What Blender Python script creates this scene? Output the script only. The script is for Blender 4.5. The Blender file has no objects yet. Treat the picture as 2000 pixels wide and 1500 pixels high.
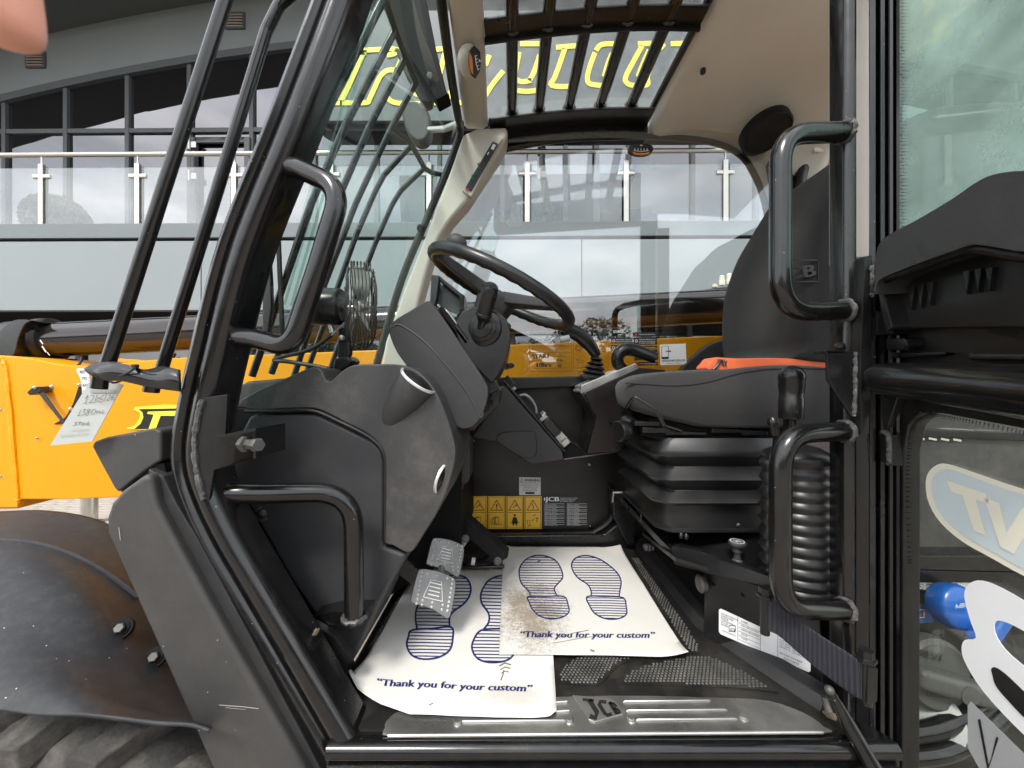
import bpy, bmesh, math, random
from mathutils import Vector, Matrix, noise as mnoise

random.seed(7)
D = bpy.data
SC = bpy.context.scene
COL = SC.collection
R = math.radians

# ------------------------------------------------------------------ camera, sky, sun, exposure
ZC, F = 1.66, 750.0          # eye height; focal length in pixels of a 2000 x 1500 picture
cam_d = D.cameras.new('camera'); cam = D.objects.new('camera', cam_d); COL.objects.link(cam)
cam.location = (0, 0, ZC); cam.rotation_euler = (R(90), 0, 0)
cam_d.sensor_width = 36; cam_d.lens = 36 * F / 2000; cam_d.clip_start = 0.01; cam_d.clip_end = 500
cam_d.dof.use_dof = True; cam_d.dof.focus_distance = 1.25; cam_d.dof.aperture_fstop = 13
SC.camera = cam
SUN_EL, SUN_AZ = 52, 205      # the sun stands high, behind and left of the viewer
world = D.worlds.new('World'); SC.world = world; world.use_nodes = True
def build_world():
    nt = world.node_tree; N = nt.nodes; L = nt.links
    bg = N['Background']; bg.inputs['Strength'].default_value = 0.1
    sky = N.new('ShaderNodeTexSky'); sky.sky_type = 'NISHITA'; sky.sun_disc = False
    sky.sun_elevation = R(SUN_EL); sky.sun_rotation = R(SUN_AZ)
    tc = N.new('ShaderNodeTexCoord')
    mp = N.new('ShaderNodeMapping'); mp.inputs['Scale'].default_value = (1, 1, 2.6)
    no = N.new('ShaderNodeTexNoise'); no.inputs['Scale'].default_value = 2.3; no.inputs['Detail'].default_value = 7; no.inputs['Roughness'].default_value = 0.58
    rp = N.new('ShaderNodeValToRGB'); rp.color_ramp.elements[0].position = 0.36; rp.color_ramp.elements[0].color = (0.6, 0.6, 0.6, 1)
    rp.color_ramp.elements[1].position = 0.62; rp.color_ramp.elements[1].color = (1, 1, 1, 1)
    n2 = N.new('ShaderNodeTexNoise'); n2.inputs['Scale'].default_value = 4.2; n2.inputs['Detail'].default_value = 6
    r2 = N.new('ShaderNodeValToRGB'); r2.color_ramp.elements[0].position = 0.3; r2.color_ramp.elements[0].color = (5.6, 5.8, 6.1, 1)
    r2.color_ramp.elements[1].position = 0.7; r2.color_ramp.elements[1].color = (11.0, 11.0, 11.0, 1)
    mx = N.new('ShaderNodeMixRGB')
    L.new(tc.outputs['Generated'], mp.inputs['Vector']); L.new(mp.outputs[0], no.inputs['Vector']); L.new(mp.outputs[0], n2.inputs['Vector'])
    L.new(no.outputs['Fac'], rp.inputs[0]); L.new(n2.outputs['Fac'], r2.inputs[0])
    L.new(rp.outputs[0], mx.inputs['Fac']); L.new(sky.outputs[0], mx.inputs['Color1']); L.new(r2.outputs[0], mx.inputs['Color2'])
    L.new(mx.outputs[0], bg.inputs['Color'])
build_world()
sun_d = D.lights.new('sun', 'SUN'); sun_d.energy = 1.3; sun_d.angle = R(14); sun_d.color = (1, 0.96, 0.9)
sun = D.objects.new('sun', sun_d); COL.objects.link(sun)
_el, _az = R(SUN_EL), R(SUN_AZ)
_dir = Vector((math.sin(_az) * math.cos(_el), math.cos(_az) * math.cos(_el), math.sin(_el)))
sun.rotation_euler = _dir.to_track_quat('Z', 'Y').to_euler(); sun.location = _dir * 30
vs = SC.view_settings; vs.view_transform = 'Standard'; vs.look = 'None'; vs.exposure = 1.44; vs.gamma = 1; vs.use_curve_mapping = False
SC.render.engine = 'CYCLES'
cy = SC.cycles; cy.use_denoising = True; cy.use_adaptive_sampling = True; cy.adaptive_threshold = 0.03; cy.max_bounces = 7; cy.diffuse_bounces = 3; cy.glossy_bounces = 4; cy.transmission_bounces = 4
cy.transparent_max_bounces = 16; cy.caustics_reflective = False; cy.caustics_refractive = False; cy.sample_clamp_indirect = 8

# ------------------------------------------------------------------ materials
MATS = {}
def mat(name, col, rough=0.5, metal=0.0, bump=0.0, bscale=300.0, var=0.0, vscale=6.0, coat=0.0, dust=0.0, dustcol=(0.35, 0.31, 0.26), dscale=9.0, spec=0.5, rvar=0.0, sheen=0.0, emit=None, specks=0.0, sscale=60.0):
    m = D.materials.new(name); m.use_nodes = True; nt = m.node_tree; N = nt.nodes; L = nt.links
    b = N['Principled BSDF']
    b.inputs['Base Color'].default_value = (*col, 1); b.inputs['Roughness'].default_value = rough; b.inputs['Metallic'].default_value = metal
    b.inputs['Coat Weight'].default_value = coat; b.inputs['Coat Roughness'].default_value = 0.08; b.inputs['Specular IOR Level'].default_value = spec
    b.inputs['Sheen Weight'].default_value = sheen
    if emit: b.inputs['Emission Color'].default_value = (*emit[0], 1); b.inputs['Emission Strength'].default_value = emit[1]
    tc = N.new('ShaderNodeTexCoord')
    cur = None
    if var:
        no = N.new('ShaderNodeTexNoise'); no.inputs['Scale'].default_value = vscale; no.inputs['Detail'].default_value = 6; no.inputs['Roughness'].default_value = 0.65
        L.new(tc.outputs['Object'], no.inputs['Vector'])
        mr = N.new('ShaderNodeMapRange'); mr.inputs[1].default_value = 0.3; mr.inputs[2].default_value = 0.7; mr.inputs[3].default_value = 1 - var; mr.inputs[4].default_value = 1 + var
        L.new(no.outputs['Fac'], mr.inputs[0])
        mu = N.new('ShaderNodeVectorMath'); mu.operation = 'SCALE'; mu.inputs[0].default_value = col
        L.new(mr.outputs[0], mu.inputs['Scale']); cur = mu.outputs[0]
    if dust:
        n1 = N.new('ShaderNodeTexNoise'); n1.inputs['Scale'].default_value = dscale; n1.inputs['Detail'].default_value = 9; n1.inputs['Roughness'].default_value = 0.75
        L.new(tc.outputs['Object'], n1.inputs['Vector'])
        mr = N.new('ShaderNodeMapRange'); mr.inputs[1].default_value = 0.45; mr.inputs[2].default_value = 0.8; mr.inputs[3].default_value = 0; mr.inputs[4].default_value = dust
        L.new(n1.outputs['Fac'], mr.inputs[0])
        mx = N.new('ShaderNodeMixRGB'); mx.inputs['Color2'].default_value = (*dustcol, 1); L.new(mr.outputs[0], mx.inputs['Fac'])
        if cur: L.new(cur, mx.inputs['Color1'])
        else: mx.inputs['Color1'].default_value = (*col, 1)
        cur = mx.outputs[0]
    if specks:
        vo = N.new('ShaderNodeTexVoronoi'); vo.inputs['Scale'].default_value = sscale; L.new(tc.outputs['Object'], vo.inputs['Vector'])
        lt = N.new('ShaderNodeMath'); lt.operation = 'LESS_THAN'; lt.inputs[1].default_value = 0.055; L.new(vo.outputs['Distance'], lt.inputs[0])
        sp = N.new('ShaderNodeSeparateColor'); L.new(vo.outputs['Color'], sp.inputs[0])
        gt = N.new('ShaderNodeMath'); gt.operation = 'LESS_THAN'; gt.inputs[1].default_value = specks; L.new(sp.outputs[0], gt.inputs[0])
        mu2 = N.new('ShaderNodeMath'); mu2.operation = 'MULTIPLY'; L.new(lt.outputs[0], mu2.inputs[0]); L.new(gt.outputs[0], mu2.inputs[1])
        mx2 = N.new('ShaderNodeMixRGB'); mx2.inputs['Color2'].default_value = (0.55, 0.52, 0.47, 1); L.new(mu2.outputs[0], mx2.inputs['Fac'])
        if cur: L.new(cur, mx2.inputs['Color1'])
        else: mx2.inputs['Color1'].default_value = (*col, 1)
        cur = mx2.outputs[0]
    if cur: L.new(cur, b.inputs['Base Color'])
    if rvar:
        n3 = N.new('ShaderNodeTexNoise'); n3.inputs['Scale'].default_value = 14; n3.inputs['Detail'].default_value = 6
        L.new(tc.outputs['Object'], n3.inputs['Vector'])
        mr = N.new('ShaderNodeMapRange'); mr.inputs[1].default_value = 0.3; mr.inputs[2].default_value = 0.7; mr.inputs[3].default_value = max(0.02, rough - rvar); mr.inputs[4].default_value = rough + rvar
        L.new(n3.outputs['Fac'], mr.inputs[0]); L.new(mr.outputs[0], b.inputs['Roughness'])
    if bump:
        n4 = N.new('ShaderNodeTexNoise'); n4.inputs['Scale'].default_value = bscale; n4.inputs['Detail'].default_value = 3
        L.new(tc.outputs['Object'], n4.inputs['Vector'])
        bp = N.new('ShaderNodeBump'); bp.inputs['Strength'].default_value = bump; bp.inputs['Distance'].default_value = 0.002
        L.new(n4.outputs['Fac'], bp.inputs['Height']); L.new(bp.outputs[0], b.inputs['Normal'])
    MATS[name] = m
    return m

def glass(name, tint, boost=1.5, add=0.0, haze=0.0, hmin=None, hazecol=(0.75, 0.78, 0.78), hscale=8.0, rough=0.0):
    """a thin pane: tinted see-through plus mirror reflection by Fresnel, with an optional haze, for films of dirt and painted sky reflection"""
    m = D.materials.new(name); m.use_nodes = True; nt = m.node_tree; N = nt.nodes; L = nt.links
    for n in list(N):
        if n.type == 'BSDF_PRINCIPLED': N.remove(n)
    out = [n for n in N if n.type == 'OUTPUT_MATERIAL'][0]
    tr = N.new('ShaderNodeBsdfTransparent'); tr.inputs[0].default_value = (*tint, 1)
    gl = N.new('ShaderNodeBsdfGlossy'); gl.inputs['Roughness'].default_value = rough; gl.inputs[0].default_value = (1, 1, 1, 1)
    lw = N.new('ShaderNodeLayerWeight'); lw.inputs[0].default_value = 0.5
    pw = N.new('ShaderNodeMath'); pw.operation = 'POWER'; pw.inputs[1].default_value = 5; L.new(lw.outputs['Facing'], pw.inputs[0])
    fr = N.new('ShaderNodeMath'); fr.operation = 'MULTIPLY_ADD'; fr.inputs[1].default_value = 0.96; fr.inputs[2].default_value = 0.04; L.new(pw.outputs[0], fr.inputs[0])
    ma = N.new('ShaderNodeMath'); ma.operation = 'MULTIPLY_ADD'; ma.inputs[1].default_value = boost; ma.inputs[2].default_value = add; ma.use_clamp = True
    L.new(fr.outputs[0], ma.inputs[0])
    mx = N.new('ShaderNodeMixShader'); L.new(ma.outputs[0], mx.inputs[0]); L.new(tr.outputs[0], mx.inputs[1]); L.new(gl.outputs[0], mx.inputs[2])
    cur = mx.outputs[0]
    if haze:
        tc = N.new('ShaderNodeTexCoord')
        no = N.new('ShaderNodeTexNoise'); no.inputs['Scale'].default_value = hscale; no.inputs['Detail'].default_value = 10; no.inputs['Roughness'].default_value = 0.72
        L.new(tc.outputs['Object'], no.inputs['Vector'])
        mr = N.new('ShaderNodeMapRange'); mr.inputs[1].default_value = 0.35; mr.inputs[2].default_value = 0.75; mr.inputs[3].default_value = haze * 0.15 if hmin is None else hmin; mr.inputs[4].default_value = haze
        L.new(no.outputs['Fac'], mr.inputs[0])
        df = N.new('ShaderNodeBsdfDiffuse'); df.inputs[0].default_value = (*hazecol, 1)
        tl = N.new('ShaderNodeBsdfTranslucent'); tl.inputs[0].default_value = (*hazecol, 1)
        ad = N.new('ShaderNodeMixShader'); ad.inputs[0].default_value = 0.5; L.new(df.outputs[0], ad.inputs[1]); L.new(tl.outputs[0], ad.inputs[2])
        m2 = N.new('ShaderNodeMixShader'); L.new(mr.outputs[0], m2.inputs[0]); L.new(cur, m2.inputs[1]); L.new(ad.outputs[0], m2.inputs[2])
        cur = m2.outputs[0]
    L.new(cur, out.inputs[0])
    MATS[name] = m
    return m

# ------------------------------------------------------------------ placing: a pixel of the photograph and a real distance give a point
def P(px, py, Y): return Vector(((px - 1000) / F * Y, Y, ZC - (py - 750) / F * Y))
def PZ(px, py, z):                       # on the level z (measured from the eye)
    return P(px, py, -z * F / (py - 750))
class Plane:
    def __init__(s, p, n):
        s.p = Vector(p); s.n = Vector(n).normalized()
        if s.n.dot(Vector((0, 0, ZC)) - s.p) < 0: s.n = -s.n
    def __call__(s, px, py, off=0.0):
        o = Vector((0, 0, ZC)); d = Vector(((px - 1000) / F, 1, -(py - 750) / F))
        t = (s.p + s.n * off - o).dot(s.n) / d.dot(s.n)
        return o + d * t
def YP(Y):
    return lambda px, py, off=0.0: P(px, py, Y - off)
def ZPl(z):
    return lambda px, py, off=0.0: PZ(px, py, z + off)

def catmull(pts, k=6, closed=False):
    pts = [Vector(p) for p in pts]; n = len(pts); out = []
    rng = n if closed else n - 1
    for i in range(rng):
        if closed: a, b, c, d = pts[i - 1], pts[i], pts[(i + 1) % n], pts[(i + 2) % n]
        else: a, b, c, d = pts[max(i - 1, 0)], pts[i], pts[i + 1], pts[min(i + 2, n - 1)]
        for j in range(k):
            t = j / k
            out.append(0.5 * ((2 * b) + (c - a) * t + (2 * a - 5 * b + 4 * c - d) * t * t + (3 * b - 3 * c + d - a) * t ** 3))
    if not closed: out.append(pts[-1])
    return out
def sm2(pts, k=4, closed=True):
    return [(v.x, v.y) for v in catmull([Vector((a, b, 0)) for a, b in pts], k, closed)]
def fillet(pts, r, k=7):
    pts = [Vector(p) for p in pts]; out = [pts[0]]
    for i in range(1, len(pts) - 1):
        a, b, c = pts[i - 1], pts[i], pts[i + 1]
        u = (a - b); v = (c - b); la, lb = u.length, v.length; u.normalize(); v.normalize()
        ang = u.angle(v)
        if ang > 3.05: out.append(b); continue
        t = min(r / math.tan(ang / 2), la * 0.48, lb * 0.48)
        p0, p1 = b + u * t, b + v * t
        for j in range(k + 1):
            s = j / k
            out.append(p0 * (1 - s) ** 2 + b * (2 * s * (1 - s)) + p1 * s * s)
    out.append(pts[-1]); return out

# ------------------------------------------------------------------ mesh builder
_TXT = {}
def text_geo(s):
    if s not in _TXT:
        c = D.curves.new('t', 'FONT'); c.body = s; c.size = 1; c.resolution_u = 2
        o = D.objects.new('t', c); COL.objects.link(o)
        dg = bpy.context.evaluated_depsgraph_get()
        me = D.meshes.new_from_object(o.evaluated_get(dg))
        vs_ = [(v.co.x, v.co.y) for v in me.vertices]; fs = [tuple(p.vertices) for p in me.polygons]
        D.objects.remove(o); D.curves.remove(c); D.meshes.remove(me)
        if not vs_: vs_ = [(0, 0), (1, 0), (1, 1)]; fs = [(0, 1, 2)]
        _TXT[s] = (vs_, fs, min(v[0] for v in vs_), max(v[0] for v in vs_))
    return _TXT[s]

class MB:
    def __init__(s): s.v = []; s.f = []
    def add(s, vs, fs):
        b = len(s.v); s.v += [Vector(v) for v in vs]; s.f += [tuple(i + b for i in f) for f in fs]; return s
    def quad(s, a, b, c, d): return s.add([a, b, c, d], [(0, 1, 2, 3)])
    def poly(s, pts): return s.add(pts, [tuple(range(len(pts)))])
    def slab(s, pts, vec):
        """flat outline pushed along vec"""
        n = len(pts); vec = Vector(vec); a = [Vector(p) for p in pts]; b = [p + vec for p in a]
        nrm = Vector((0, 0, 0))
        for i in range(n): nrm += a[i].cross(a[(i + 1) % n])
        fl = nrm.dot(vec) > 0
        fs = [tuple(range(n)), tuple(range(2 * n - 1, n - 1, -1))]
        fs += [(i, i + n, (i + 1) % n + n, (i + 1) % n) for i in range(n)]
        if fl: fs = [tuple(reversed(f)) for f in fs]
        return s.add(a + b, fs)
    def prism(s, px, Y0, Y1):
        """outline seen at distance Y0, carried straight back to Y1"""
        return s.slab([P(x, y, Y0) for x, y in px], (0, Y1 - Y0, 0))
    def box(s, c, d, rot=None):
        c = Vector(c); h = Vector(d) / 2
        vs = [Vector((x * h.x, y * h.y, z * h.z)) for x in (-1, 1) for y in (-1, 1) for z in (-1, 1)]
        if rot is not None: vs = [rot @ v for v in vs]
        return s.add([v + c for v in vs], [(0, 1, 3, 2), (4, 6, 7, 5), (0, 4, 5, 1), (2, 3, 7, 6), (0, 2, 6, 4), (1, 5, 7, 3)])
    def sweep(s, prof, path, up=None, caps=True, closed=False, scale=None):
        """prof: (u, v) ring; v runs along 'up', u across the path"""
        path = [Vector(p) for p in path]; n = len(path); m = len(prof); vs = []
        u_prev = None
        for i, p in enumerate(path):
            if closed: t = (path[(i + 1) % n] - path[i - 1])
            else: t = path[min(i + 1, n - 1)] - path[max(i - 1, 0)]
            t.normalize()
            if up is not None:
                v = Vector(up); v = (v - t * v.dot(t)).normalized(); u = t.cross(v)
            else:
                if u_prev is None:
                    a = Vector((0, 0, 1)) if abs(t.z) < 0.9 else Vector((1, 0, 0))
                    u = t.cross(a).normalized()
                else: u = (u_prev - t * u_prev.dot(t)).normalized()
                u_prev = u; v = u.cross(t)
            k = scale[i] if scale else 1
            vs += [p + u * a * k + v * b * k for a, b in prof]
        fs = []
        for i in range(n if closed else n - 1):
            j = (i + 1) % n
            fs += [(i * m + q, i * m + (q + 1) % m, j * m + (q + 1) % m, j * m + q) for q in range(m)]
        if caps and not closed: fs += [tuple(range(m - 1, -1, -1)), tuple((n - 1) * m + q for q in range(m))]
        return s.add(vs, fs)
    def tube(s, path, r, n=14, caps=True, closed=False):
        rs = r if isinstance(r, (list, tuple)) else None
        prof = [(math.cos(2 * math.pi * i / n) * (1 if rs else r), math.sin(2 * math.pi * i / n) * (1 if rs else r)) for i in range(n)]
        return s.sweep(prof, path, None, caps, closed, rs)
    def lathe(s, p0, p1, prof, n=28):
        """prof: (distance along p0>p1 in metres, radius)"""
        p0, p1 = Vector(p0), Vector(p1); t = (p1 - p0).normalized()
        a = Vector((0, 0, 1)) if abs(t.z) < 0.9 else Vector((1, 0, 0))
        u = t.cross(a).normalized(); v = u.cross(t); vs = []; m = len(prof)
        for d, r in prof:
            vs += [p0 + t * d + (u * math.cos(2 * math.pi * i / n) + v * math.sin(2 * math.pi * i / n)) * max(r, 1e-5) for i in range(n)]
        fs = [(k * n + i, k * n + (i + 1) % n, (k + 1) * n + (i + 1) % n, (k + 1) * n + i) for k in range(m - 1) for i in range(n)]
        fs += [tuple(range(n - 1, -1, -1)), tuple((m - 1) * n + i for i in range(n))]
        return s.add(vs, fs)
    def ball(s, c, r, n=20, m=12, rot=None):
        c = Vector(c); r = Vector(r) if not isinstance(r, (int, float)) else Vector((r, r, r)); vs = []
        for k in range(m + 1):
            th = math.pi * k / m
            for i in range(n):
                ph = 2 * math.pi * i / n
                q = Vector((r.x * math.sin(th) * math.cos(ph), r.y * math.sin(th) * math.sin(ph), r.z * math.cos(th)))
                if rot is not None: q = rot @ q
                vs.append(c + q)
        fs = [(k * n + i, (k + 1) * n + i, (k + 1) * n + (i + 1) % n, k * n + (i + 1) % n) for k in range(m) for i in range(n)]
        return s.add(vs, fs)
    def loft(s, rings, caps=True):
        m = len(rings[0]); vs = [p for r in rings for p in r]; n = len(rings)
        fs = [(k * m + i, k * m + (i + 1) % m, (k + 1) * m + (i + 1) % m, (k + 1) * m + i) for k in range(n - 1) for i in range(m)]
        if caps: fs += [tuple(range(m - 1, -1, -1)), tuple((n - 1) * m + i for i in range(m))]
        return s.add(vs, fs)
    def grid(s, rows, k=5):
        """smooth sheet through a net of points"""
        a = [catmull(r, k) for r in rows]; cols = [catmull([a[i][j] for i in range(len(a))], k) for j in range(len(a[0]))]
        n = len(cols[0]); m = len(cols); vs = [cols[j][i] for i in range(n) for j in range(m)]
        return s.add(vs, [(i * m + j, i * m + j + 1, (i + 1) * m + j + 1, (i + 1) * m + j) for i in range(n - 1) for j in range(m - 1)])
    def stroke(s, pts, w, mp, off=0.0, closed=False):
        """flat ribbon along picture points on a mapped plane"""
        q = [Vector((x, y)) for x, y in pts]; n = len(q); L_, R_ = [], []
        for i in range(n):
            a = q[i - 1] if (i or closed) else q[i]; b = q[(i + 1) % n] if (i < n - 1 or closed) else q[i]
            d = (b - a); d = d.normalized() if d.length > 1e-9 else Vector((1, 0)); nn = Vector((-d.y, d.x)) * (w / 2)
            L_.append(q[i] + nn); R_.append(q[i] - nn)
        vs = [mp(p.x, p.y, off) for p in L_] + [mp(p.x, p.y, off) for p in R_]
        return s.add(vs, [(i, (i + 1) % n, (i + 1) % n + n, i + n) for i in range(n if closed else n - 1)])
    def rect(s, x0, y0, x1, y1, mp, off=0.0): return s.poly([mp(x0, y0, off), mp(x0, y1, off), mp(x1, y1, off), mp(x1, y0, off)])
    def frame(s, x0, y0, x1, y1, w, mp, off=0.0): return s.stroke([(x0, y0), (x1, y0), (x1, y1), (x0, y1)], w, mp, off, True)
    def text(s, t, x0, y0, x1, y1, h, mp, off=0.0, shear=0.0, bold=0.0):
        """one line of lettering with its baseline from (x0, y0) to (x1, y1), capitals h high"""
        vs, fs, a, b = text_geo(t); d = Vector((x1 - x0, y1 - y0)); L_ = d.length; d.normalize(); up = Vector((d.y, -d.x))
        for bx in ((0,) if not bold else (-bold, 0, bold)):
            out = []
            for (u, v) in vs:
                q = Vector((x0, y0)) + d * ((u - a) / (b - a) * L_ + v * shear * h + bx) + up * (v / 0.7 * h)
                out.append(mp(q.x, q.y, off + (bx * 1e-4 if bold else 0)))
            s.add(out, fs)
        return s

def tag(o, label=None, cat=None, group=None, kind=None):
    if label: o['label'] = label
    if cat: o['category'] = cat
    if group: o['group'] = group
    if kind: o['kind'] = kind
    return o
def empty(name, loc, parent=None):
    o = D.objects.new(name, None); COL.objects.link(o); o.empty_display_size = 0.1
    o.location = loc
    if parent is not None: join(o, parent)
    return o
_WORLD = {}
def wloc(o):
    l = Vector(o.location)
    return l if o.parent is None else l            # parents keep world positions through the inverse below
def join(o, parent):
    o.parent = parent
    o.matrix_parent_inverse = wmat(parent).inverted()
def wmat(o):
    m = Matrix.Translation(o.location) @ o.rotation_euler.to_matrix().to_4x4()
    return m if o.parent is None else wmat(o.parent) @ o.matrix_parent_inverse @ m
def build(name, mb, m, parent=None, bevel=0.0, seg=2, smooth=True, sharp=40, solid=0.0, wn=True, label=None, sub=0, tri=False):
    bm = bmesh.new(); bv = [bm.verts.new(v) for v in mb.v]
    for f in mb.f:
        try: bm.faces.new([bv[i] for i in f])
        except ValueError: pass
    if bevel:
        bmesh.ops.remove_doubles(bm, verts=bm.verts, dist=1e-5)
        bmesh.ops.recalc_face_normals(bm, faces=bm.faces)
        es = [e for e in bm.edges if len(e.link_faces) == 2 and e.calc_face_angle(0) > R(28)]
        bmesh.ops.bevel(bm, geom=es, offset=bevel, segments=seg, profile=0.5, affect='EDGES', clamp_overlap=True)
    me = D.meshes.new(name)
    bm.to_mesh(me); bm.free()
    if smooth:
        me.polygons.foreach_set('use_smooth', [True] * len(me.polygons)); me.set_sharp_from_angle(angle=R(sharp))
    me.materials.append(MATS[m] if isinstance(m, str) else m)
    o = D.objects.new(name, me); COL.objects.link(o)
    if parent is not None: join(o, parent)
    if solid: md = o.modifiers.new('thickness', 'SOLIDIFY'); md.thickness = solid; md.offset = 0
    if sub: md = o.modifiers.new('round', 'SUBSURF'); md.levels = sub; md.render_levels = sub
    if bevel and wn: md = o.modifiers.new('normals', 'WEIGHTED_NORMAL'); md.keep_sharp = True
    if label: o['label'] = label
    return o
def copy_of(o, parent=None, loc=None):
    c = o.copy(); COL.objects.link(c)
    if loc is not None: c.location = loc
    if parent is not None: c.parent = parent; c.matrix_parent_inverse = wmat(parent).inverted() if parent is not o.parent else o.matrix_parent_inverse
    return c
# ------------------------------------------------------------------ the materials of the place
mat('black_paint', (0.0045, 0.0045, 0.005), 0.22, coat=0.3, rvar=0.07, dust=0.03, dscale=40, bump=0.05, bscale=45, specks=0.12, sscale=90)
mat('black_satin', (0.007, 0.007, 0.0075), 0.33, rvar=0.07, dust=0.03, dscale=16, bump=0.08, bscale=120)
mat('plastic', (0.026, 0.026, 0.0275), 0.48, bump=0.5, bscale=700, var=0.15, vscale=5, dust=0.06, dscale=7, rvar=0.06)
mat('plastic_grey', (0.040, 0.040, 0.041), 0.47, bump=0.45, bscale=700, var=0.15, vscale=5, dust=0.26, dscale=6, rvar=0.06)
mat('plastic_smooth', (0.008, 0.008, 0.0085), 0.28, rvar=0.05, dust=0.025)
mat('dash_panel', (0.034, 0.035, 0.038), 0.52, bump=0.25, bscale=900, var=0.1, dust=0.05)
mat('fender_plastic', (0.024, 0.026, 0.030), 0.46, bump=0.3, bscale=900, rvar=0.05, dust=0.08, dscale=50, spec=0.3, specks=0.3, sscale=55)
mat('guard_plastic', (0.045, 0.044, 0.043), 0.5, bump=0.3, bscale=700, var=0.1, dust=0.06, dscale=14, specks=0.12, sscale=60)
mat('rubber', (0.009, 0.009, 0.0095), 0.36, rvar=0.06, dust=0.03)
mat('rubber_matt', (0.010, 0.010, 0.010), 0.7, bump=0.4, bscale=250, dust=0.05, dscale=18, spec=0.3)
mat('tyre', (0.042, 0.040, 0.038), 0.8, bump=0.9, bscale=90, var=0.25, vscale=12, dust=0.8, dustcol=(0.22, 0.20, 0.17), dscale=8)
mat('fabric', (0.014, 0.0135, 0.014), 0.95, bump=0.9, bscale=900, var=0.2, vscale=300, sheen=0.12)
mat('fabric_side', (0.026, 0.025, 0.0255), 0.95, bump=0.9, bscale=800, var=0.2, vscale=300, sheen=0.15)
mat('beige', (0.60, 0.56, 0.49), 0.55, bump=0.15, bscale=400, var=0.04)
mat('lining', (0.84, 0.81, 0.74), 0.85, bump=0.2, bscale=600, var=0.03)
mat('yellow_paint', (0.78, 0.305, 0.0), 0.42, coat=0.08, spec=0.35, bump=0.03, bscale=30, var=0.04, vscale=3, dust=0.05, dustcol=(0.3, 0.2, 0.1))
mat('weld_yellow', (0.9, 0.36, 0.0), 0.45, bump=1.0, bscale=120)
mat('weld', (0.05, 0.05, 0.05), 0.32, bump=1.0, bscale=260, dust=0.4, dustcol=(0.4, 0.38, 0.36), dscale=80)
mat('steel', (0.62, 0.60, 0.56), 0.28, metal=1.0, rvar=0.08)
mat('steel_bright', (0.60, 0.575, 0.52), 0.34, metal=1.0, rvar=0.06)
mat('zinc', (0.5, 0.5, 0.47), 0.35, metal=0.9, rvar=0.1, dust=0.3, dustcol=(0.3, 0.27, 0.2), dscale=60)
mat('pedal_metal', (0.17, 0.17, 0.165), 0.42, metal=0.85, rvar=0.1, bump=0.4, bscale=200)
mat('pedal_stud', (0.8, 0.79, 0.75), 0.5, metal=0.3)
mat('tread_plate', (0.46, 0.45, 0.43), 0.36, metal=0.9, rvar=0.12, bump=0.15, bscale=150, var=0.3, vscale=8, dust=0.35, dustcol=(0.16, 0.13, 0.1), dscale=12)
mat('tread_bright', (0.58, 0.57, 0.55), 0.36, metal=0.9, rvar=0.08)
mat('silver_trim', (0.75, 0.75, 0.74), 0.3, metal=0.6)
mat('floor_mat', (0.013, 0.0125, 0.012), 0.42, bump=0.3, bscale=120, rvar=0.12, var=0.3, vscale=9, dust=0.35, dustcol=(0.13, 0.11, 0.085), dscale=10)
mat('mat_dots', (0.05, 0.05, 0.047), 0.6, bump=0.3, bscale=200, dust=0.8, dustcol=(0.27, 0.265, 0.23), dscale=9)
mat('dirt', (0.16, 0.13, 0.09), 0.95, bump=1.0, bscale=200, var=0.4, vscale=40)
mat('wall_panel', (0.010, 0.0075, 0.0075), 0.33, rvar=0.05, dust=0.03, dscale=9, bump=0.05)
mat('ink', (0.012, 0.018, 0.11), 0.6)
mat('ink_black', (0.015, 0.015, 0.016), 0.6)
mat('decal_yellow', (0.90, 0.52, 0.03), 0.3, coat=0.5)
mat('decal_white', (0.72, 0.72, 0.70), 0.4)
mat('decal_black', (0.014, 0.014, 0.014), 0.35)
mat('decal_red', (0.5, 0.03, 0.02), 0.4)
mat('lettering_white', (0.75, 0.75, 0.73), 0.5)
mat('lettering_yellow', (0.88, 0.78, 0.06), 0.45)
mat('badge_blue', (0.62, 0.70, 0.72), 0.5)
mat('screen_off', (0.10, 0.12, 0.115), 0.25)
mat('bolt_dark', (0.10, 0.097, 0.09), 0.6, metal=0.6, rvar=0.1, dust=0.3, dscale=60)
mat('badge_cream', (0.84, 0.81, 0.67), 0.5)
mat('sticker_white', (0.86, 0.86, 0.87), 0.45, var=0.03)
mat('sticker_grey', (0.36, 0.37, 0.37), 0.5, var=0.05)
mat('cap_blue', (0.012, 0.10, 0.42), 0.3, coat=0.3)
mat('decal_blue', (0.02, 0.10, 0.36), 0.35)
mat('cap_grey', (0.075, 0.075, 0.072), 0.5, bump=0.15)
mat('belt_orange', (0.72, 0.14, 0.045), 0.7, bump=0.4, bscale=500, var=0.08)
mat('webbing', (0.016, 0.017, 0.03), 0.55, sheen=0.1)
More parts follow.
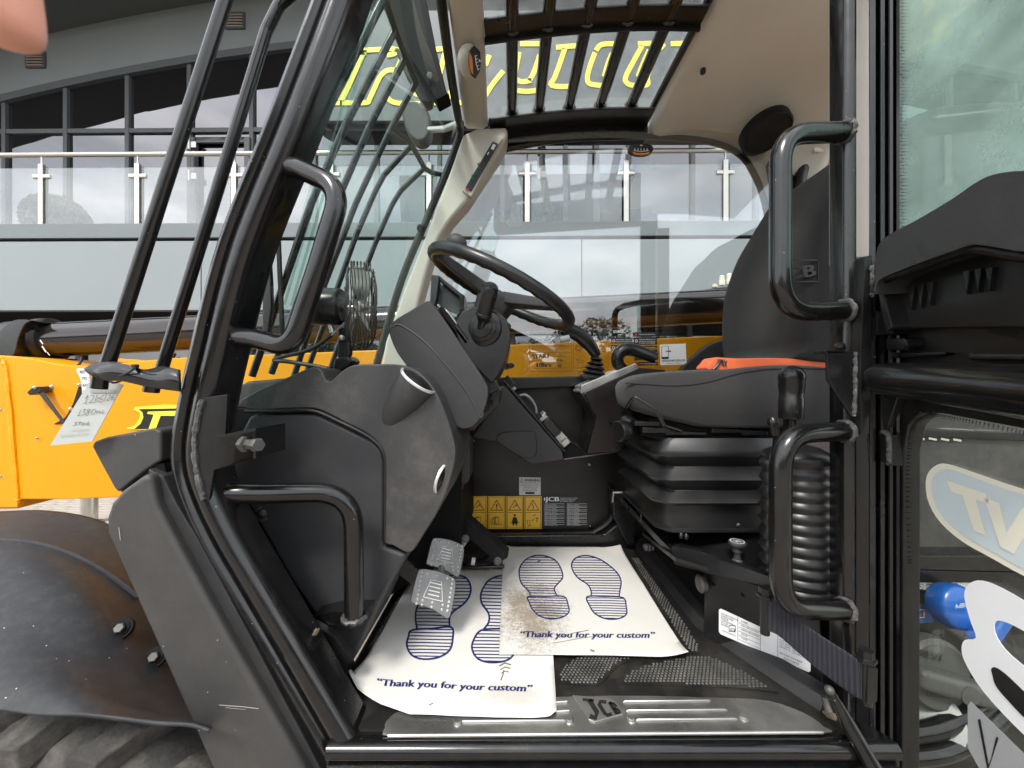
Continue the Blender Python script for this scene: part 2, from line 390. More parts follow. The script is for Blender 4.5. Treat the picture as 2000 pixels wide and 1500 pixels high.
def ribbed(m, scale):
    N = m.node_tree.nodes; L = m.node_tree.links; tc = N.new('ShaderNodeTexCoord'); w = N.new('ShaderNodeTexWave'); w.bands_direction = 'X'; w.inputs['Scale'].default_value = scale; w.inputs['Distortion'].default_value = 0.3
    bp = N.new('ShaderNodeBump'); bp.inputs['Strength'].default_value = 0.9; bp.inputs['Distance'].default_value = 0.003; L.new(tc.outputs['Object'], w.inputs['Vector']); L.new(w.outputs['Fac'], bp.inputs['Height']); L.new(bp.outputs[0], N['Principled BSDF'].inputs['Normal'])
    mx = N.new('ShaderNodeMixRGB'); mx.inputs['Color1'].default_value = (0.008, 0.008, 0.014, 1); mx.inputs['Color2'].default_value = (0.022, 0.023, 0.034, 1); L.new(w.outputs['Fac'], mx.inputs['Fac']); L.new(mx.outputs[0], N['Principled BSDF'].inputs['Base Color'])
ribbed(MATS['webbing'], 55)
mat('orange_led', (0.7, 0.24, 0.02), 0.4)
mat('led_green', (0.01, 0.12, 0.04), 0.4, spec=0.2)
mat('red_panel', (0.06, 0.012, 0.012), 0.35)
mat('tag_plastic', (0.46, 0.48, 0.46), 0.45, var=0.04)
mat('rod', (0.075, 0.07, 0.07), 0.12, metal=0.8, rvar=0.03)
mat('cladding', (0.235, 0.262, 0.27), 0.45, bump=0.04, bscale=2, var=0.03, vscale=0.8)
mat('fascia', (0.155, 0.178, 0.183), 0.45, var=0.03, vscale=0.8)
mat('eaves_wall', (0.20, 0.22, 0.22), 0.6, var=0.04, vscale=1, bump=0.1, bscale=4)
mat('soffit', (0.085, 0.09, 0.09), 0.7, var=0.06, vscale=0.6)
mat('window_frame', (0.075, 0.08, 0.084), 0.5)
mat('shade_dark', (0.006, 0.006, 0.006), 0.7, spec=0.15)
mat('vent_brown', (0.24, 0.19, 0.16), 0.6)
mat('sign_panel', (0.085, 0.10, 0.105), 0.5, var=0.06, vscale=2)
mat('paving', (0.24, 0.21, 0.18), 0.9, bump=0.6, bscale=60, var=0.2, vscale=1.2)
mat('paving_block', (0.42, 0.37, 0.32), 0.9, bump=0.6, bscale=80, var=0.2, vscale=2.5)
mat('topiary_leaf', (0.10, 0.13, 0.07), 0.6, var=0.4, vscale=20)
mat('leaf', (0.045, 0.075, 0.022), 0.6, var=0.5, vscale=1.5)
mat('bark', (0.09, 0.065, 0.045), 0.9, bump=0.8, bscale=20)
mat('skin', (0.86, 0.42, 0.31), 0.45, bump=0.1, bscale=500, var=0.05, vscale=60)
mat('nail', (0.78, 0.5, 0.42), 0.3)
mat('sleeve', (0.05, 0.06, 0.09), 0.9, bump=0.5, bscale=400)
glass('windscreen_glass', (0.74, 0.87, 0.83), boost=0.6, haze=0.02, hscale=5)
glass('side_glass', (0.95, 0.97, 0.965), boost=2.0, add=0.012)
glass('door_glass', (0.80, 0.93, 0.88), boost=1.2, haze=0.46, hmin=0.18, hscale=2.5, hazecol=(0.76, 0.95, 0.88))  # mint haze brightens the pane, painted in for reflected sky
glass('lower_glass', (0.92, 0.94, 0.91), boost=0.9, haze=0.02, hscale=4, hazecol=(0.5, 0.52, 0.45))
glass('roof_glass', (0.86, 0.89, 0.89), boost=1.0, haze=0.20, hscale=14)
glass('balustrade_glass', (0.93, 0.95, 0.95), boost=1.4, add=0.05, haze=0.14, hmin=0.10, hscale=1)  # pale haze: a whitish film plus painted sky reflection
def paper_mat(name, dirt, cx, cy, rx, ry):
    m = mat(name, (0.66, 0.645, 0.60), 0.8, bump=0.1, bscale=300); N = m.node_tree.nodes; L = m.node_tree.links; b = N['Principled BSDF']
    tc = N.new('ShaderNodeTexCoord')
    n1 = N.new('ShaderNodeTexNoise'); n1.inputs['Scale'].default_value = 90; n1.inputs['Detail'].default_value = 8; n1.inputs['Roughness'].default_value = 0.8; n1.inputs['Distortion'].default_value = 1.2
    n2 = N.new('ShaderNodeTexNoise'); n2.inputs['Scale'].default_value = 9; n2.inputs['Detail'].default_value = 3
    mp = N.new('ShaderNodeMapping'); mp.inputs['Location'].default_value = (-cx / rx, -cy / ry, 0); mp.inputs['Scale'].default_value = (1 / rx, 1 / ry, 0)
    gr = N.new('ShaderNodeTexGradient'); gr.gradient_type = 'SPHERICAL'
    L.new(tc.outputs['Object'], n1.inputs['Vector']); L.new(tc.outputs['Object'], n2.inputs['Vector']); L.new(tc.outputs['Object'], mp.inputs['Vector']); L.new(mp.outputs[0], gr.inputs[0])
    a = N.new('ShaderNodeMath'); a.operation = 'MULTIPLY'; L.new(gr.outputs['Fac'], a.inputs[0]); L.new(n2.outputs['Fac'], a.inputs[1])
    c = N.new('ShaderNodeMath'); c.operation = 'ADD'; L.new(n1.outputs['Fac'], c.inputs[0]); L.new(a.outputs[0], c.inputs[1])
    mr = N.new('ShaderNodeMapRange'); mr.inputs[1].default_value = 0.68; mr.inputs[2].default_value = 0.92; mr.inputs[4].default_value = dirt; L.new(c.outputs[0], mr.inputs[0])
    mx = N.new('ShaderNodeMixRGB'); mx.inputs['Color1'].default_value = (0.66, 0.645, 0.60, 1); mx.inputs['Color2'].default_value = (0.20, 0.145, 0.085, 1)
    L.new(mr.outputs[0], mx.inputs['Fac']); L.new(mx.outputs[0], b.inputs['Base Color'])
def facade_glass(name, refl, base):
    m = D.materials.new(name); m.use_nodes = True; N = m.node_tree.nodes; L = m.node_tree.links
    b = N['Principled BSDF']; b.inputs['Base Color'].default_value = (*base, 1); b.inputs['Roughness'].default_value = 0.5; b.inputs['Specular IOR Level'].default_value = 0.0
    gl = N.new('ShaderNodeBsdfGlossy'); gl.inputs['Roughness'].default_value = 0.015; gl.inputs[0].default_value = (0.95, 0.93, 0.97, 1)
    mx = N.new('ShaderNodeMixShader'); mx.inputs[0].default_value = refl; out = [n for n in N if n.type == 'OUTPUT_MATERIAL'][0]
    tc = N.new('ShaderNodeTexCoord'); no = N.new('ShaderNodeTexNoise'); no.inputs['Scale'].default_value = 0.7
    bp = N.new('ShaderNodeBump'); bp.inputs['Strength'].default_value = 0.03; bp.inputs['Distance'].default_value = 0.1
    L.new(tc.outputs['Object'], no.inputs['Vector']); L.new(no.outputs['Fac'], bp.inputs['Height']); L.new(bp.outputs[0], gl.inputs['Normal'])
    L.new(b.outputs[0], mx.inputs[1]); L.new(gl.outputs[0], mx.inputs[2]); L.new(mx.outputs[0], out.inputs[0]); MATS[name] = m
facade_glass('facade_glass', 0.22, (0.003, 0.003, 0.004))
facade_glass('ground_glass', 0.15, (0.01, 0.01, 0.012))
# ------------------------------------------------------------------ ground
g = MB(); g.quad((-120, -120, 0), (120, -120, 0), (120, 120, 0), (-120, 120, 0))
ground = tag(build('ground', g, 'paving', smooth=False), kind='structure')
def paving():
    mb = MB(); mb.box((0, 0, 0.0), (0.196, 0.096, 0.05))
    first = build('paving_block', mb, 'paving_block', ground, bevel=0.006, seg=1)
    first.location = (-4.4, 4.1, 0); n = 0
    for j in range(19):
        for i in range(15):
            if i == 0 and j == 0: continue
            c = copy_of(first, ground)
            c.location = (-4.4 - i * 0.2 - (0.1 if j % 2 else 0), 4.1 + j * 0.1, random.uniform(-0.003, 0.003)); c.rotation_euler.z = random.uniform(-0.012, 0.012)
paving()

# ------------------------------------------------------------------ building behind the machine
bld = empty('building', (0, 6.0, 0)); tag(bld, 'long grey clad building with arched eaves and mirrored upper windows', 'building')
YW, YB = 8.0, 6.0
zs = lambda X: 8.5 - 0.0108 * (X - 0.3) ** 2
zh = lambda X: zs(X) - 1.13
Zr = lambda z: z + ZC
def arch_strip(mb, f0, f1, Y0, Y1, x0=-16, x1=16, n=48):
    for i in range(n):
        a = x0 + (x1 - x0) * i / n; b = x0 + (x1 - x0) * (i + 1) / n
        mb.slab([Vector((a, Y0, Zr(f0(a)))), Vector((b, Y0, Zr(f0(b)))), Vector((b, Y0, Zr(f1(b)))), Vector((a, Y0, Zr(f1(a))))], (0, Y1 - Y0, 0))
def facade():
    m = MB(); arch_strip(m, lambda x: zh(x) + 0.0, zs, YW, YW + 0.3); build('eaves_wall', m, 'eaves_wall', bld, smooth=False)
    m = MB(); n = 48
    for i in range(n):
        a = -16 + 32 * i / n; b = -16 + 32 * (i + 1) / n
        m.slab([Vector((a, 5.7, Zr(zs(a)))), Vector((b, 5.7, Zr(zs(b)))), Vector((b, 8.4, Zr(zs(b)))), Vector((a, 8.4, Zr(zs(a))))], (0, 0, 0.35))
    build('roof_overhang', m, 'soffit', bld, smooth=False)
    m = MB(); arch_strip(m, lambda x: zs(x) - 0.12, lambda x: zs(x) - 0.004, 7.2, 7.26); build('soffit_trim', m, 'eaves_wall', bld, smooth=False)
    m = MB(); arch_strip(m, lambda x: zh(x) - 0.15, lambda x: zh(x) - 0.002, YW - 0.09, YW + 0.1); build('window_head', m, 'window_frame', bld, smooth=False)
    # mullions, transom and panes
    X0, DX, ZT, ZF = -9.39 - 2 * 1.31, 1.31, 5.31, 2.54
    nb = 18
    mm = MB(); mm.box((0, 0, 0), (0.075, 0.13, 1)); 
    for k in range(nb + 1):
        x = X0 + k * DX; zt = zh(x) - 0.15
        m = MB(); m.box((x, YW - 0.028, Zr((ZF + zt) / 2)), (0.085, 0.06, zt - ZF)); build('mullion', m, 'window_frame', bld, smooth=False)
    m = MB(); m.box((X0 + nb * DX / 2, YW - 0.022, Zr(ZT)), (nb * DX, 0.055, 0.09)); build('transom', m, 'window_frame', bld, smooth=False)
    for k in range(nb):
        a = X0 + k * DX + 0.04; b = a + DX - 0.08
        t = lambda y: y + random.uniform(-0.0015, 0.0015)
        m = MB(); m.quad(Vector((a, t(YW), Zr(ZF))), Vector((b, t(YW), Zr(ZF))), Vector((b, t(YW), Zr(ZT - 0.045))), Vector((a, t(YW), Zr(ZT - 0.045)))); build('window_pane', m, 'facade_glass', bld, smooth=False)
        m = MB(); m.quad(Vector((a, t(YW), Zr(ZT + 0.045))), Vector((b, t(YW), Zr(ZT + 0.045))), Vector((b, t(YW), Zr(zh(b) - 0.1))), Vector((a, t(YW), Zr(zh(a) - 0.1)))); build('window_pane', m, 'facade_glass', bld, smooth=False)
    # doors to the balcony
    for x in (-6.69, 0.55):
        d = MB(); xs = (x, x + 1.2)
        d.box((x + 0.06, YW - 0.07, Zr(3.85)), (0.11, 0.06, 2.55)); d.box((x + 1.17, YW - 0.07, Zr(3.85)), (0.11, 0.06, 2.55)); d.box((x + 0.615, YW - 0.07, Zr(5.07)), (1.0, 0.06, 0.11)); d.box((x + 0.615, YW - 0.07, Zr(2.65)), (1.0, 0.06, 0.16))
        dr = build('balcony_door', d, 'window_frame', bld, bevel=0.006)
        for z in (4.95, 4.3):
            h = MB(); h.tube([(x + 0.0, YW - 0.14, Zr(z - 0.11)), (x + 0.0, YW - 0.14, Zr(z + 0.11))], 0.035, 8); h.box((x + 0.07, YW - 0.125, Zr(z)), (0.14, 0.03, 0.12)); build('hinge', h, 'zinc', dr)
    # vents under the eaves
    for (px, py) in ((55, 108), (453, 35)):
        c = P(px, py, YW - 0.02); fr = MB()
        for dx, dz, w, h in ((-0.19, 0, 0.035, 0.34), (0.19, 0, 0.035, 0.34), (0, 0.16, 0.345, 0.03), (0, -0.16, 0.345, 0.03)): fr.box((c.x + dx, c.y, c.z + dz), (w, 0.04, h))
        bk = MB(); bk.box((c.x, c.y + 0.012, c.z), (0.345, 0.01, 0.29))
        v = build('air_vent', fr, 'window_frame', bld, smooth=False); build('backing', bk, 'shade_dark', v, smooth=False)
        for q in range(5):
            s_ = MB(); s_.box((c.x, c.y - 0.01, c.z - 0.115 + q * 0.058), (0.343, 0.05, 0.026), Matrix.Rotation(R(35), 3, 'X')); build('slat', s_, 'vent_brown', v, smooth=False)
    # balcony slab, fascia, cladding
    m = MB(); m.box((0, 7.06, Zr(2.42)), (34, 1.85, 0.2)); build('balcony_floor', m, 'fascia', bld, smooth=False)
    m = MB(); m.box((0, YB + 0.06, Zr(2.425)), (34, 0.12, 0.23)); build('balcony_fascia', m, 'fascia', bld, bevel=0.008)
    m = MB(); m.box((0, YB + 0.1, Zr(2.285)), (34, 0.1, 0.04)); build('shadow_gap', m, 'shade_dark', bld, smooth=False)
    x = -16.9
    while x < 17:
        m = MB(); m.box((x + 2.99, YB + 0.07, Zr(1.75)), (5.985, 0.12, 1.02)); build('cladding_panel', m, 'cladding', bld, bevel=0.006); x += 6.0
    m = MB(); m.box((0, YB + 0.05, Zr(1.2)), (34, 0.14, 0.075)); build('drip_trim', m, 'cladding', bld, bevel=0.006)
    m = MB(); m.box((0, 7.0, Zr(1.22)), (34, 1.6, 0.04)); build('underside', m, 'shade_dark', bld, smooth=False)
    # ground floor: dark glazing set back below the balcony
    m = MB(); m.box((0, 8.3, Zr(0)), (34, 0.3, 6.0)); build('back_wall', m, 'shade_dark', bld, smooth=False) if False else None
    for k in range(16):
        a = -14 + k * 1.75
        m = MB(); m.quad(Vector((a + 0.05, 7.7, 0.1)), Vector((a + 1.7, 7.7, 0.1)), Vector((a + 1.7, 7.7, Zr(1.2))), Vector((a + 0.05, 7.7, Zr(1.2)))); build('ground_window', m, 'ground_glass', bld, smooth=False)
        m = MB(); m.box((a, 7.68, Zr(-0.23)), (0.09, 0.12, 2.86)); build('ground_mullion', m, 'window_frame', bld, smooth=False)
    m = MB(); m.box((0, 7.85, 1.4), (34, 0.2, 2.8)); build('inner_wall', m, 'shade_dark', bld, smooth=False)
    m = MB(); m.box((0, 7.66, 0.05), (34, 0.14, 0.1)); build('plinth', m, 'window_frame', bld, smooth=False)
facade()
bld.rotation_euler.z = -0.0108

# ------------------------------------------------------------------ balustrade
bal = empty('balustrade', (0, 6.0, 4.2)); tag(bal, 'steel and glass balustrade with a round handrail along the grey balcony', 'balustrade')
def balustrade():
    hz = ZC + 3.664
    m = MB(); m.tube([(-15, 6.06, hz), (15, 6.06, hz)], 0.036, 12, caps=True); build('handrail', m, 'steel_bright', bal)
    x = -7.52 - 3 * 1.552; k = 0; posts = []
    while x < 12:
        p = MB(); p.box((x, 6.06, ZC + 2.98), (0.078, 0.05, 1.06)); po = build('post', p, 'steel_bright', bal, bevel=0.006)
        q = MB(); q.tube([(x, 6.06, ZC + 3.48), (x, 6.06, ZC + 3.67)], 0.014, 8); build('stem', q, 'steel_bright', po)
        s_ = MB(); s_.box((x + 0.055, 6.075, ZC + 2.96), (0.05, 0.02, 1.02)); build('glazing_bar', s_, 'window_frame', po, smooth=False)
        for sx in (-1, 1):
            for zz in (3.315,):
                c = MB(); c.box((x + sx * 0.088, 6.06, ZC + zz), (0.11, 0.05, 0.07)); build('clamp', c, 'steel_bright', po, bevel=0.02, seg=3)
        m = MB(); m.box((x + 0.776, 6.062, ZC + 2.985), (1.42, 0.012, 0.93)); build('glass_panel', m, 'balustrade_glass', bal, smooth=False)
        x += 1.552
balustrade()
bal.rotation_euler.z = -0.0108

# ------------------------------------------------------------------ sign on the building
sgn = empty('building_sign', (0.1, 5.8, 5.5)); tag(sgn, 'grey sign box with large yellow outlined slanted letters above the balcony', 'sign')
def sign():
    YS = 5.6
    m = MB(); m.prism([(600, 20), (1440, 20), (1440, 222), (1425, 236), (640, 236), (618, 228), (606, 205)], YS, YS + 0.42)
    build('sign_box', m, 'sign_panel', sgn, bevel=0.01)
    m = MB(); m.prism([(612, 240), (1432, 240), (1425, 256), (640, 256)], YS + 0.06, YS + 0.4); build('sign_tray', m, 'shade_dark', sgn, bevel=0.01)
    mp = YP(YS - 0.006)
    L = [
     ([[(672, 87), (697, 87)], [(716, 104), (702, 104), (690, 122), (662, 184), (656, 196)], [(618, 201), (668, 201)], [(690, 122), (684, 121)], [(662, 182), (655, 182)]], 'T'),
     ([[(700, 99), (742, 97), (762, 95), (780, 99)], [(710, 104), (668, 197)], [(780, 99), (768, 106), (756, 108)], [(778, 137), (757, 138), (744, 148), (735, 165), (722, 193), (714, 201), (664, 201)]], 'r'),
     ([[(822, 96), (800, 98), (788, 110), (778, 130), (764, 165), (756, 185), (764, 198), (784, 202), (800, 196)], [(828, 168), (816, 167), (809, 180), (818, 186)], [(842, 97), (830, 104)], [(800, 203), (836, 202)]], 'a'),
     ([[(852, 97), (872, 96), (868, 108), (858, 150)], [(844, 201), (868, 201), (876, 190), (884, 172)], [(884, 196), (900, 201), (918, 190)]], 'y'),
     ([[(956, 108), (948, 128)], [(946, 190), (962, 165), (983, 139)], [(1016, 86), (1054, 86)], [(1014, 102), (1007, 140), (1008, 154), (1020, 160), (1038, 157)], [(1054, 108), (1044, 138), (1034, 158)], [(1000, 176), (1028, 179), (1054, 176)]], 'g'),
     ([[(1086, 93), (1138, 91), (1134, 112), (1126, 140), (1117, 167), (1077, 167), (1083, 152), (1092, 128), (1103, 95)]], 'n'),
     ([[(1164, 99), (1172, 89), (1188, 86), (1214, 88), (1208, 98), (1197, 125), (1190, 150), (1190, 166), (1155, 165), (1147, 154), (1152, 130), (1162, 103)], [(1196, 104), (1188, 122), (1180, 150)]], 'o'),
     ([[(1246, 86), (1294, 86), (1284, 100), (1272, 128), (1264, 152), (1264, 166), (1236, 167), (1224, 162), (1222, 150), (1240, 115), (1254, 90)], [(1268, 98), (1256, 124), (1246, 150)]], 'u'),
     ([[(1310, 86), (1362, 87), (1352, 110), (1336, 112), (1326, 140), (1316, 175), (1303, 175), (1298, 168), (1318, 128), (1334, 92)]], 'r')]
    for strokes, ch in L:
        m = MB()
        for s_ in strokes:
            d = sm2(s_, 4, False) if len(s_) > 2 else s_
            n0 = len(m.v); m.stroke(d, 9.5, mp)
        build('letter', m, 'lettering_yellow', sgn, smooth=False, solid=0.012)
sign()

# ------------------------------------------------------------------ clipped bushes on the balcony
def leaf_cloud(n, rad, size, squash=1.0, shell=0.5):
    m = MB()
    for i in range(n):
        d = Vector((random.gauss(0, 1), random.gauss(0, 1), random.gauss(0, 1))).normalized()
        r = rad * (shell + (1 - shell) * random.random() ** 0.5)
        c = Vector((d.x * r, d.y * r, d.z * r * squash))
        a = Vector((random.gauss(0, 1), random.gauss(0, 1), random.gauss(0, 1))).normalized(); b = a.orthogonal().normalized(); s_ = size * random.uniform(0.6, 1.3)
        m.quad(c + a * s_, c + b * s_ * 0.5, c - a * s_, c - b * s_ * 0.5)
    return m
def topiary(px, Y, rad, label):
    base = P(px, 432, Y)
    t = empty('topiary_bush', (base.x, Y, ZC + 2.55)); tag(t, label, 'bush', 'clipped bushes on the balcony')
    f = build('foliage', leaf_cloud(2600, rad, 0.035, 1.0, 0.86), 'topiary_leaf', None, smooth=False); f.location = (base.x, Y, ZC + 2.55 + rad * 0.62); join(f, t)
    c = MB(); c.lathe((base.x, Y, ZC + 2.53), (base.x, Y, 9), [(0, 0.22), (0.2, 0.25)], 14); build('pot', c, 'window_frame', t)
    i = MB(); i.ball((base.x, Y, ZC + 2.55 + rad * 0.62), rad * 0.84); build('core', i, 'topiary_leaf', t)
topiary(112, 6.6, 0.42, 'round clipped bush behind the glass at the left end of the balcony')
topiary(1040, 6.6, 0.40, 'round clipped bush behind the balcony post above the steering wheel')

# ------------------------------------------------------------------ steel post in the yard
b = empty('bollard', (-4.95, 4.5, 0)); tag(b, 'polished steel post on the paving under the yellow boom', 'bollard')
m = MB(); m.lathe((-4.95, 4.5, 0), (-4.95, 4.5, 1), [(0, 0.072), (0.98, 0.072), (1.0, 0.06)], 20); build('shaft', m, 'steel_bright', b)
m = MB(); m.lathe((-4.95, 4.5, 0), (-4.95, 4.5, 1), [(0.028, 0.12), (0.04, 0.12)], 20); build('base_flange', m, 'steel', b)

# ------------------------------------------------------------------ trees across the yard, seen as reflections in the far cab window
def yard_trees():
    spots = [(-15, -22, 5.6), (-9.5, -25, 6.6), (-4.5, -23, 5.4), (1.5, -26, 6.4), (7, -23, 5.8), (12.5, -25, 6.8), (18.5, -22, 6.0), (-21, -24, 6.4)]
    crowns = []
    for v in range(2):
        m = MB()
        for q in range(9):
            c = Vector((random.gauss(0, 1.0), random.gauss(0, 1.0), random.uniform(-1.2, 1.4)))
            lc = leaf_cloud(420, random.uniform(0.7, 1.25), 0.14, 0.8, 0.35); m.add([p + c for p in lc.v], lc.f)
        crowns.append(m)
    first = {}
    for i, (x, y, h) in enumerate(spots):
        t = empty('yard_tree', (x, y, 0)); tag(t, 'leafy tree across the yard, seen as a reflection in the far cab window', 'tree', 'trees across the yard')
        k = i % 2
        if k not in first:
            o = build('crown', crowns[k], 'leaf', None, smooth=False); first[k] = o
        else: o = first[k].copy(); COL.objects.link(o)
        o.location = (x, y, h * 0.68); o.rotation_euler = (0, 0, i * 1.3); o.scale = (h / 5, h / 5, h / 5); o.parent = t; o.matrix_parent_inverse = wmat(t).inverted()
        m = MB(); m.tube(catmull([(x, y, 0), (x + 0.1, y, h * 0.25), (x - 0.05, y + 0.05, h * 0.5), (x, y, h * 0.75)], 4), [0.17 - 0.008 * q for q in range(13)], 9); tr = build('trunk', m, 'bark', t)
        for q in range(4):
            a = q * 1.6 + i; l = MB(); l.tube(catmull([(x, y, h * (0.35 + 0.06 * q)), (x + math.cos(a) * 0.6, y + math.sin(a) * 0.6, h * (0.5 + 0.06 * q)), (x + math.cos(a) * 1.2, y + math.sin(a) * 1.2, h * (0.6 + 0.07 * q))], 4), 0.045, 6); build('limb', l, 'bark', tr)
yard_trees()
def hedge():
    h = empty('hedge', (0, -20, 0)); tag(h, 'tall dark hedge across the yard, mirrored low in the far cab window', 'hedge')
    m = MB()
    for i in range(9000):
        x = random.uniform(-34, 34); top = 3.6 + 0.5 * math.sin(x * 0.9) + 0.4 * math.sin(x * 2.3 + 1); z = random.uniform(0.1, 1) ** 0.7 * top; c = Vector((x, -20 + random.gauss(0, 0.5), z + random.gauss(0, 0.12)))
        a = Vector((random.gauss(0, 1), random.gauss(0, 1), random.gauss(0, 1))).normalized(); b = a.orthogonal().normalized(); s_ = random.uniform(0.14, 0.3); m.quad(c + a * s_, c + b * s_ * 0.6, c - a * s_, c - b * s_ * 0.6)
    build('foliage', m, 'leaf', h, smooth=False)
    m = MB()
    for k in range(34): x = -33 + 2 * k; m.box((x, -20.2, 1.55), (2.02, 0.9, 3.1 + 0.3 * math.sin(x)))
    build('inner_growth', m, 'leaf', h, smooth=False)
hedge()
# ================================================================== the machine
th = empty('telehandler', (0, 1.2, 0)); tag(th, 'yellow telehandler with black cab seen through its open door', 'telehandler')
FZ = -0.655                                   # cab floor, below the eye
def part(name, mb, m, parent=th, **k): return build(name, mb, m, parent, **k)
def weld_ring(c, axis, r, parent, m='weld', t=0.005):
    c = Vector(c); axis = Vector(axis).normalized(); a = axis.orthogonal().normalized(); b = axis.cross(a); pts = []; n = 26
    for i in range(n):
        an = 2 * math.pi * i / n
        pts.append(c + (a * math.cos(an) + b * math.sin(an)) * (r + random.uniform(-0.0012, 0.0016)) + axis * random.uniform(-0.001, 0.001))
    mb = MB(); mb.tube(pts, [t * random.uniform(0.8, 1.2) for _ in pts], 7, closed=True); return part('weld_bead', mb, m, parent)
def bead(pts, parent, m='weld', r=0.004, n=30):
    c = catmull(pts, max(2, n // (len(pts) - 1))); mb = MB(); mb.tube([p + Vector([random.uniform(-0.0008, 0.0008) for _ in range(3)]) for p in c], [r * random.uniform(0.75, 1.25) for _ in c], 7)
    return part('weld_bead', mb, m, parent)

# ------------------------------------------------------------------ front pillar of the door opening and the sill
def pillar_and_sill():
    fr = empty('cab_frame', P(680, 1450, 0.72), th)
    path = catmull([P(x, y, 0.72) for x, y in ((690, -160), (633, 0), (545, 232), (447, 480), (390, 700), (368, 800), (358, 870), (362, 925), (382, 985), (418, 1060), (470, 1150), (560, 1305), (672, 1500), (720, 1585))], 6)
    prof = [(-0.050, 0.055), (-0.052, 0.004), (-0.049, -0.010), (-0.041, -0.019), (-0.031, -0.022), (-0.021, -0.019), (-0.014, -0.011), (-0.011, -0.004), (-0.007, -0.004), (-0.003, -0.012), (0.004, -0.016), (0.012, -0.013), (0.016, -0.005), (0.018, 0.012), (0.030, 0.018), (0.046, 0.05), (0.046, 0.066), (-0.02, 0.07)]
    m = MB(); m.sweep([(-a, b) for a, b in prof][::-1], path, (0, 1, 0)); part('front_pillar', m, 'black_paint', fr, sharp=50)
    # door seal on the pillar's inner flange
    m = MB(); m.tube([p + Vector((0.045, 0.055, 0)) for p in path[:-14]], 0.007, 8); part('door_seal', m, 'rubber_matt', fr)
    # sill
    pr = [(-0.03, -0.12), (-0.03, -0.062), (-0.034, -0.052), (-0.034, -0.040), (-0.028, -0.031), (-0.020, -0.028), (-0.013, -0.031), (-0.010, -0.036), (-0.006, -0.036), (-0.006, -0.022), (-0.012, -0.018), (-0.013, -0.007), (-0.008, 0.001), (0.0, 0.004), (0.012, 0.002), (0.03, -0.004), (0.06, -0.01), (0.06, -0.12)]
    y0 = 0.70; m = MB(); xa, xb = -0.335, 0.70
    m.loft([[Vector((x, y0 + a, ZC + FZ - 0.002 + b)) for a, b in pr] for x in (xa, xb)]); part('sill', m, 'black_paint', fr, sharp=50)
    # rear post: box section with a rolled edge
    m = MB(); X0, X1 = 0.664, 0.690
    pr = [(X0, 0.772), (X0, 0.803), (X1 - 0.004, 0.803), (X1, 0.775), (X1 - 0.003, 0.766), (X1 - 0.010, 0.762), (X1 - 0.018, 0.764), (X0 + 0.002, 0.768)]
    m.loft([[Vector((a, b, ZC + z)) for a, b in pr] for z in (-0.80, 1.05)]); part('rear_post', m, 'black_paint', fr, sharp=35)
    # pale trim of the rear corner glimpsed between post and door
    m = MB(); m.prism([(1662, -60), (1722, -60), (1722, 500), (1662, 505)], 0.84, 0.90); part('corner_trim', m, 'beige', th, bevel=0.004)
    m = MB(); m.prism([(1662, 505), (1722, 500), (1722, 1560), (1662, 1560)], 0.83, 0.88); part('corner_plate', m, 'black_satin', th, bevel=0.004)
    # gusset plates on the rear post
    m = MB(); m.slab([P(1615, 685, 0.752), P(1672, 686, 0.752), P(1672, 812, 0.752), P(1662, 812, 0.752), P(1617, 742, 0.752)], (0, 0.006, 0)); part('gusset', m, 'black_satin', fr, bevel=0.0015)
    m = MB(); m.slab([P(1613, 683, 0.752), P(1650, 683, 0.752), P(1650, 690, 0.752), P(1613, 690, 0.752)], (0, 0.03, 0)); part('gusset_lip', m, 'black_satin', fr, bevel=0.001)
    bead([P(1672, 690, 0.75), P(1671, 750, 0.75), P(1669, 812, 0.75)], fr)
    bead([P(1703, 520, 0.735), P(1704, 550, 0.735), P(1703, 580, 0.735)], fr)
    m = MB(); m.slab([P(1690, 500, 0.74), P(1704, 498, 0.74), P(1702, 800, 0.74), P(1682, 850, 0.74), P(1680, 700, 0.74)], (0, 0.05, 0)); part('hinge_plate', m, 'black_satin', fr, bevel=0.002)
    m = MB(); m.lathe(P(1640, 676, 0.765), P(1640, 676, 0.74), [(0, 0.008), (0.008, 0.008), (0.012, 0.005)], 10); part('rivet', m, 'black_paint', fr)
    # latch striker bracket on the front pillar
    m = MB(); m.slab([P(388, 778, 0.70), P(444, 770, 0.70), P(440, 850, 0.70), P(420, 905, 0.70), P(408, 978, 0.70), P(390, 975, 0.70), P(382, 930, 0.70), P(378, 860, 0.70)], (0, 0.008, 0)); part('striker_plate', m, 'black_satin', fr, bevel=0.0015)
    bead([P(395, 780, 0.699), P(384, 830, 0.699), P(380, 880, 0.699), P(386, 930, 0.699), P(398, 975, 0.699)], fr, r=0.005)
    m = MB(); m.slab([P(420, 858, 0.69), P(500, 838, 0.69), P(500, 895, 0.69), P(416, 918, 0.69)], (0, 0.006, 0)); m.slab([P(500, 838, 0.69), P(500, 895, 0.69), P(494, 895, 0.69), P(494, 838, 0.69)], (0, 0.09, 0)); m.slab([P(422, 852, 0.69), P(500, 836, 0.69), P(500, 842, 0.69), P(422, 860, 0.69)], (0, 0.09, 0))
    sb = part('striker_box', m, 'black_satin', fr, bevel=0.001)
    a, b_ = P(478, 866, 0.70), P(526, 872, 0.66)
    m = MB(); m.lathe(a, b_, [(0, 0.016), (0.014, 0.016), (0.0141, 0.010), (0.03, 0.0095), (0.035, 0.012), (0.045, 0.0125), (0.048, 0.011)], 6); part('striker_bolt', m, 'bolt_dark', sb, sharp=50)
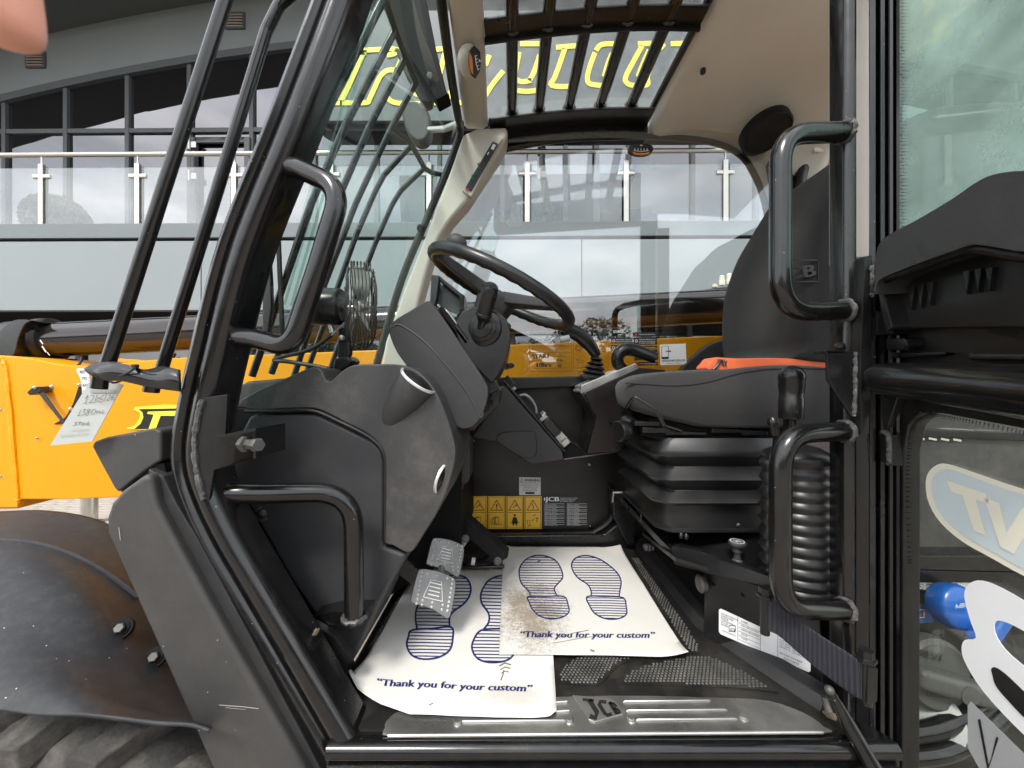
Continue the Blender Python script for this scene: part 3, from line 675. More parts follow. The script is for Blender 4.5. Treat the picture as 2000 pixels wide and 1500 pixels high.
    # triangular plate low on the pillar, behind the handle foot
    m = MB(); m.slab([P(600, 1215, 0.80), P(655, 1245, 0.80), P(690, 1292, 0.80), P(672, 1300, 0.80), P(640, 1275, 0.80)], (0, 0.02, 0)); part('corner_gusset', m, 'black_satin', fr, bevel=0.002)
    for (x, y) in ((690, 1395), (705, 1420), (612, 1235), (598, 1222), (1612, 1410), (1622, 1395)):
        c = P(x, y, 0.76); m = MB(); m.ball(c, (0.012, 0.012, 0.004), 9, 6)
        m.v = [v + Vector([random.uniform(-0.003, 0.003) for _ in range(3)]) for v in m.v]; part('caked_mud', m, 'dirt', fr)
    return fr
FRAME = pillar_and_sill()

# ------------------------------------------------------------------ grab handles
def handle(pts, r, rad, ends, lab=None):
    m = MB(); path = fillet(pts, rad, 9); m.tube(path, r, 20); h = part('grab_handle', m, 'black_paint', th, sharp=60)
    if lab: h['label'] = lab
    for i in ends: weld_ring(path[i], path[i + (1 if i == 0 else -1)] - path[i], r, h)
    return h
handle([P(528, 322, 0.735), P(585, 330, 0.72), P(668, 368, 0.70), P(622, 520, 0.70), P(570, 680, 0.70), P(500, 662, 0.72), P(438, 655, 0.735)], 0.0185, 0.062, (0, -1))
handle([P(425, 964, 0.74), P(520, 964, 0.76), P(690, 960, 0.80), P(692, 1215, 0.80)], 0.0195, 0.088, (0,))
handle([P(1650, 258, 0.768), P(1524, 262, 0.74), P(1524, 612, 0.74), P(1650, 606, 0.768)], 0.0188, 0.072, (0, -1))
handle([P(1650, 842, 0.768), P(1524, 848, 0.74), P(1524, 1188, 0.74), P(1650, 1190, 0.768)], 0.0195, 0.074, (0, -1))
m = MB(); m.slab([P(610, 1205, 0.83), P(650, 1195, 0.83), P(716, 1197, 0.80), P(716, 1213, 0.80), P(640, 1222, 0.82), P(612, 1218, 0.83)], (0, 0.05, 0)); foot = part('handle_foot', m, 'black_paint', th, bevel=0.002)
weld_ring(P(692, 1205, 0.80), (0, 0, 1), 0.021, foot)

# ------------------------------------------------------------------ windscreen, far pillar, roof, windows
FARWIN = Plane((-0.4, 1.66, 0), (math.tan(R(4.5)), 1, 0))      # the far pane closes in a little towards the rear
def shell():
    # windscreen between the pillars
    rows = []
    for (a, b) in (((690, 0), (872, 0)), ((492, 500), (812, 470)), ((440, 770), (745, 690))): pass
    m = MB()
    def xs(z): return -0.302 - (0.72 - z) * 0.292                 # rake of the screen
    zz = (-0.12, 0.3, 0.72, 1.02)
    m.grid([[Vector((xs(z) - 0.035 * math.sin(math.pi * (y - 0.74) / 0.82), y, ZC + z)) for y in (0.76, 0.95, 1.15, 1.35, 1.545)] for z in zz], 4)
    part('windscreen', m, 'windscreen_glass', th)
    for k in range(2):       # pane edge by the near pillar
        m = MB(); m.tube([Vector((xs(z) + 0.006 + 0.008 * k, 0.775 + 0.01 * k, ZC + z)) for z in (0.16, 0.5, 1.0)], 0.0025, 6); part('pane_edge', m, 'windscreen_glass', th)
    # far pillar, pale trim
    far = empty('far_pillar', P(760, 700, 1.55), th)
    m = MB(); m.prism([(903, 262), (930, 250), (990, 246), (992, 262), (978, 292), (925, 372), (912, 392), (880, 428), (858, 462), (842, 500), (820, 580), (800, 680), (795, 735), (740, 735), (752, 668), (790, 560), (838, 440), (880, 330)], 1.50, 1.60)
    part('pillar_trim', m, 'beige', far, bevel=0.014, seg=3)
    m = MB(); m.prism([(966, 262), (982, 268), (920, 384), (903, 372)], 1.488, 1.51); part('indicator_panel', m, 'beige', far, bevel=0.003)
    m = MB(); m.prism([(962, 276), (974, 281), (920, 374), (909, 366)], 1.484, 1.50); ip = part('indicator_strip', m, 'decal_black', far, bevel=0.001)
    mp = YP(1.482)
    m = MB(); m.stroke([(926, 352), (922, 344), (930, 338)], 4, mp); m.stroke([(938, 330), (933, 320), (937, 318)], 2.5, mp); part('green_light', m, 'led_green', ip)
    m = MB(); m.stroke([(914, 372), (910, 368)], 5, mp); part('red_light', m, 'decal_red', ip)
    m = MB(); m.stroke([(961, 292), (966, 282)], 6, mp); m.stroke([(952, 302), (955, 297)], 2, mp); part('white_mark', m, 'lettering_white', ip)
    m = MB(); m.lathe(P(822, 446, 1.50), P(822, 446, 1.4), [(0, 0.016), (0.01, 0.016), (0.012, 0.009), (0.02, 0.009)], 14); part('trim_screw', m, 'plastic_smooth', far)
    # screen seal along the far pillar and header
    seal = [P(858, -40, 1.00), P(864, 20, 1.06), P(880, 140, 1.24), P(894, 225, 1.42), P(898, 250, 1.50), P(890, 290, 1.52), P(835, 425, 1.53), P(785, 545, 1.53), P(742, 690, 1.53), P(736, 712, 1.53)]
    m = MB(); m.tube(catmull(seal, 5), 0.0145, 10); part('screen_seal', m, 'rubber', far)
    # header across the front of the roof
    m = MB(); s_ = []
    for (y, xa, xb) in ((0.74, -0.160, -0.060), (1.03, -0.172, -0.078), (1.25, -0.180, -0.086), (1.46, -0.188, -0.094), (1.53, -0.190, -0.096)):
        z = ZC + 1.03
        s_.append([Vector((xa, y, z + 0.05)), Vector((xa, y, z)), Vector((xa + 0.012, y, z - 0.012)), Vector((xb - 0.02, y, z - 0.014)), Vector((xb, y, z + 0.0)), Vector((xb, y, z + 0.05))])
    m.loft(s_); part('header_trim', m, 'beige', th, sharp=60)
    c = P(918, 122, 1.17); m = MB(); m.ball(c + Vector((0, 0, 0.0)), (0.038, 0.055, 0.035)); part('gauge_housing', m, 'beige', th)
    mp = Plane(P(930, 122, 1.125), (0.5, -1, -0.45)); m = MB(); o_ = [(918, 98), (926, 88), (938, 100), (940, 120), (938, 138), (930, 152), (922, 145), (917, 120)]
    m.slab([mp(x, y) for x, y in o_], mp.n * -0.012); ga = part('angle_gauge', m, 'decal_black', th, bevel=0.001)
    m = MB(); m.poly([mp(x, y, 0.001) for x, y in ((917, 100), (922, 112), (924, 130), (924, 146), (919, 138), (916, 120))]); part('gauge_scale', m, 'orange_led', ga, smooth=False)
    m = MB(); m.stroke([(928, 108), (930, 124), (934, 138)], 1.5, mp, 0.001)
    for q in range(5): m.stroke([(928 + q * 1.2, 110 + q * 6.5), (932 + q * 1.1, 108 + q * 6.5)], 1.6, mp, 0.001)
    m.stroke([(936, 116), (938, 121)], 3, mp, 0.001); part('gauge_marks', m, 'lettering_white', ga, smooth=False)
    # roof guard: bars across the roof light
    rg = empty('roof_guard', P(1000, 240, 1.51), th)
    zr = lambda x: 1.035 + 0.045 * math.sin(max(0, min(1, (x + 0.1) / 0.66)) * math.pi * 0.62)
    for px0 in (0.0, 0.105, 0.222, 0.343, 0.463):
        x = px0 * 1.03 / 1.03; z = ZC + zr(x)
        m = MB(); m.tube([(x, 0.72, z + 0.005), (x, 1.52, z + 0.005)], 0.0195, 16); b_ = part('roof_bar', m, 'black_paint', rg)
        weld_ring((x, 1.135, z + 0.005), (0, 1, 0), 0.02, b_); weld_ring((x, 1.49, z + 0.005), (0, 1, 0), 0.02, b_)
    def band(Y0, Y1, dz0, th_, xa, xb, name, mt, n=14):
        m = MB(); rings = []
        for i in range(n + 1):
            x = xa + (xb - xa) * i / n; z = ZC + zr(x) + dz0
            rings.append([Vector((x, Y0, z)), Vector((x, Y1, z)), Vector((x, Y1, z + th_)), Vector((x, Y0, z + th_))])
        m.loft(rings); return part(name, m, mt, rg, bevel=0.004)
    band(1.085, 1.15, -0.012, 0.012, -0.08, 0.56, 'cross_plate', 'black_satin')
    band(1.14, 1.152, -0.024, 0.02, -0.082, 0.562, 'cross_lip', 'black_satin')
    band(1.47, 1.56, -0.028, 0.012, -0.09, 0.55, 'rear_plate', 'black_satin')
    band(1.55, 1.60, -0.060, 0.06, -0.10, 0.55, 'rear_rail', 'black_paint')
    m = MB(); n = 10; rows = []
    m.grid([[Vector((x, y, ZC + zr(x) + 0.055)) for x in (-0.11, 0.05, 0.2, 0.35, 0.5, 0.6)] for y in (0.7, 1.0, 1.3, 1.6)], 3); part('roof_light', m, 'roof_glass', th)
    m = MB()
    for (a, b_) in ((1.5, 1.02),): pass
    m.tube([(0.566, 0.7, ZC + zr(0.566) + 0.02), (0.556, 1.56, ZC + zr(0.556) + 0.02)], 0.012, 8); part('roof_light_seal', m, 'rubber', th)
    # lining over the driver
    z0 = ZC + 1.055; rows = []
    for (y, dz) in ((0.66, 0.03), (0.9, 0.03), (1.15, 0.025), (1.35, 0.015), (1.5, 0.0), (1.57, -0.012), (1.60, -0.03)):
        fall = 0 if y < 1.4 else (0.5 if y < 1.55 else 1.0)
        rows.append([Vector((x, y, z0 + dz + e - fall * g_)) for x, e, g_ in ((0.565, 0.045, 0), (0.572, 0.02, 0), (0.61, -0.005, 0), (0.75, 0.005, 0.0), (0.9, 0.0, 0.03), (1.05, -0.02, 0.10), (1.25, -0.05, 0.2))])
    m = MB(); m.grid(rows, 5); part('roof_lining', m, 'lining', th, solid=0.004)
    for (x, y) in ((1373, 141), (1308, 242)):
        zz_ = 1.05; Yc = zz_ * F / (750 - y); c = P(x, y, Yc); m = MB(); m.lathe(c, c + Vector((0, 0, 1)), [(-0.005, 0.007), (-0.002, 0.009), (0.01, 0.009)], 12); part('lining_stud', m, 'plastic_smooth', th)
    c = P(1497, 262, 1.46); ax = Vector((0.14, -0.36, -0.92)).normalized(); m = MB(); m.lathe(c - ax * 0.03, c, [(0, 0.088), (0.033, 0.088), (0.038, 0.082), (0.033, 0.078), (0.03, 0.02), (0.03, 0.0)], 36); sp = part('speaker', m, 'rubber_matt', th)
    # roof edge and header over the door opening, above the picture
    m = MB(); m.box((0.24, 0.735, ZC + 1.085), (1.0, 0.10, 0.17)); part('door_header', m, 'black_paint', th, bevel=0.02, seg=3)
    m = MB(); m.box((0.92, 1.15, ZC + 1.16), (0.60, 0.95, 0.06)); part('roof_skin', m, 'black_satin', th, bevel=0.02)
    # far side: window surround and pane
    out = sm2([(985, 292), (1090, 274), (1200, 268), (1300, 268), (1390, 278), (1445, 302), (1475, 345), (1493, 395), (1506, 470), (1520, 600), (1532, 742)], 5, False)
    m = MB(); m.tube([P(x, y, 1.60) for x, y in out], 0.012, 8); part('window_seal', m, 'rubber', th)
    m = MB(); ring = [P(x, y, 1.605) for x, y in out]
    outer = [P(985, 240, 1.605), P(1090, 235, 1.605), P(1300, 232, 1.605), P(1420, 240, 1.605), P(1500, 262, 1.605), P(1560, 330, 1.605), P(1582, 450, 1.605), P(1590, 600, 1.605), P(1595, 742, 1.605)]
    o2 = [(v.x, v.z) for v in catmull(outer, 6)]; k = len(ring)
    o3 = [outer[0].lerp(outer[0], 0)] * 0
    oc = catmull(outer, 8); idx = [oc[min(len(oc) - 1, int(i * (len(oc) - 1) / (k - 1)))] for i in range(k)]
    m.add(ring + idx, [(i, i + 1, i + 1 + k, i + k) for i in range(k - 1)]); part('window_surround', m, 'lining', th, solid=0.02)
    m = MB(); m.slab([FARWIN(x, y) for x, y in ((768, 742), (800, 600), (880, 420), (985, 265), (1300, 245), (1500, 270), (1580, 450), (1600, 742))], (0, 0.005, 0)); part('far_window', m, 'side_glass', th, smooth=False)
    # second far pane further back, behind the backrest, with its pillar
    m = MB(); m.prism([(1500, 300), (1560, 290), (1585, 320), (1560, 345), (1552, 380), (1556, 420), (1590, 600), (1590, 760), (1540, 760), (1520, 420)], 1.57, 1.63); part('far_rear_pillar', m, 'black_satin', th, bevel=0.008)
    m = MB(); m.tube(catmull([P(1640, 292, 1.56), P(1590, 302, 1.56), P(1565, 340, 1.56), P(1560, 420, 1.56)], 6), 0.022, 10); part('rear_window_seal', m, 'rubber', th)
    m = MB(); m.prism([(1590, 260), (1700, 260), (1700, 300), (1590, 296)], 1.5, 1.6); part('rear_header', m, 'lining', th, bevel=0.01)
    # tilt gauge stuck on the far window
    g_ = MB(); g_.prism(sm2([(1229, 285), (1240, 281), (1254, 280), (1268, 282), (1275, 286), (1275, 295), (1266, 301), (1252, 303), (1237, 301), (1228, 295)], 2), 1.555, 1.57); ga = part('tilt_gauge', g_, 'decal_black', th, bevel=0.001)
    mp = YP(1.5535); m = MB(); m.poly([mp(x, y) for x, y in ((1235, 296), (1244, 299), (1260, 299), (1269, 296), (1267, 301), (1252, 303), (1238, 301))]); part('gauge_scale', m, 'orange_led', ga, smooth=False)
    m = MB(); m.stroke([(1238, 294), (1252, 296), (1267, 294)], 1.2, mp)
    for q in range(5): m.stroke([(1240 + q * 6, 290), (1240 + q * 6, 294)], 1.6, mp)
    m.stroke([(1250, 284), (1255, 284)], 2.4, mp); part('gauge_marks', m, 'lettering_white', ga, smooth=False)
shell()

# ------------------------------------------------------------------ stone guard rods in front of the windscreen
def guard():
    gd = empty('windscreen_guard', P(250, 735, 0.75), th)
    rods = [([(470, -95), (440, 0), (322, 362), (205, 728)], 0.70), ([(612, -60), (575, -15), (545, 10), (520, 60), (425, 370), (310, 740)], 0.80),
            ([(805, -110), (748, 0), (622, 250), (553, 397), (498, 595), (452, 740)], 0.92), ([(772, 58), (672, 250), (608, 397), (552, 560), (492, 735)], 1.02), ([(792, 112), (720, 250), (657, 397), (597, 545), (530, 730)], 1.13),
            ([(812, 162), (764, 250), (695, 397), (633, 558), (574, 735)], 1.24), ([(803, 284), (750, 342), (732, 376), (695, 461), (657, 568), (596, 735)], 1.36), ([(829, 328), (783, 372), (766, 400), (739, 461), (708, 540), (640, 735)], 1.46)]
    for i, (pp, Y) in enumerate(rods):
        m = MB(); r = 0.0115 if i < 2 else 0.0092
        pts = [P(x, y, Y) for x, y in pp]; m.tube(fillet(pts, 0.05, 5), r, 12); part('guard_rod', m, 'black_paint', gd)
    m = MB(); m.tube(fillet([P(764, 250, 1.24), P(800, 276, 1.30), P(829, 328, 1.46), P(842, 337, 1.5), P(868, 342, 1.55)], 0.03, 5), 0.0095, 10); part('guard_rod', m, 'black_paint', gd)
    m = MB(); m.tube(fillet([P(725, -60, 0.90), P(752, 0, 0.93), P(772, 58, 1.02), P(792, 112, 1.13), P(812, 162, 1.24)], 0.03, 4), 0.0092, 10); part('guard_rod', m, 'black_paint', gd)
    # wavy bottom bracket the near rods pass through
    top = catmull([P(x, y, 0.69) for x, y in ((166, 722), (185, 711), (222, 707), (255, 714), (285, 722), (320, 716), (350, 722))], 5)
    m = MB(); m.add(top + [p + Vector((0.004, 0.0, -0.003)) for p in top] + [p + Vector((0.012, 0.15, -0.006)) for p in top], [(i, i + 1, i + 1 + len(top), i + len(top)) for i in range(len(top) - 1)] + [(i + len(top), i + 1 + len(top), i + 1 + 2 * len(top), i + 2 * len(top)) for i in range(len(top) - 1)])
    n = len(top); lip = [P(x, y, 0.685) for x, y in ((170, 728), (200, 742), (240, 745), (290, 756), (330, 762), (352, 765))]; lp = catmull(lip, 6)
    m2 = MB(); a = [top[int(i * (n - 1) / (len(lp) - 1))] for i in range(len(lp))]; m2.add(a + lp, [(i, i + 1, i + 1 + len(lp), i + len(lp)) for i in range(len(lp) - 1)])
    part('guard_bracket', m2, 'black_paint', gd, solid=0.006)
    for (x, y) in ((195, 745), (297, 752)):
        m = MB(); m.tube([P(x + 4, y - 25, 0.70), P(x - 2, y + 14, 0.70)], 0.0125, 12); part('rod_end', m, 'black_paint', gd)
    return gd
guard()

# mirror and its arm beyond the screen
def mirror():
    mr = empty('mirror', P(808, 232, 1.7), th)
    m = MB(); m.prism(sm2([(785, 210), (800, 196), (822, 200), (838, 222), (840, 250), (832, 270), (815, 275), (798, 262), (788, 238)], 4), 1.68, 1.75); part('mirror_shell', m, 'plastic', mr, bevel=0.012, seg=3)
    m = MB(); m.tube(fillet([P(832, 254, 1.7), P(868, 252, 1.65), P(893, 242, 1.58)], 0.03), 0.013, 10); part('mirror_arm', m, 'zinc', mr)
    m = MB(); m.tube([P(828, 190, 1.68), P(835, 215, 1.7)], 0.022, 10); part('mirror_clamp', m, 'plastic', mr)
    m = MB(); m.prism([(742, -20), (828, -20), (848, 80), (872, 178), (878, 182), (852, 196), (845, 182), (800, 110), (768, 50)], 1.30, 1.36); part('light_bracket', m, 'shade_dark', th, bevel=0.005)
    m = MB(); m.lathe(P(839, 147, 1.29), P(839, 147, 1.2), [(0, 0.01), (0.008, 0.01), (0.01, 0.006)], 6); part('bracket_bolt', m, 'zinc', th)
    m = MB(); m.prism([(770, 90), (800, 105), (846, 178), (842, 200), (825, 198), (790, 140)], 1.4, 1.44); part('bracket_arm', m, 'plastic', th, bevel=0.005)
mirror()
# wiper behind the near handle
def wiper():
    w = empty('wiper', P(545, 690, 1.0), th)
    m = MB(); m.prism([(513, 440), (522, 445), (528, 545), (530, 600), (520, 680), (512, 680), (512, 560)], 0.98, 0.995); part('wiper_arm', m, 'plastic_smooth', w, bevel=0.003)
    m = MB(); m.tube([P(541, 380, 1.03), P(546, 520, 1.0), P(552, 660, 0.98)], 0.006, 8); part('wiper_blade', m, 'rubber_matt', w)
wiper()
# ------------------------------------------------------------------ front console
def console():
    co = empty('front_console', P(690, 1290, 0.9), th)
    sh = sm2([(466, 786), (500, 764), (560, 737), (600, 720), (617, 717), (628, 724), (636, 742), (646, 744), (664, 728), (690, 713), (740, 711), (785, 713), (820, 728), (850, 762), (872, 812), (886, 858), (890, 892), (878, 942), (858, 994), (830, 1040), (806, 1076), (790, 1078), (768, 1066), (749, 1056), (752, 990), (752, 905), (745, 876), (718, 848), (672, 824), (628, 802), (600, 797), (545, 799), (492, 801)], 3)
    m = MB(); m.prism(sh, 0.865, 1.16); part('console_shell', m, 'plastic_grey', co, bevel=0.022, seg=4, sharp=60)
    lo = [(486, 812), (500, 808), (612, 808), (628, 812), (730, 862), (748, 882), (751, 905), (750, 1068), (795, 1084), (742, 1180), (690, 1292), (668, 1285), (560, 1120), (452, 930), (456, 870)]
    m = MB(); m.prism(lo, 0.872, 1.12); part('console_panel', m, 'dash_panel', co, bevel=0.010, seg=3)
    m = MB(); m.prism([(440, 800), (640, 790), (770, 860), (770, 1100), (690, 1280), (440, 950)], 0.90, 1.10); part('console_core', m, 'shade_dark', co)
    # dark seam between shell and panel
    m = MB(); m.tube(catmull([P(x, y, 0.868) for x, y in ((480, 803), (545, 803), (610, 802), (660, 822), (722, 854), (748, 884), (752, 930), (751, 1056))], 5), 0.005, 8); part('seam', m, 'rubber', co)
    # bolt in its recess
    m = MB(); m.lathe(P(513, 1003, 0.875), P(513, 1003, 0.86), [(0, 0.017), (0.006, 0.017), (0.007, 0.012), (0.001, 0.0115), (0.0, 0.009), (0.010, 0.0085), (0.012, 0.006)], 24); part('panel_bolt', m, 'rubber', co)
    # air vents with silver rims
    def vent(c, n, r, depth):
        c = Vector(c); n = Vector(n).normalized()
        m = MB(); m.lathe(c - n * depth, c, [(0, r * 0.30), (depth * 0.35, r * 0.66), (depth * 0.7, r * 0.90), (depth, r * 1.0)], 36); part('vent_duct', m, 'plastic_grey', co, sharp=60)
        m = MB(); m.lathe(c - n * 0.002, c + n, [(0, r * 1.02), (0.004, r * 1.02), (0.006, r * 0.97), (0.005, r * 0.90), (0.001, r * 0.90)], 40); v = part('vent_rim', m, 'silver_trim', co)
        m = MB(); m.lathe(c - n * 0.002, c + n, [(0, r * 0.905), (0.005, r * 0.89), (0.010, r * 0.62), (0.0125, r * 0.3), (0.013, 0.0)], 30); part('vent_flap', m, 'plastic_smooth', v)
    vent(P(818, 743, 0.872), (0.60, -0.16, 0.78), 0.046, 0.17)
    vent(P(868, 933, 0.888), (0.90, -0.30, -0.28), 0.041, 0.010)
    # far-side strip of a second vent
    m = MB(); m.tube([P(904, 866, 1.18), P(888, 914, 1.18)], 0.0035, 8); part('vent_rim', m, 'silver_trim', co)
    m = MB(); m.prism([(893, 870), (908, 850), (918, 868), (918, 935), (910, 946), (880, 948)], 1.19, 1.3); part('console_flank', m, 'plastic', co, bevel=0.006)
    m = MB(); m.prism([(884, 940), (906, 945), (890, 1000), (860, 1050), (840, 1060)], 1.2, 1.3); part('console_leg', m, 'plastic_smooth', co, bevel=0.006)
console()
# front wall and dashboard top behind console, under the screen
m = MB(); m.prism([(430, 800), (790, 735), (900, 735), (900, 1080), (700, 1200), (470, 1000)], 1.17, 1.56); part('bulkhead', m, 'shade_dark', th)
m = MB(); m.prism([(430, 770), (480, 745), (560, 738), (760, 716), (790, 760), (440, 800)], 1.0, 1.54); part('dash_top', m, 'plastic', th, bevel=0.01)

# ------------------------------------------------------------------ instrument pod, column, wheel
def pod():
    po = empty('instrument_pod', P(860, 800, 1.0), th)
    side = sm2([(759, 648), (761, 636), (772, 624), (800, 607), (828, 590), (838, 588), (848, 597), (880, 642), (915, 695), (946, 742), (954, 765), (950, 790), (938, 818), (922, 834), (905, 838), (890, 832), (860, 800), (815, 740), (776, 690)], 3)
    m = MB(); m.prism(side, 0.95, 1.26); part('pod_shell', m, 'plastic', po, bevel=0.020, seg=4, sharp=60)
    m = MB(); m.tube(catmull([P(x, y, 0.9495) for x, y in ((762, 642), (775, 634), (792, 640), (830, 668), (870, 712), (905, 756), (925, 790), (938, 815), (945, 806))], 5), 0.0022, 8); part('stitched_seam', m, 'plastic_grey', po)
    # instrument glass on the slanted face
    a, b = P(852, 604, 0.97), P(906, 676, 0.97); d = (b - a); nrm = Vector((-d.z, 0, d.x)).normalized(); nrm = nrm if nrm.x > 0 else -nrm
    m = MB(); m.slab([a + nrm * 0.004, b + nrm * 0.004, b + nrm * 0.004 + Vector((0, 0.24, 0)), a + nrm * 0.004 + Vector((0, 0.24, 0))], nrm * 0.012); part('instrument_cover', m, 'shade_dark', po, bevel=0.003)
    m = MB(); m.slab([a + nrm * 0.018 + d * 0.1, b + nrm * 0.018 - d * 0.05, b + nrm * 0.018 - d * 0.05 + Vector((0, 0.1, 0)), a + nrm * 0.018 + d * 0.1 + Vector((0, 0.1, 0))], nrm * 0.002); part('instrument_screen', m, 'sticker_grey', po)
    for q in range(9):
        p = P(856 + q * 3.0, 596 + q * 3.4, 1.20); m = MB(); m.box(p, (0.006, 0.004, 0.004)); part('warning_light', m, 'lettering_white' if q < 7 else 'decal_red', po)
    # rocker switches beside the column
    m = MB(); m.prism([(900, 712), (922, 693), (932, 700), (968, 740), (974, 762), (958, 770), (940, 768)], 0.99, 1.06); part('switch_block', m, 'plastic_smooth', po, bevel=0.006)
    m = MB(); m.slab([P(901, 709, 0.985), P(923, 692, 0.985), P(930, 697, 0.985), P(908, 714, 0.985)], (0, 0.03, 0)); part('switch_cap', m, 'lettering_white', po, bevel=0.002)
    for q in range(3):
        m = MB(); m.prism([(912 + q * 13, 716 + q * 11), (932 + q * 11, 700 + q * 13), (938 + q * 11, 707 + q * 13), (918 + q * 13, 724 + q * 11)], 0.982, 1.0); part('rocker_switch', m, 'plastic', po, bevel=0.003)
    m = MB(); m.prism([(940, 800), (968, 752), (978, 762), (975, 790), (928, 838), (918, 840), (905, 838)], 1.0, 1.2); part('pod_end', m, 'plastic_smooth', po, bevel=0.005)
    m = MB(); m.prism([(888, 842), (930, 820), (945, 815), (925, 842), (905, 838), (892, 838)], 1.05, 1.15); part('pod_red_edge', m, 'red_panel', po)
    m = MB(); m.box(P(955, 783, 0.99), (0.02, 0.01, 0.008), Matrix.Rotation(R(10), 3, 'Y')); part('cable_clip', m, 'shade_dark', po, bevel=0.002)
pod()
def column():
    sc = empty('steering_column', P(960, 740, 1.1), th)
    m = MB(); m.prism(sm2([(888, 640), (896, 618), (912, 603), (940, 597), (968, 606), (990, 625), (997, 655), (992, 692), (978, 724), (966, 742), (958, 746), (936, 724), (912, 700), (898, 670)], 3), 0.97, 1.18); part('column_cover', m, 'plastic_smooth', sc, bevel=0.022, seg=4, sharp=70)
    ax = (P(956, 568, 0.92) - P(937, 640, 0.965))
    m = MB(); c = P(938, 640, 0.955); m.lathe(c + Vector((0.01, 0.035, 0)), c + Vector((0, -0.012, 0.004)), [(0, 0.048), (0.02, 0.046), (0.026, 0.036), (0.03, 0.036), (0.034, 0.028), (0.04, 0.028), (0.046, 0.016)], 28); part('stalk_boot', m, 'rubber', sc)
    m = MB(); p0 = P(938, 642, 0.95); m.lathe(p0, P(957, 566, 0.90), [(0, 0.008), (0.02, 0.011), (0.034, 0.018), (0.036, 0.0205), (0.042, 0.0205), (0.043, 0.019), (0.095, 0.0205), (0.108, 0.0195), (0.112, 0.016)], 24); st = part('control_stalk', m, 'plastic_smooth', sc)
    e = P(957, 566, 0.90); a = (e - p0).normalized(); m = MB(); m.lathe(p0 + a * 0.110, e + a, [(0, 0.0165), (0.003, 0.0165), (0.004, 0.0125), (0.007, 0.0115), (0.008, 0.009)], 20); part('stalk_button', m, 'plastic_grey', st)
    m = MB(); m.prism([(962, 716), (1000, 708), (1006, 712), (1003, 718), (962, 728)], 1.2, 1.22); part('tilt_lever', m, 'plastic_smooth', sc, bevel=0.003)
    m = MB(); m.tube(catmull([P(895, 668, 1.0), P(905, 690, 1.0), P(918, 705, 0.99)], 5), 0.006, 8); part('column_cable', m, 'rubber', sc)
    # wheel
    w = empty('steering_wheel', P(975, 600, 1.05), th)
    C = P(980, 566, 1.05); d1 = Vector((math.cos(R(26.5)), 0, -math.sin(R(26.5)))); d2 = Vector((0, 1, 0)); nn = d1.cross(d2).normalized(); nn = nn if nn.z > 0 else -nn
    rim = []
    for i in range(72):
        an = 2 * math.pi * i / 72; rim.append(C + d1 * math.cos(an) * 0.203 + d2 * math.sin(an) * 0.203)
    m = MB(); n = 12; prof = []
    # finger-grip ripple on the underside of the rim
    ring = []
    for i, p in enumerate(rim):
        t = (rim[(i + 1) % 72] - rim[i - 1]).normalized(); u = t.cross(nn).normalized()
        rr = []
        for q in range(n):
            an = 2 * math.pi * q / n; k = 0.0162 + (0.0011 * math.cos(i * math.pi) if math.sin(an) < -0.4 else 0)
            rr.append(p + u * math.cos(an) * k + nn * math.sin(an) * k)
        ring.append(rr)
    ring.append(ring[0]); m.loft(ring, caps=False); part('rim', m, 'rubber', w, sharp=80)
    hub = C - nn * 0.035
    m = MB(); m.lathe(hub - nn * 0.04, hub + nn, [(0, 0.048), (0.03, 0.055), (0.052, 0.056), (0.060, 0.050), (0.064, 0.04)], 8); part('hub', m, 'plastic', w, bevel=0.004)
    m = MB(); m.lathe(hub - nn * 0.10, hub, [(0, 0.03), (0.08, 0.03)], 18); part('column_shaft', m, 'plastic_smooth', w)
    for an in (R(195), R(322), R(88)):
        dr = d1 * math.cos(an) + d2 * math.sin(an); sd = dr.cross(nn)
        p0, p1 = hub + dr * 0.03 + nn * 0.01, C + dr * 0.198
        m = MB(); rr = []
        for t in (0, 0.25, 0.6, 1.0):
            p = p0.lerp(p1, t); wd = 0.026 - 0.012 * t; hh = 0.016 - 0.006 * t; rr.append([p + sd * wd + nn * hh, p - sd * wd + nn * hh, p - sd * wd * 0.8 - nn * hh, p + sd * wd * 0.8 - nn * hh])
        m.loft(rr); part('spoke', m, 'plastic', w, bevel=0.004)
    k0 = P(887, 486, 0.955); m = MB(); m.lathe(k0, k0 + nn, [(-0.01, 0.011), (0.002, 0.011), (0.003, 0.022), (0.012, 0.026), (0.022, 0.025), (0.030, 0.020), (0.035, 0.012), (0.037, 0.004)], 24); part('spinner_knob', m, 'plastic', w, sharp=60)
column()
# small monitor beyond the wheel
def monitor():
    mo = empty('monitor', P(872, 600, 1.36), th)
    m = MB(); m.prism([(842, 536), (858, 538), (853, 578), (848, 600), (839, 602)], 1.30, 1.34); part('sun_hood', m, 'plastic', mo, bevel=0.003)
    m = MB(); m.prism([(856, 537), (900, 572), (908, 577), (905, 605), (898, 606), (897, 580), (858, 548)], 1.31, 1.38); part('bezel', m, 'plastic_smooth', mo, bevel=0.003)
    m = MB(); m.prism([(852, 548), (898, 582), (897, 614), (850, 598)], 1.36, 1.38); part('monitor_screen', m, 'screen_off', mo)
    m = MB(); m.tube([P(897, 600, 1.38), P(896, 640, 1.38)], 0.006, 8); part('monitor_stalk', m, 'plastic_smooth', mo)
monitor()

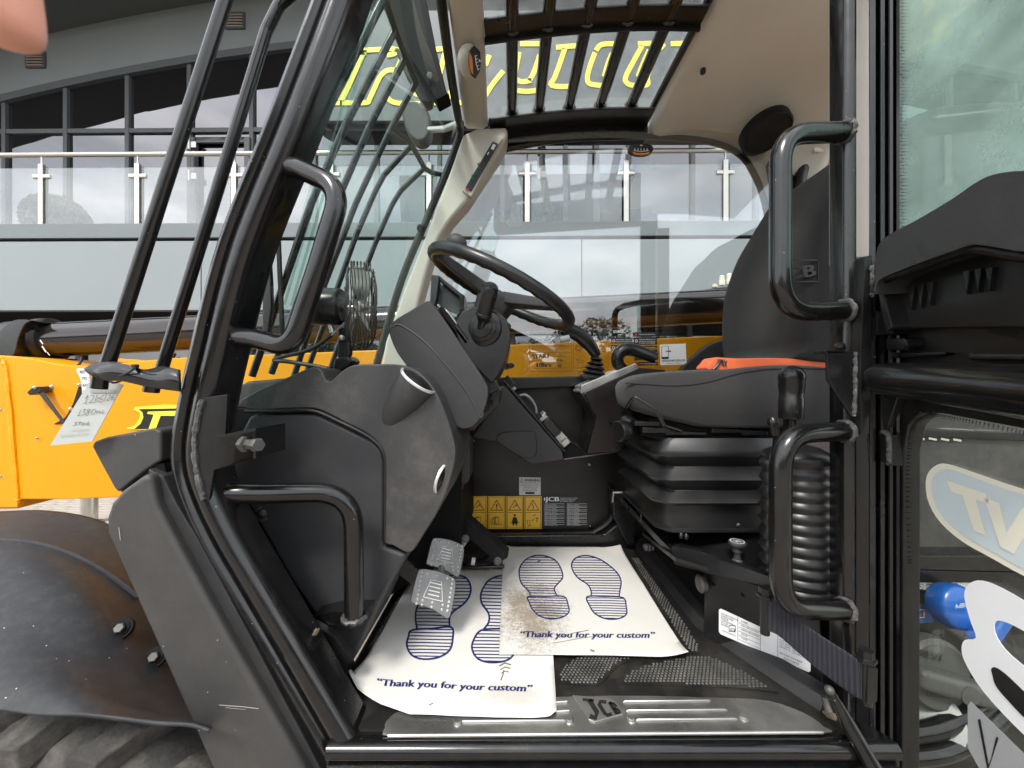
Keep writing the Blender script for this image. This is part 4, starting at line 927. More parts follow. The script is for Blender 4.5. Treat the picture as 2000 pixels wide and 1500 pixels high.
# ------------------------------------------------------------------ far wall, wedge console, side console with joystick
def far_side():
    fw = empty('far_wall', P(1080, 1040, 1.58), th)
    m = MB(); m.prism([(760, 758), (1245, 738), (1560, 735), (1560, 1080), (1250, 1062), (900, 1062), (860, 1000)], 1.58, 1.62); part('lower_panel', m, 'wall_panel', fw, bevel=0.003)
    m = MB(); m.prism([(780, 740), (1245, 733), (1600, 730), (1600, 752), (1160, 752), (985, 762), (780, 770)], 1.52, 1.64); part('window_sill', m, 'black_satin', fw, bevel=0.005)
    # pressed step round the bottom of the wall
    pts = catmull([P(x, y, 1.555) for x, y in ((884, 990), (885, 1012), (896, 1035), (920, 1044), (1000, 1044), (1140, 1042), (1165, 1036), (1190, 1018), (1198, 995), (1199, 960))], 6)
    m = MB(); m.tube(pts, 0.011, 8); part('pressed_rib', m, 'black_satin', fw)
    m = MB(); m.prism([(900, 1046), (1180, 1044), (1210, 1020), (1240, 1020), (1242, 1072), (880, 1075)], 1.53, 1.57); part('wall_step', m, 'plastic_smooth', fw, bevel=0.008, seg=3)
    m = MB(); m.prism([(1196, 955), (1206, 955), (1240, 1010), (1240, 1065), (1225, 1065), (1198, 1010)], 1.50, 1.56); part('wall_post', m, 'plastic_smooth', fw, bevel=0.005)
    for (x, y) in ((1151, 907), (1153, 1028), (1181, 1021), (924, 861)):
        m = MB(); m.lathe(P(x, y, 1.58), P(x, y, 1.5), [(0, 0.006), (0.004, 0.006), (0.006, 0.003)], 8); part('wall_screw', m, 'zinc' if y < 910 else 'black_paint', fw)
    # wedge console with the connector strip
    wc = empty('wedge_console', P(1040, 905, 1.4), th)
    m = MB(); m.prism([(918, 855), (946, 818), (968, 775), (980, 752), (990, 757), (1098, 880), (1103, 899), (1037, 909), (1020, 897), (972, 865)], 1.36, 1.56); part('wedge_body', m, 'plastic', wc, bevel=0.008, seg=3)
    m = MB(); m.prism(sm2([(970, 862), (976, 848), (992, 844), (1040, 843), (1046, 850), (1048, 888), (1022, 894)], 2), 1.352, 1.37); part('wedge_pocket', m, 'plastic', wc, bevel=0.004)
    a, b = P(982, 745, 1.36), P(1103, 884, 1.36); d = (b - a); nr = Vector((-d.z, 0, d.x)).normalized(); nr = nr if nr.z > 0 else -nr
    m = MB(); m.slab([a, b, b + Vector((0, 0.13, 0)), a + Vector((0, 0.13, 0))], nr * 0.008); part('strip', m, 'plastic_smooth', wc, bevel=0.003)
    def on(t0, t1, y0, y1, h, name, mt, bev=0.002):
        p = a + d * t0; q = a + d * t1
        m = MB(); m.slab([p + nr * 0.008 + Vector((0, y0, 0)), q + nr * 0.008 + Vector((0, y0, 0)), q + nr * 0.008 + Vector((0, y1, 0)), p + nr * 0.008 + Vector((0, y1, 0))], nr * h); return part(name, m, mt, wc, bevel=bev)
    on(-0.02, 0.11, 0.01, 0.1, 0.02, 'plug_block', 'plastic_smooth')
    for q in range(4): on(0.12, 0.155, 0.035 + q * 0.012, 0.043 + q * 0.012, 0.012, 'contact', 'zinc', 0.0008)
    on(0.20, 0.50, 0.005, 0.03, 0.004, 'legend_plate', 'decal_black', 0.0005)
    m = MB(); m.tube(catmull([a + d * t + Vector((0, y, 0)) + nr * h for t, y, h in ((0.24, 0.05, 0.012), (0.27, 0.035, 0.03), (0.36, 0.04, 0.035), (0.45, 0.05, 0.028), (0.52, 0.055, 0.012))], 5), 0.0045, 8); part('wiring_loop', m, 'sticker_grey', wc)
    on(0.50, 0.56, 0.01, 0.1, 0.018, 'relay', 'plastic_smooth'); on(0.55, 0.78, 0.035, 0.09, 0.030, 'connector', 'tread_bright', 0.004); on(0.62, 0.98, 0.030, 0.118, 0.034, 'connector', 'tread_bright', 0.004); on(0.60, 0.82, 0.0, 0.032, 0.034, 'connector_cap', 'rubber', 0.008)
    for t in (0.55, 0.74, 0.90): on(t, t + 0.016, 0.03, 0.125, 0.034, 'clip_bar', 'silver_trim', 0.001)
    for q in range(7): on(0.60 + q * 0.034, 0.612 + q * 0.034, 0.06, 0.066, 0.028, 'pin', 'decal_black', 0.0005)
    m = MB(); m.prism([(1098, 880), (1106, 862), (1142, 884), (1140, 890), (1104, 898)], 1.40, 1.5); part('strip_end', m, 'shade_dark', wc, bevel=0.003)
    # side console
    sc = empty('side_console', P(1190, 890, 1.4), th)
    m = MB(); m.prism([(1136, 772), (1146, 764), (1248, 718), (1300, 722), (1300, 880), (1146, 886), (1162, 822), (1164, 812)], 1.36, 1.56); part('console_box', m, 'wall_panel', sc, bevel=0.004)
    m = MB(); m.tube([P(1141, 770, 1.358), P(1163, 814, 1.358), P(1144, 884, 1.358)], 0.003, 6); part('box_edge', m, 'black_paint', sc)
    m = MB(); m.tube([P(1102, 897, 1.358), P(1300, 870, 1.358)], 0.003, 6); part('box_edge', m, 'black_paint', sc)
    a, b = P(1134, 768, 1.37), P(1246, 719, 1.37); d = b - a; nr = Vector((-d.z, 0, d.x)).normalized()
    m = MB(); m.slab([a, b, b + Vector((0, 0.15, 0)), a + Vector((0, 0.15, 0))], nr * 0.012); part('console_top', m, 'silver_trim', sc, bevel=0.004, seg=3)
    m = MB(); m.slab([a + Vector((0, -0.006, 0)) - nr * 0.004, b + Vector((0, -0.006, 0)) - nr * 0.004, b + Vector((0, -0.006, 0)) + nr * 0.02, a + d * 0.05 + Vector((0, -0.006, 0)) + nr * 0.026, a + Vector((0, -0.006, 0)) + nr * 0.006], (0, 0.02, 0)); part('console_lip', m, 'tread_plate', sc, bevel=0.003)
    m = MB(); m.slab([a + d * 0.04 + nr * 0.012, b - d * 0.3 + nr * 0.012, b - d * 0.3 + nr * 0.012 + Vector((0, 0.14, 0)), a + d * 0.04 + nr * 0.012 + Vector((0, 0.14, 0))], nr * 0.012); part('top_plate', m, 'silver_trim', sc, bevel=0.006, seg=3)
    # joystick: boot of stacked folds, stick, grip
    js = empty('joystick', P(1172, 740, 1.44), th); p0 = a + d * 0.33 + nr * 0.022 + Vector((0, 0.07, 0)); p1 = P(1166, 696, 1.44); L = (p1 - p0).length
    pf = []
    for q in range(5):
        r0 = 0.052 - q * 0.0065; pf += [(L * (q / 5), r0 - 0.012), (L * (q + 0.35) / 5, r0), (L * (q + 0.6) / 5, r0 - 0.003), (L * (q + 0.95) / 5, r0 - 0.014)]
    m = MB(); m.lathe(p0, p1, pf, 26); part('boot', m, 'rubber', js, sharp=80)
    pts = catmull([p1, P(1150, 672, 1.43), P(1130, 654, 1.42), P(1112, 644, 1.41), P(1095, 640, 1.40)], 5)
    m = MB(); m.tube(pts, [0.017 + (0.010 * min(1, i / 6)) for i in range(len(pts))], 14); part('grip', m, 'plastic_smooth', js)
    m = MB(); m.tube([P(1112, 660, 1.38), P(1094, 664, 1.38)], 0.012, 10); part('grip_switch', m, 'sticker_grey', js)
    # curved hand rest
    pts = catmull([P(1224, 728, 1.42), P(1208, 712, 1.42), P(1207, 694, 1.42), P(1220, 683, 1.42), P(1240, 684, 1.42), P(1262, 692, 1.41), P(1282, 700, 1.40)], 5)
    m = MB(); m.tube(pts, [0.020 + 0.004 * math.sin(i / len(pts) * 3.1) for i in range(len(pts))], 14); part('hand_rest', m, 'plastic_smooth', th)
far_side()

# ------------------------------------------------------------------ stickers on the far wall and window
def stickers():
    Y = 1.578; mp = YP(Y)
    xs_ = [(917, 951), (953, 987), (989, 1022), (1024, 1058)]
    for i, (x0, x1) in enumerate(xs_):
        m = MB(); m.slab([mp(x0, 969.5), mp(x1, 969), mp(x1, 1033), mp(x0, 1033)], (0, 0.0015, 0)); s_ = part('hazard_sticker', m, 'decal_yellow', th)
        k = MB(); k.frame(x0 + 2, 971.5, x1 - 2, 1031, 0.9, mp, 0.0008); k.stroke([(x0 + 2, 1001), (x1 - 2, 1001)], 0.9, mp, 0.0008)
        c = (x0 + x1) / 2; k.stroke([(c, 977), (c + 11.5, 996.5), (c - 11.5, 996.5)], 2.6, mp, 0.0009, True)
        if i == 1: k.stroke([(c, 984), (c, 991)], 2.2, mp, 0.0009); k.stroke([(c, 993), (c, 995)], 2.2, mp, 0.0009)
        if i in (0, 2): k.stroke([(c - 4, 992), (c + 1, 987), (c + 4, 990), (c + 2, 984)], 1.4, mp, 0.0009)
        if i == 3: k.stroke([(c, 983), (c - 2, 988), (c + 2, 989), (c, 995)], 1.6, mp, 0.0009)
        if i in (0, 1):
            for q in range(4): k.stroke([(c - 11 + q * 3, 1023), (c - 11 + q * 3, 1014 - q * 2), (c - 4 + q * 3, 1011)], 0.9, mp, 0.0008)
            k.frame(c - 4, 1010, c + 4, 1023, 0.9, mp, 0.0008); k.stroke([(c - 12, 1024), (c + 12, 1024)], 0.9, mp, 0.0008)
        if i == 2:
            k.poly([mp(x, y, 0.0009) for x, y in sm2([(c, 1004), (c + 2.4, 1006), (c, 1009), (c - 2.4, 1006)], 3)])
            k.poly([mp(x, y, 0.0009) for x, y in ((c - 3, 1010), (c + 3, 1010), (c + 6, 1019), (c + 5, 1022), (c + 3, 1028), (c + 1, 1023), (c - 1, 1023), (c - 3, 1028), (c - 5, 1022), (c - 6, 1019))]); k.stroke([(c - 9, 1021), (c + 9, 1021)], 1.0, mp, 0.0009)
        if i == 3:
            k.frame(c - 11, 1016, c - 6, 1024, 1, mp, 0.0008); k.stroke([(c - 2, 1018), (c + 2, 1013)], 1.4, mp, 0.0008); k.stroke([(c + 8, 1012), (c + 8, 1020)], 1.4, mp, 0.0008); k.stroke([(c + 5, 1012), (c + 11, 1012)], 1.4, mp, 0.0008); k.stroke([(c, 1008), (c + 5, 1005)], 1.2, mp, 0.0008); k.stroke([(c - 11, 1028), (c - 4, 1026)], 1.2, mp, 0.0008)
        build('hazard_symbol', k, 'ink_black', s_, smooth=False)
    m = MB(); m.slab([mp(1014, 932), mp(1056, 933), mp(1056, 967), mp(1014, 967)], (0, 0.0015, 0)); s_ = part('warning_sticker', m, 'decal_white', th)
    k = MB(); k.text('WARNING', 1024, 940.5, 1055, 940.5, 5.2, mp, 0.0008, bold=0.25); k.stroke([(1019, 935), (1022.5, 940), (1015.8, 940)], 1.4, mp, 0.0008, True); k.stroke([(1015, 942.5), (1055, 942.5)], 0.6, mp, 0.0008)
    for q in range(5): k.text(('LORIMELN UTE OPERA', 'MAXGALARM IS LFT 120/KG', 'WHEN REFITTING AN', 'ARMREST OR PANEL', 'SEE HANDBOOK FIRST')[q], 1017 + (q > 1) * 4, 946.5 + q * 3.2, 1054 - (q > 1) * 5, 946.5 + q * 3.2, 1.9, mp, 0.0008)
    k.rect(1026, 961, 1044, 965, mp, 0.0007); build('lettering', k, 'ink_black', s_, smooth=False)
    m = MB(); m.slab([mp(1061, 968), mp(1147, 968), mp(1147, 1033), mp(1061, 1033)], (0, 0.0012, 0)); s_ = part('maker_plate', m, 'decal_black', th)
    k = MB(); k.text('JCB', 1065, 979, 1092, 979, 8.5, mp, 0.0008, bold=0.6); k.rect(1062.5, 972, 1065, 978, mp, 0.0008)
    for q in range(4): k.text('MANUFACTURER EXCAVATORS LTD ENGLAND', 1094, 973.5 + q * 2.3, 1128 - q * 3, 973.5 + q * 2.3, 1.4, mp, 0.0008)
    for q in range(6):
        y = 984 + q * 7.2
        for (x0, x1) in ((1063, 1102), (1107, 1146)):
            k.frame(x0, y, x1, y + 4.4, 0.45, mp, 0.0008); k.text('SERIAL NO WEIGHT', x0 + 1, y + 3.4, x0 + 24, y + 3.4, 2.0, mp, 0.0008); k.text('YEAR OF MANUFACTURE', x0 + 0.5, y + 6.6, x0 + 26, y + 6.6, 1.2, mp, 0.0008)
    build('lettering', k, 'sticker_white', s_, smooth=False)
    # on the window
    mp = lambda px, py, off=0.0: FARWIN(px, py, 0.004 + off)
    ws = empty('window_stickers', P(1180, 720, 1.607), th); ws['label'] = 'clear and black instruction stickers on the far window'
    k = MB(); k.frame(1034, 675.5, 1116, 725, 0.9, mp); k.frame(1035, 653, 1116, 688, 0.7, mp); k.frame(1120, 653, 1188, 717, 0.7, mp); k.text('START', 1040, 700.5, 1074, 698.5, 8, mp, 0, bold=0.8); k.text('10hrs', 1049, 717.5, 1076, 716, 8.5, mp, 0, bold=0.8); k.stroke([(1046, 710), (1049, 712), (1046, 716), (1049, 717)], 1.0, mp)
    for q in range(4): k.rect(1087 + q * 2.2, 701, 1088.1 + q * 2.2, 706, mp)
    k.stroke([(1081, 703), (1084, 697), (1091, 696), (1105, 696), (1107, 698)], 0.7, mp); k.stroke([(1091, 693), (1098, 693)], 1, mp); k.poly([mp(x, y) for x, y in ((1096, 701), (1100, 704), (1096, 707))]); k.stroke(sm2([(1093, 709), (1097, 713), (1093, 717), (1089, 713)], 3), 1.1, mp, 0, True); k.poly([mp(x, y) for x, y in ((1089, 713), (1096, 713), (1092, 716))])
    k.text('FOLLOW THE HANDBOOK INSTRUCTIONS BEFORE OPERATION', 1045, 721, 1108, 719, 1.6, mp)
    for q in range(3): k.text('OPERATOR MUST READ THIS BEFORE USING THE MACHINE', 1038, 678 + q * 2.4, 1113 - q * 2, 676.5 + q * 2.4, 1.6, mp)
    for q in range(9): an = q * 0.7; k.stroke([(1130 + 5 * math.cos(an), 680 + 5 * math.sin(an)), (1130 + 7.5 * math.cos(an), 680 + 7.5 * math.sin(an))], 1.2, mp)
    k.stroke(sm2([(1125, 680), (1130, 675), (1135, 680), (1130, 685)], 3), 0.9, mp, 0, True); k.stroke([(1124, 700), (1128, 703), (1132, 700)], 1, mp); k.frame(1127, 704, 1140, 708, 0.7, mp)
    for x in (1175, 1180, 1185): k.stroke(sm2([(x - 2, 668), (x, 666), (x + 2, 668), (x, 670)], 2), 0.7, mp, 0, True)
    k.frame(1176, 677, 1184, 687, 0.8, mp); k.stroke([(1180, 677), (1180, 687)], 0.6, mp); k.stroke([(1076 + 18, 664), (1099, 656), (1104, 664)], 0.8, mp, 0, True); k.stroke([(1064, 664), (1069, 656), (1074, 664)], 0.8, mp, 0, True)
    build('instruction_print', k, 'ink_black', ws, smooth=False)
    m = MB()
    for (x0, y0, x1, y1) in ((1194, 660, 1235, 671), (1194, 674, 1235, 682), (1238, 649, 1284, 657), (1238, 659, 1283, 673.5), (1238, 676, 1283, 681), (1239, 683, 1284, 688), (1239, 690, 1285, 704), (1240, 707, 1285, 714)): m.slab([mp(x0, y0), mp(x1, y0 - 0.5), mp(x1, y1 - 0.5), mp(x0, y1)], (0, 0.001, 0))
    bk = build('black_labels', m, 'decal_black', ws, smooth=False)
    k = MB(); k.text('STAGE', 1198, 650.5, 1219, 649.5, 5.2, mp, 0.001, bold=0.4)
    for (x, y, t) in ((1203, 664.5, 'Starting system'), (1203, 668.5, 'Shutdown as function'), (1203, 679.5, 'Function off'), (1248, 654, 'High exhaust temperature'), (1249, 664, 'Exhaust regeneration in'), (1249, 667.5, 'progress, operate as'), (1249, 671, 'normally'), (1249, 680, 'Regeneration cancelled'), (1251, 711.5, 'Service regeneration required')): k.text(t, x, y, x + (31 if x < 1230 else 31), y - 0.4, 2.2, mp, 0.001)
    for (x, y) in ((1198.5, 666), (1198.5, 679), (1243, 666)): k.stroke(sm2([(x - 2.6, y), (x, y - 2.6), (x + 2.6, y), (x, y + 2.6)], 3), 0.9, mp, 0.001, True)
    build('lettering', k, 'lettering_white', bk, smooth=False)
    k = MB(); k.rect(1239.5, 651, 1243.5, 656, mp, 0.001); k.stroke(sm2([(1242, 710), (1245, 707.8), (1248, 710), (1245, 712.4)], 2), 1.2, mp, 0.001, True); build('red_mark', k, 'decal_red', bk, smooth=False)
    m = MB(); m.slab([mp(x, y) for x, y in ((1288.5, 673), (1339, 671), (1341, 709), (1335, 712), (1290, 713))], (0, 0.001, 0)); wl = build('phone_label', m, 'decal_white', ws, smooth=False)
    k = MB(); k.frame(1292.5, 676, 1305.5, 700, 1.2, mp, 0.001); k.rect(1292, 697, 1306, 701, mp, 0.001); k.stroke([(1300, 686), (1309, 686)], 1.4, mp, 0.001); k.poly([mp(x, y, 0.001) for x, y in ((1308, 683.5), (1311, 686), (1308, 688.5))]); k.text('QUICKSTART.JCB.COM', 1292.5, 706.8, 1338, 705.6, 4.0, mp, 0.001, bold=0.15); k.text('TELESCOPIC HANDLERS', 1301, 710.6, 1330, 709.8, 1.7, mp, 0.001); build('lettering', k, 'ink_black', wl, smooth=False)
stickers()
# ------------------------------------------------------------------ driver's seat
def seat():
    se = empty('seat', P(1400, 1035, 1.1), th)
    side = sm2([(1217, 765), (1219, 752), (1230, 741), (1262, 730), (1310, 725), (1370, 722), (1420, 720), (1480, 714), (1550, 712), (1625, 718), (1700, 722), (1715, 780), (1690, 828), (1600, 834), (1470, 836), (1375, 834), (1338, 828), (1296, 818), (1252, 806), (1224, 794)], 3)
    def cushioned(ol, Yr, ys, front, reach):
        """an upholstered block: the outline is known at distance Yr; 'front' pulls its nose back towards both sides"""
        w0 = [P(x, y, Yr) for x, y in ol]; x0 = min(v.x for v in w0); cz = sum(v.z for v in w0) / len(w0); rings = []
        for y, f, k in ys:
            rings.append([Vector((v.x + f * max(0, 1 - (v.x - x0) / reach), y, cz + (v.z - cz) * k)) for v in w0])
        m = MB(); m.loft(rings); return m
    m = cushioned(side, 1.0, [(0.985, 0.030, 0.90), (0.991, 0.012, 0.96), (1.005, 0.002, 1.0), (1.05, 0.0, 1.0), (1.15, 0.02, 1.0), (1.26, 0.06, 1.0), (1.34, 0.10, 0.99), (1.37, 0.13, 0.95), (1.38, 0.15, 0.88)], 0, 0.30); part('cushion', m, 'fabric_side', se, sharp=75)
    m = MB(); m.tube(catmull([P(x, y, 0.9852) for x, y in ((1222, 748), (1260, 750), (1310, 753), (1350, 751), (1390, 744), (1440, 730), (1490, 722), (1560, 719), (1640, 722))], 5), 0.0022, 8); part('cushion_seam', m, 'fabric', se)
    back = sm2([(1426, 722), (1412, 700), (1407, 660), (1410, 600), (1420, 555), (1440, 505), (1466, 462), (1492, 420), (1510, 396), (1550, 376), (1600, 350), (1650, 340), (1720, 338), (1760, 360), (1770, 600), (1740, 722)], 3)
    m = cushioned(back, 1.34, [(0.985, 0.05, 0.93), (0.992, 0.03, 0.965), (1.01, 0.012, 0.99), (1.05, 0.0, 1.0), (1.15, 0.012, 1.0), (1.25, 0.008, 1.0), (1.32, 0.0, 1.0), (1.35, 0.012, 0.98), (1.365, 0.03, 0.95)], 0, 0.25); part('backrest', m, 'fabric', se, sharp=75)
    mp = YP(0.984); k = MB(); k.frame(1518, 508, 1598, 550, 2.2, mp); k.text('JCB', 1520, 547, 1593, 539, 23, mp, 0.0, bold=1.6); part('embroidered_badge', k, 'rubber', se, smooth=False, solid=0.002)
    # belt
    m = MB(); m.prism(sm2([(1380, 722), (1388, 708), (1396, 699), (1406, 698), (1440, 700), (1500, 699), (1560, 701), (1616, 708), (1640, 712), (1640, 726), (1560, 722), (1480, 718), (1430, 724)], 2), 1.0, 1.06); bl = part('seat_belt', m, 'belt_orange', se, bevel=0.004)
    m = MB(); m.tube(catmull([P(1392, 722, 0.995), P(1402, 712, 0.995), P(1406, 702, 0.995)], 4), 0.004, 6); part('belt_stitching', m, 'decal_black', bl)
    m = MB()
    for q in range(9): m.tube([P(1407 + q * 1.2, 702 + (q % 3) * 5, 0.998), P(1411 + q * 1.1, 705 + (q % 4) * 4, 0.998)], 0.0012, 5)
    part('belt_stitching', m, 'decal_black', bl)
    # mechanism under the cushion
    m = MB(); m.prism([(1270, 815), (1300, 818), (1350, 832), (1500, 836), (1660, 836), (1660, 862), (1300, 862), (1250, 850)], 1.02, 1.36); part('slide_frame', m, 'shade_dark', se, bevel=0.004)
    for (x0, y0, x1, y1) in ((1240, 822, 1290, 832), (1255, 834, 1310, 846), (1390, 836, 1450, 846), (1450, 840, 1500, 850), (1300, 842, 1380, 850)):
        m = MB(); m.prism([(x0, y0), (x1, y0 + 3), (x1, y1), (x0, y1)], 1.0, 1.05); part('slide_rail', m, 'black_satin', se, bevel=0.002)
    m = MB(); m.tube(fillet([P(1246, 816, 1.06), P(1224, 796, 1.0), P(1238, 773, 0.965), P(1280, 800, 0.955), P(1298, 832, 0.97), P(1330, 842, 1.0)], 0.012, 5), 0.0045, 10); part('slide_lever', m, 'black_paint', se)
    c = P(1212, 842, 1.02); ax = Vector((-0.86, -0.5, 0.0)).normalized()
    m = MB(); m.lathe(c - ax * 0.075, c + ax, [(0, 0.014), (0.045, 0.015), (0.05, 0.024), (0.06, 0.028), (0.082, 0.028), (0.088, 0.025), (0.086, 0.018), (0.089, 0.0)], 28); kb = part('height_knob', m, 'plastic_smooth', se)
    m = MB(); m.ball(P(1228, 822, 1.06), (0.022, 0.03, 0.016)); part('knob_shroud', m, 'plastic', kb)
    # suspension bellows: a stack of folds round a rectangle
    x0, x1, y0, y1 = 0.385, 0.78, 1.0, 1.38; rings = []
    for (py, o) in ((856, 0.0), (864, 0.004), (878, 0.010), (888, 0.013), (891, 0.011), (903, -0.004), (913, -0.012), (916, -0.010), (928, 0.004), (936, 0.012), (939, 0.010), (950, -0.004), (960, -0.013), (963, -0.011), (972, 0.003), (980, 0.012), (984, 0.010), (990, -0.010), (1000, -0.010), (1033, -0.008), (1036, 0.0), (1040, 0.0)):
        z = ZC - (py - 750) / 750 * 1.0; a, b, c_, d = x0 - o, x1 + o, y0 - o, y1 + o; k = 0.035
        rings.append([Vector(v) for v in ((a + k, c_, z), (b - k, c_, z), (b, c_ + k, z), (b, d - k, z), (b - k, d, z), (a + k, d, z), (a, d - k, z), (a, c_ + k, z))])
    m = MB(); m.loft(rings[::-1]); part('suspension_bellows', m, 'rubber', se, sharp=50)
    m = MB()
    for q, (px_, w) in enumerate(((1238, 14), (1252, 30))): m.tube(fillet([P(px_, 985, 1.25), P(px_ + w, 1000, 1.15), P(px_ + w, 1020, 1.15), P(px_, 1000, 1.25)], 0.01, 3), 0.0015, 5)
    part('moulded_line', m, 'plastic_grey', se)
    m = MB(); m.lathe(P(1442, 1026, 1.01), P(1442, 1026, 0.98), [(0, 0.007), (0.006, 0.006), (0.008, 0.003)], 10); part('bellows_stud', m, 'rubber', se)
seat()

# ------------------------------------------------------------------ seat base, tank cover plate, levers behind
def seat_base():
    sb = empty('seat_base', P(1450, 1300, 0.9), th)
    m = MB(); m.slab([P(1255, 1040, 1.28), P(1515, 1042, 0.99), P(1640, 1042, 0.99), P(1640, 1160, 0.86), P(1500, 1142, 0.86), P(1320, 1090, 0.96)], (0, 0, -0.01)); part('base_plate', m, 'black_satin', sb)
    m = MB(); m.slab([P(1204, 962, 1.42), P(1216, 960, 1.42), P(1345, 1080, 1.0), P(1318, 1082, 1.0)], (0.0, 0.06, -0.02)); part('base_rail', m, 'black_satin', sb, bevel=0.002)
    m = MB(); m.tube([P(1196, 980, 1.42), P(1198, 962, 1.40), P(1216, 962, 1.40)], 0.004, 6); part('rail_hook', m, 'zinc', sb)
    m = MB(); m.lathe(P(1258, 1068, 1.3), P(1280, 1070, 1.3), [(0, 0.010), (0.008, 0.014), (0.012, 0.010), (0.018, 0.014), (0.022, 0.010), (0.03, 0.012)], 12); part('hose_fitting', m, 'bolt_dark', sb)
    # front channel of the base
    m = MB(); m.slab([P(1312, 1070, 1.0), P(1330, 1066, 1.0), P(1510, 1128, 0.80), P(1512, 1150, 0.80), P(1380, 1120, 0.93), P(1316, 1102, 0.99)], (0.01, 0.02, 0)); part('base_channel', m, 'black_satin', sb, bevel=0.003)
    A, B = PZ(1375, 1245, FZ), PZ(1606, 1345, FZ); d = (B - A).normalized(); nrm = Vector((d.y, -d.x, 0))
    pl = Plane(A, nrm)
    m = MB(); m.slab([pl(x, y) for x, y in ((1376, 1118), (1385, 1116), (1500, 1142), (1600, 1190), (1606, 1345), (1375, 1245))], pl.n * -0.008); part('side_plate', m, 'black_satin', sb, bevel=0.002)
    for (x, y) in ((1394, 1140), (1451, 1161)):
        m = MB(); m.lathe(pl(x, y, 0.0006), pl(x, y, 0.02), [(0, 0.005), (0.0004, 0.005)], 12); part('plate_hole', m, 'shade_dark', sb)
    m = MB(); m.slab([pl(x, y, 0.0012) for x, y in ((1404, 1191), (1408, 1189), (1578, 1268), (1583, 1276), (1583, 1311), (1579, 1313), (1408, 1239), (1404, 1234))], pl.n * -0.001); lb = part('data_label', m, 'sticker_white', sb)
    k = MB(); sl = 0.432
    def ln(t, x, y, w, h): k.text(t, x, y, x + w, y + w * sl, h, pl, 0.0022)
    for q, t in enumerate(('JCB CAB SYSTEMS LTD', 'LAKESIDE WORKS', 'ROCESTER', 'STAFFORDSHIRE', 'ST14 5JP', 'ENGLAND')): ln(t, 1408, 1199 + q * 4.2, (33, 24, 14, 24, 13, 14)[q], 2.8)
    k.stroke([(1441, 1205), (1441, 1252)], 0.6, pl, 0.0022)
    for q in range(5):
        x, y = 1443, 1214 + q * 8.2; k.stroke([(x, y + 2), (x + 41, y + 2 + 41 * sl)], 0.5, pl, 0.0022)
        ln(('LABEL', 'MAX GROSS MASS', 'YEAR OF MANUFACTURE', '2025', 'TYPE')[q], x + 4, y, (14, 34, 34, 12, 12)[q], 2.6)
    k.stroke([(1485, 1224), (1485, 1272)], 0.6, pl, 0.0022); k.stroke([(1519, 1240), (1519, 1286)], 0.6, pl, 0.0022)
    for q in range(4): ln(('ROPS FOPS', 'ISO 3471', 'ISO 3449', 'LEVEL II')[q], 1522, 1250 + q * 4.4, 20, 2.4); ln(('STD', 'EN 13531', 'ISO 10262', 'LEVEL 2')[q], 1548, 1262 + q * 4.4, 20, 2.4)
    ln('SEE PART NUMBER', 1522, 1276, 44, 3.0); ln('332/C4650', 1530, 1286, 30, 3.0)
    k.frame(1424, 1222, 1436, 1233, 1.6, pl, 0.0022); k.text('JCB', 1425, 1231, 1436, 1235, 6, pl, 0.0024); ln('MADE IN BRITAIN', 1410, 1232, 26, 2.2)
    build('lettering', k, 'ink_black', lb, smooth=False)
    # round valve and knob with a white emblem on top
    c = PZ(1440, 1104, -0.44); m = MB(); m.lathe(c, c + Vector((0, 0, 1)), [(0, 0.010), (0.012, 0.012), (0.016, 0.008), (0.03, 0.008), (0.034, 0.011), (0.045, 0.010), (0.05, 0.019), (0.056, 0.020), (0.058, 0.018)], 20); kn = part('drain_knob', m, 'plastic_grey', sb)
    zt = c.z + 0.0585 - ZC; mp = lambda x, y, off=0.0: PZ(x, y, zt + off)
    e = P(1440, 1056, 1.02); kk = MB(); mpk = lambda u, v: c + Vector((u, v, 0.0586))
    kk.add([mpk(0.016 * math.cos(q / 24 * 6.2832) * (1 if s else 0.86), 0.016 * math.sin(q / 24 * 6.2832) * (1 if s else 0.86)) for s in (0, 1) for q in range(24)], [(q, (q + 1) % 24, (q + 1) % 24 + 24, q + 24) for q in range(24)])
    for (a, b) in (((-0.008, 0.004), (0.008, 0.004)), ((-0.004, -0.008), (0, 0.004)), ((0.006, -0.008), (0.0, 0.0)), ((-0.008, -0.002), (0.008, -0.002))):
        u, v = Vector(a), Vector(b); n_ = Vector((-(v - u).y, (v - u).x)).normalized() * 0.001; kk.add([mpk(*(u + n_)), mpk(*(v + n_)), mpk(*(v - n_)), mpk(*(u - n_))], [(0, 1, 2, 3)])
    build('emblem', kk, 'lettering_white', kn, smooth=False)
    m = MB(); m.lathe(P(1376, 1140, 0.98), P(1366, 1140, 0.98), [(0, 0.02), (0.012, 0.022), (0.016, 0.018)], 18); part('pivot_cap', m, 'bolt_dark', sb)
    for (x, y) in ((1460, 1095), (1484, 1098), (1330, 1050), (1340, 1052)):
        m = MB(); m.lathe(P(x, y, 0.97), P(x, y - 20, 0.97), [(0, 0.006), (0.008, 0.006), (0.012, 0.003)], 8); part('base_stud', m, 'black_paint', sb)
    # parking brake lever with rubber gaiter
    pb = empty('brake_lever', P(1555, 1145, 0.86), th); ax0, ax1 = P(1556, 1150, 0.87), P(1556, 868, 0.87); L = (ax1 - ax0).length; pf = []
    n = 12
    for q in range(n):
        r0 = 0.072 - 0.0005 * q; pf += [(L * q / n * 0.86, r0 - 0.0065), (L * (q + 0.3) / n * 0.86, r0), (L * (q + 0.6) / n * 0.86, r0 + 0.0005), (L * (q + 0.9) / n * 0.86, r0 - 0.0055)]
    pf += [(L * 0.87, 0.060), (L * 0.90, 0.071), (L * 0.94, 0.066), (L * 0.98, 0.045), (L * 1.0, 0.02)]
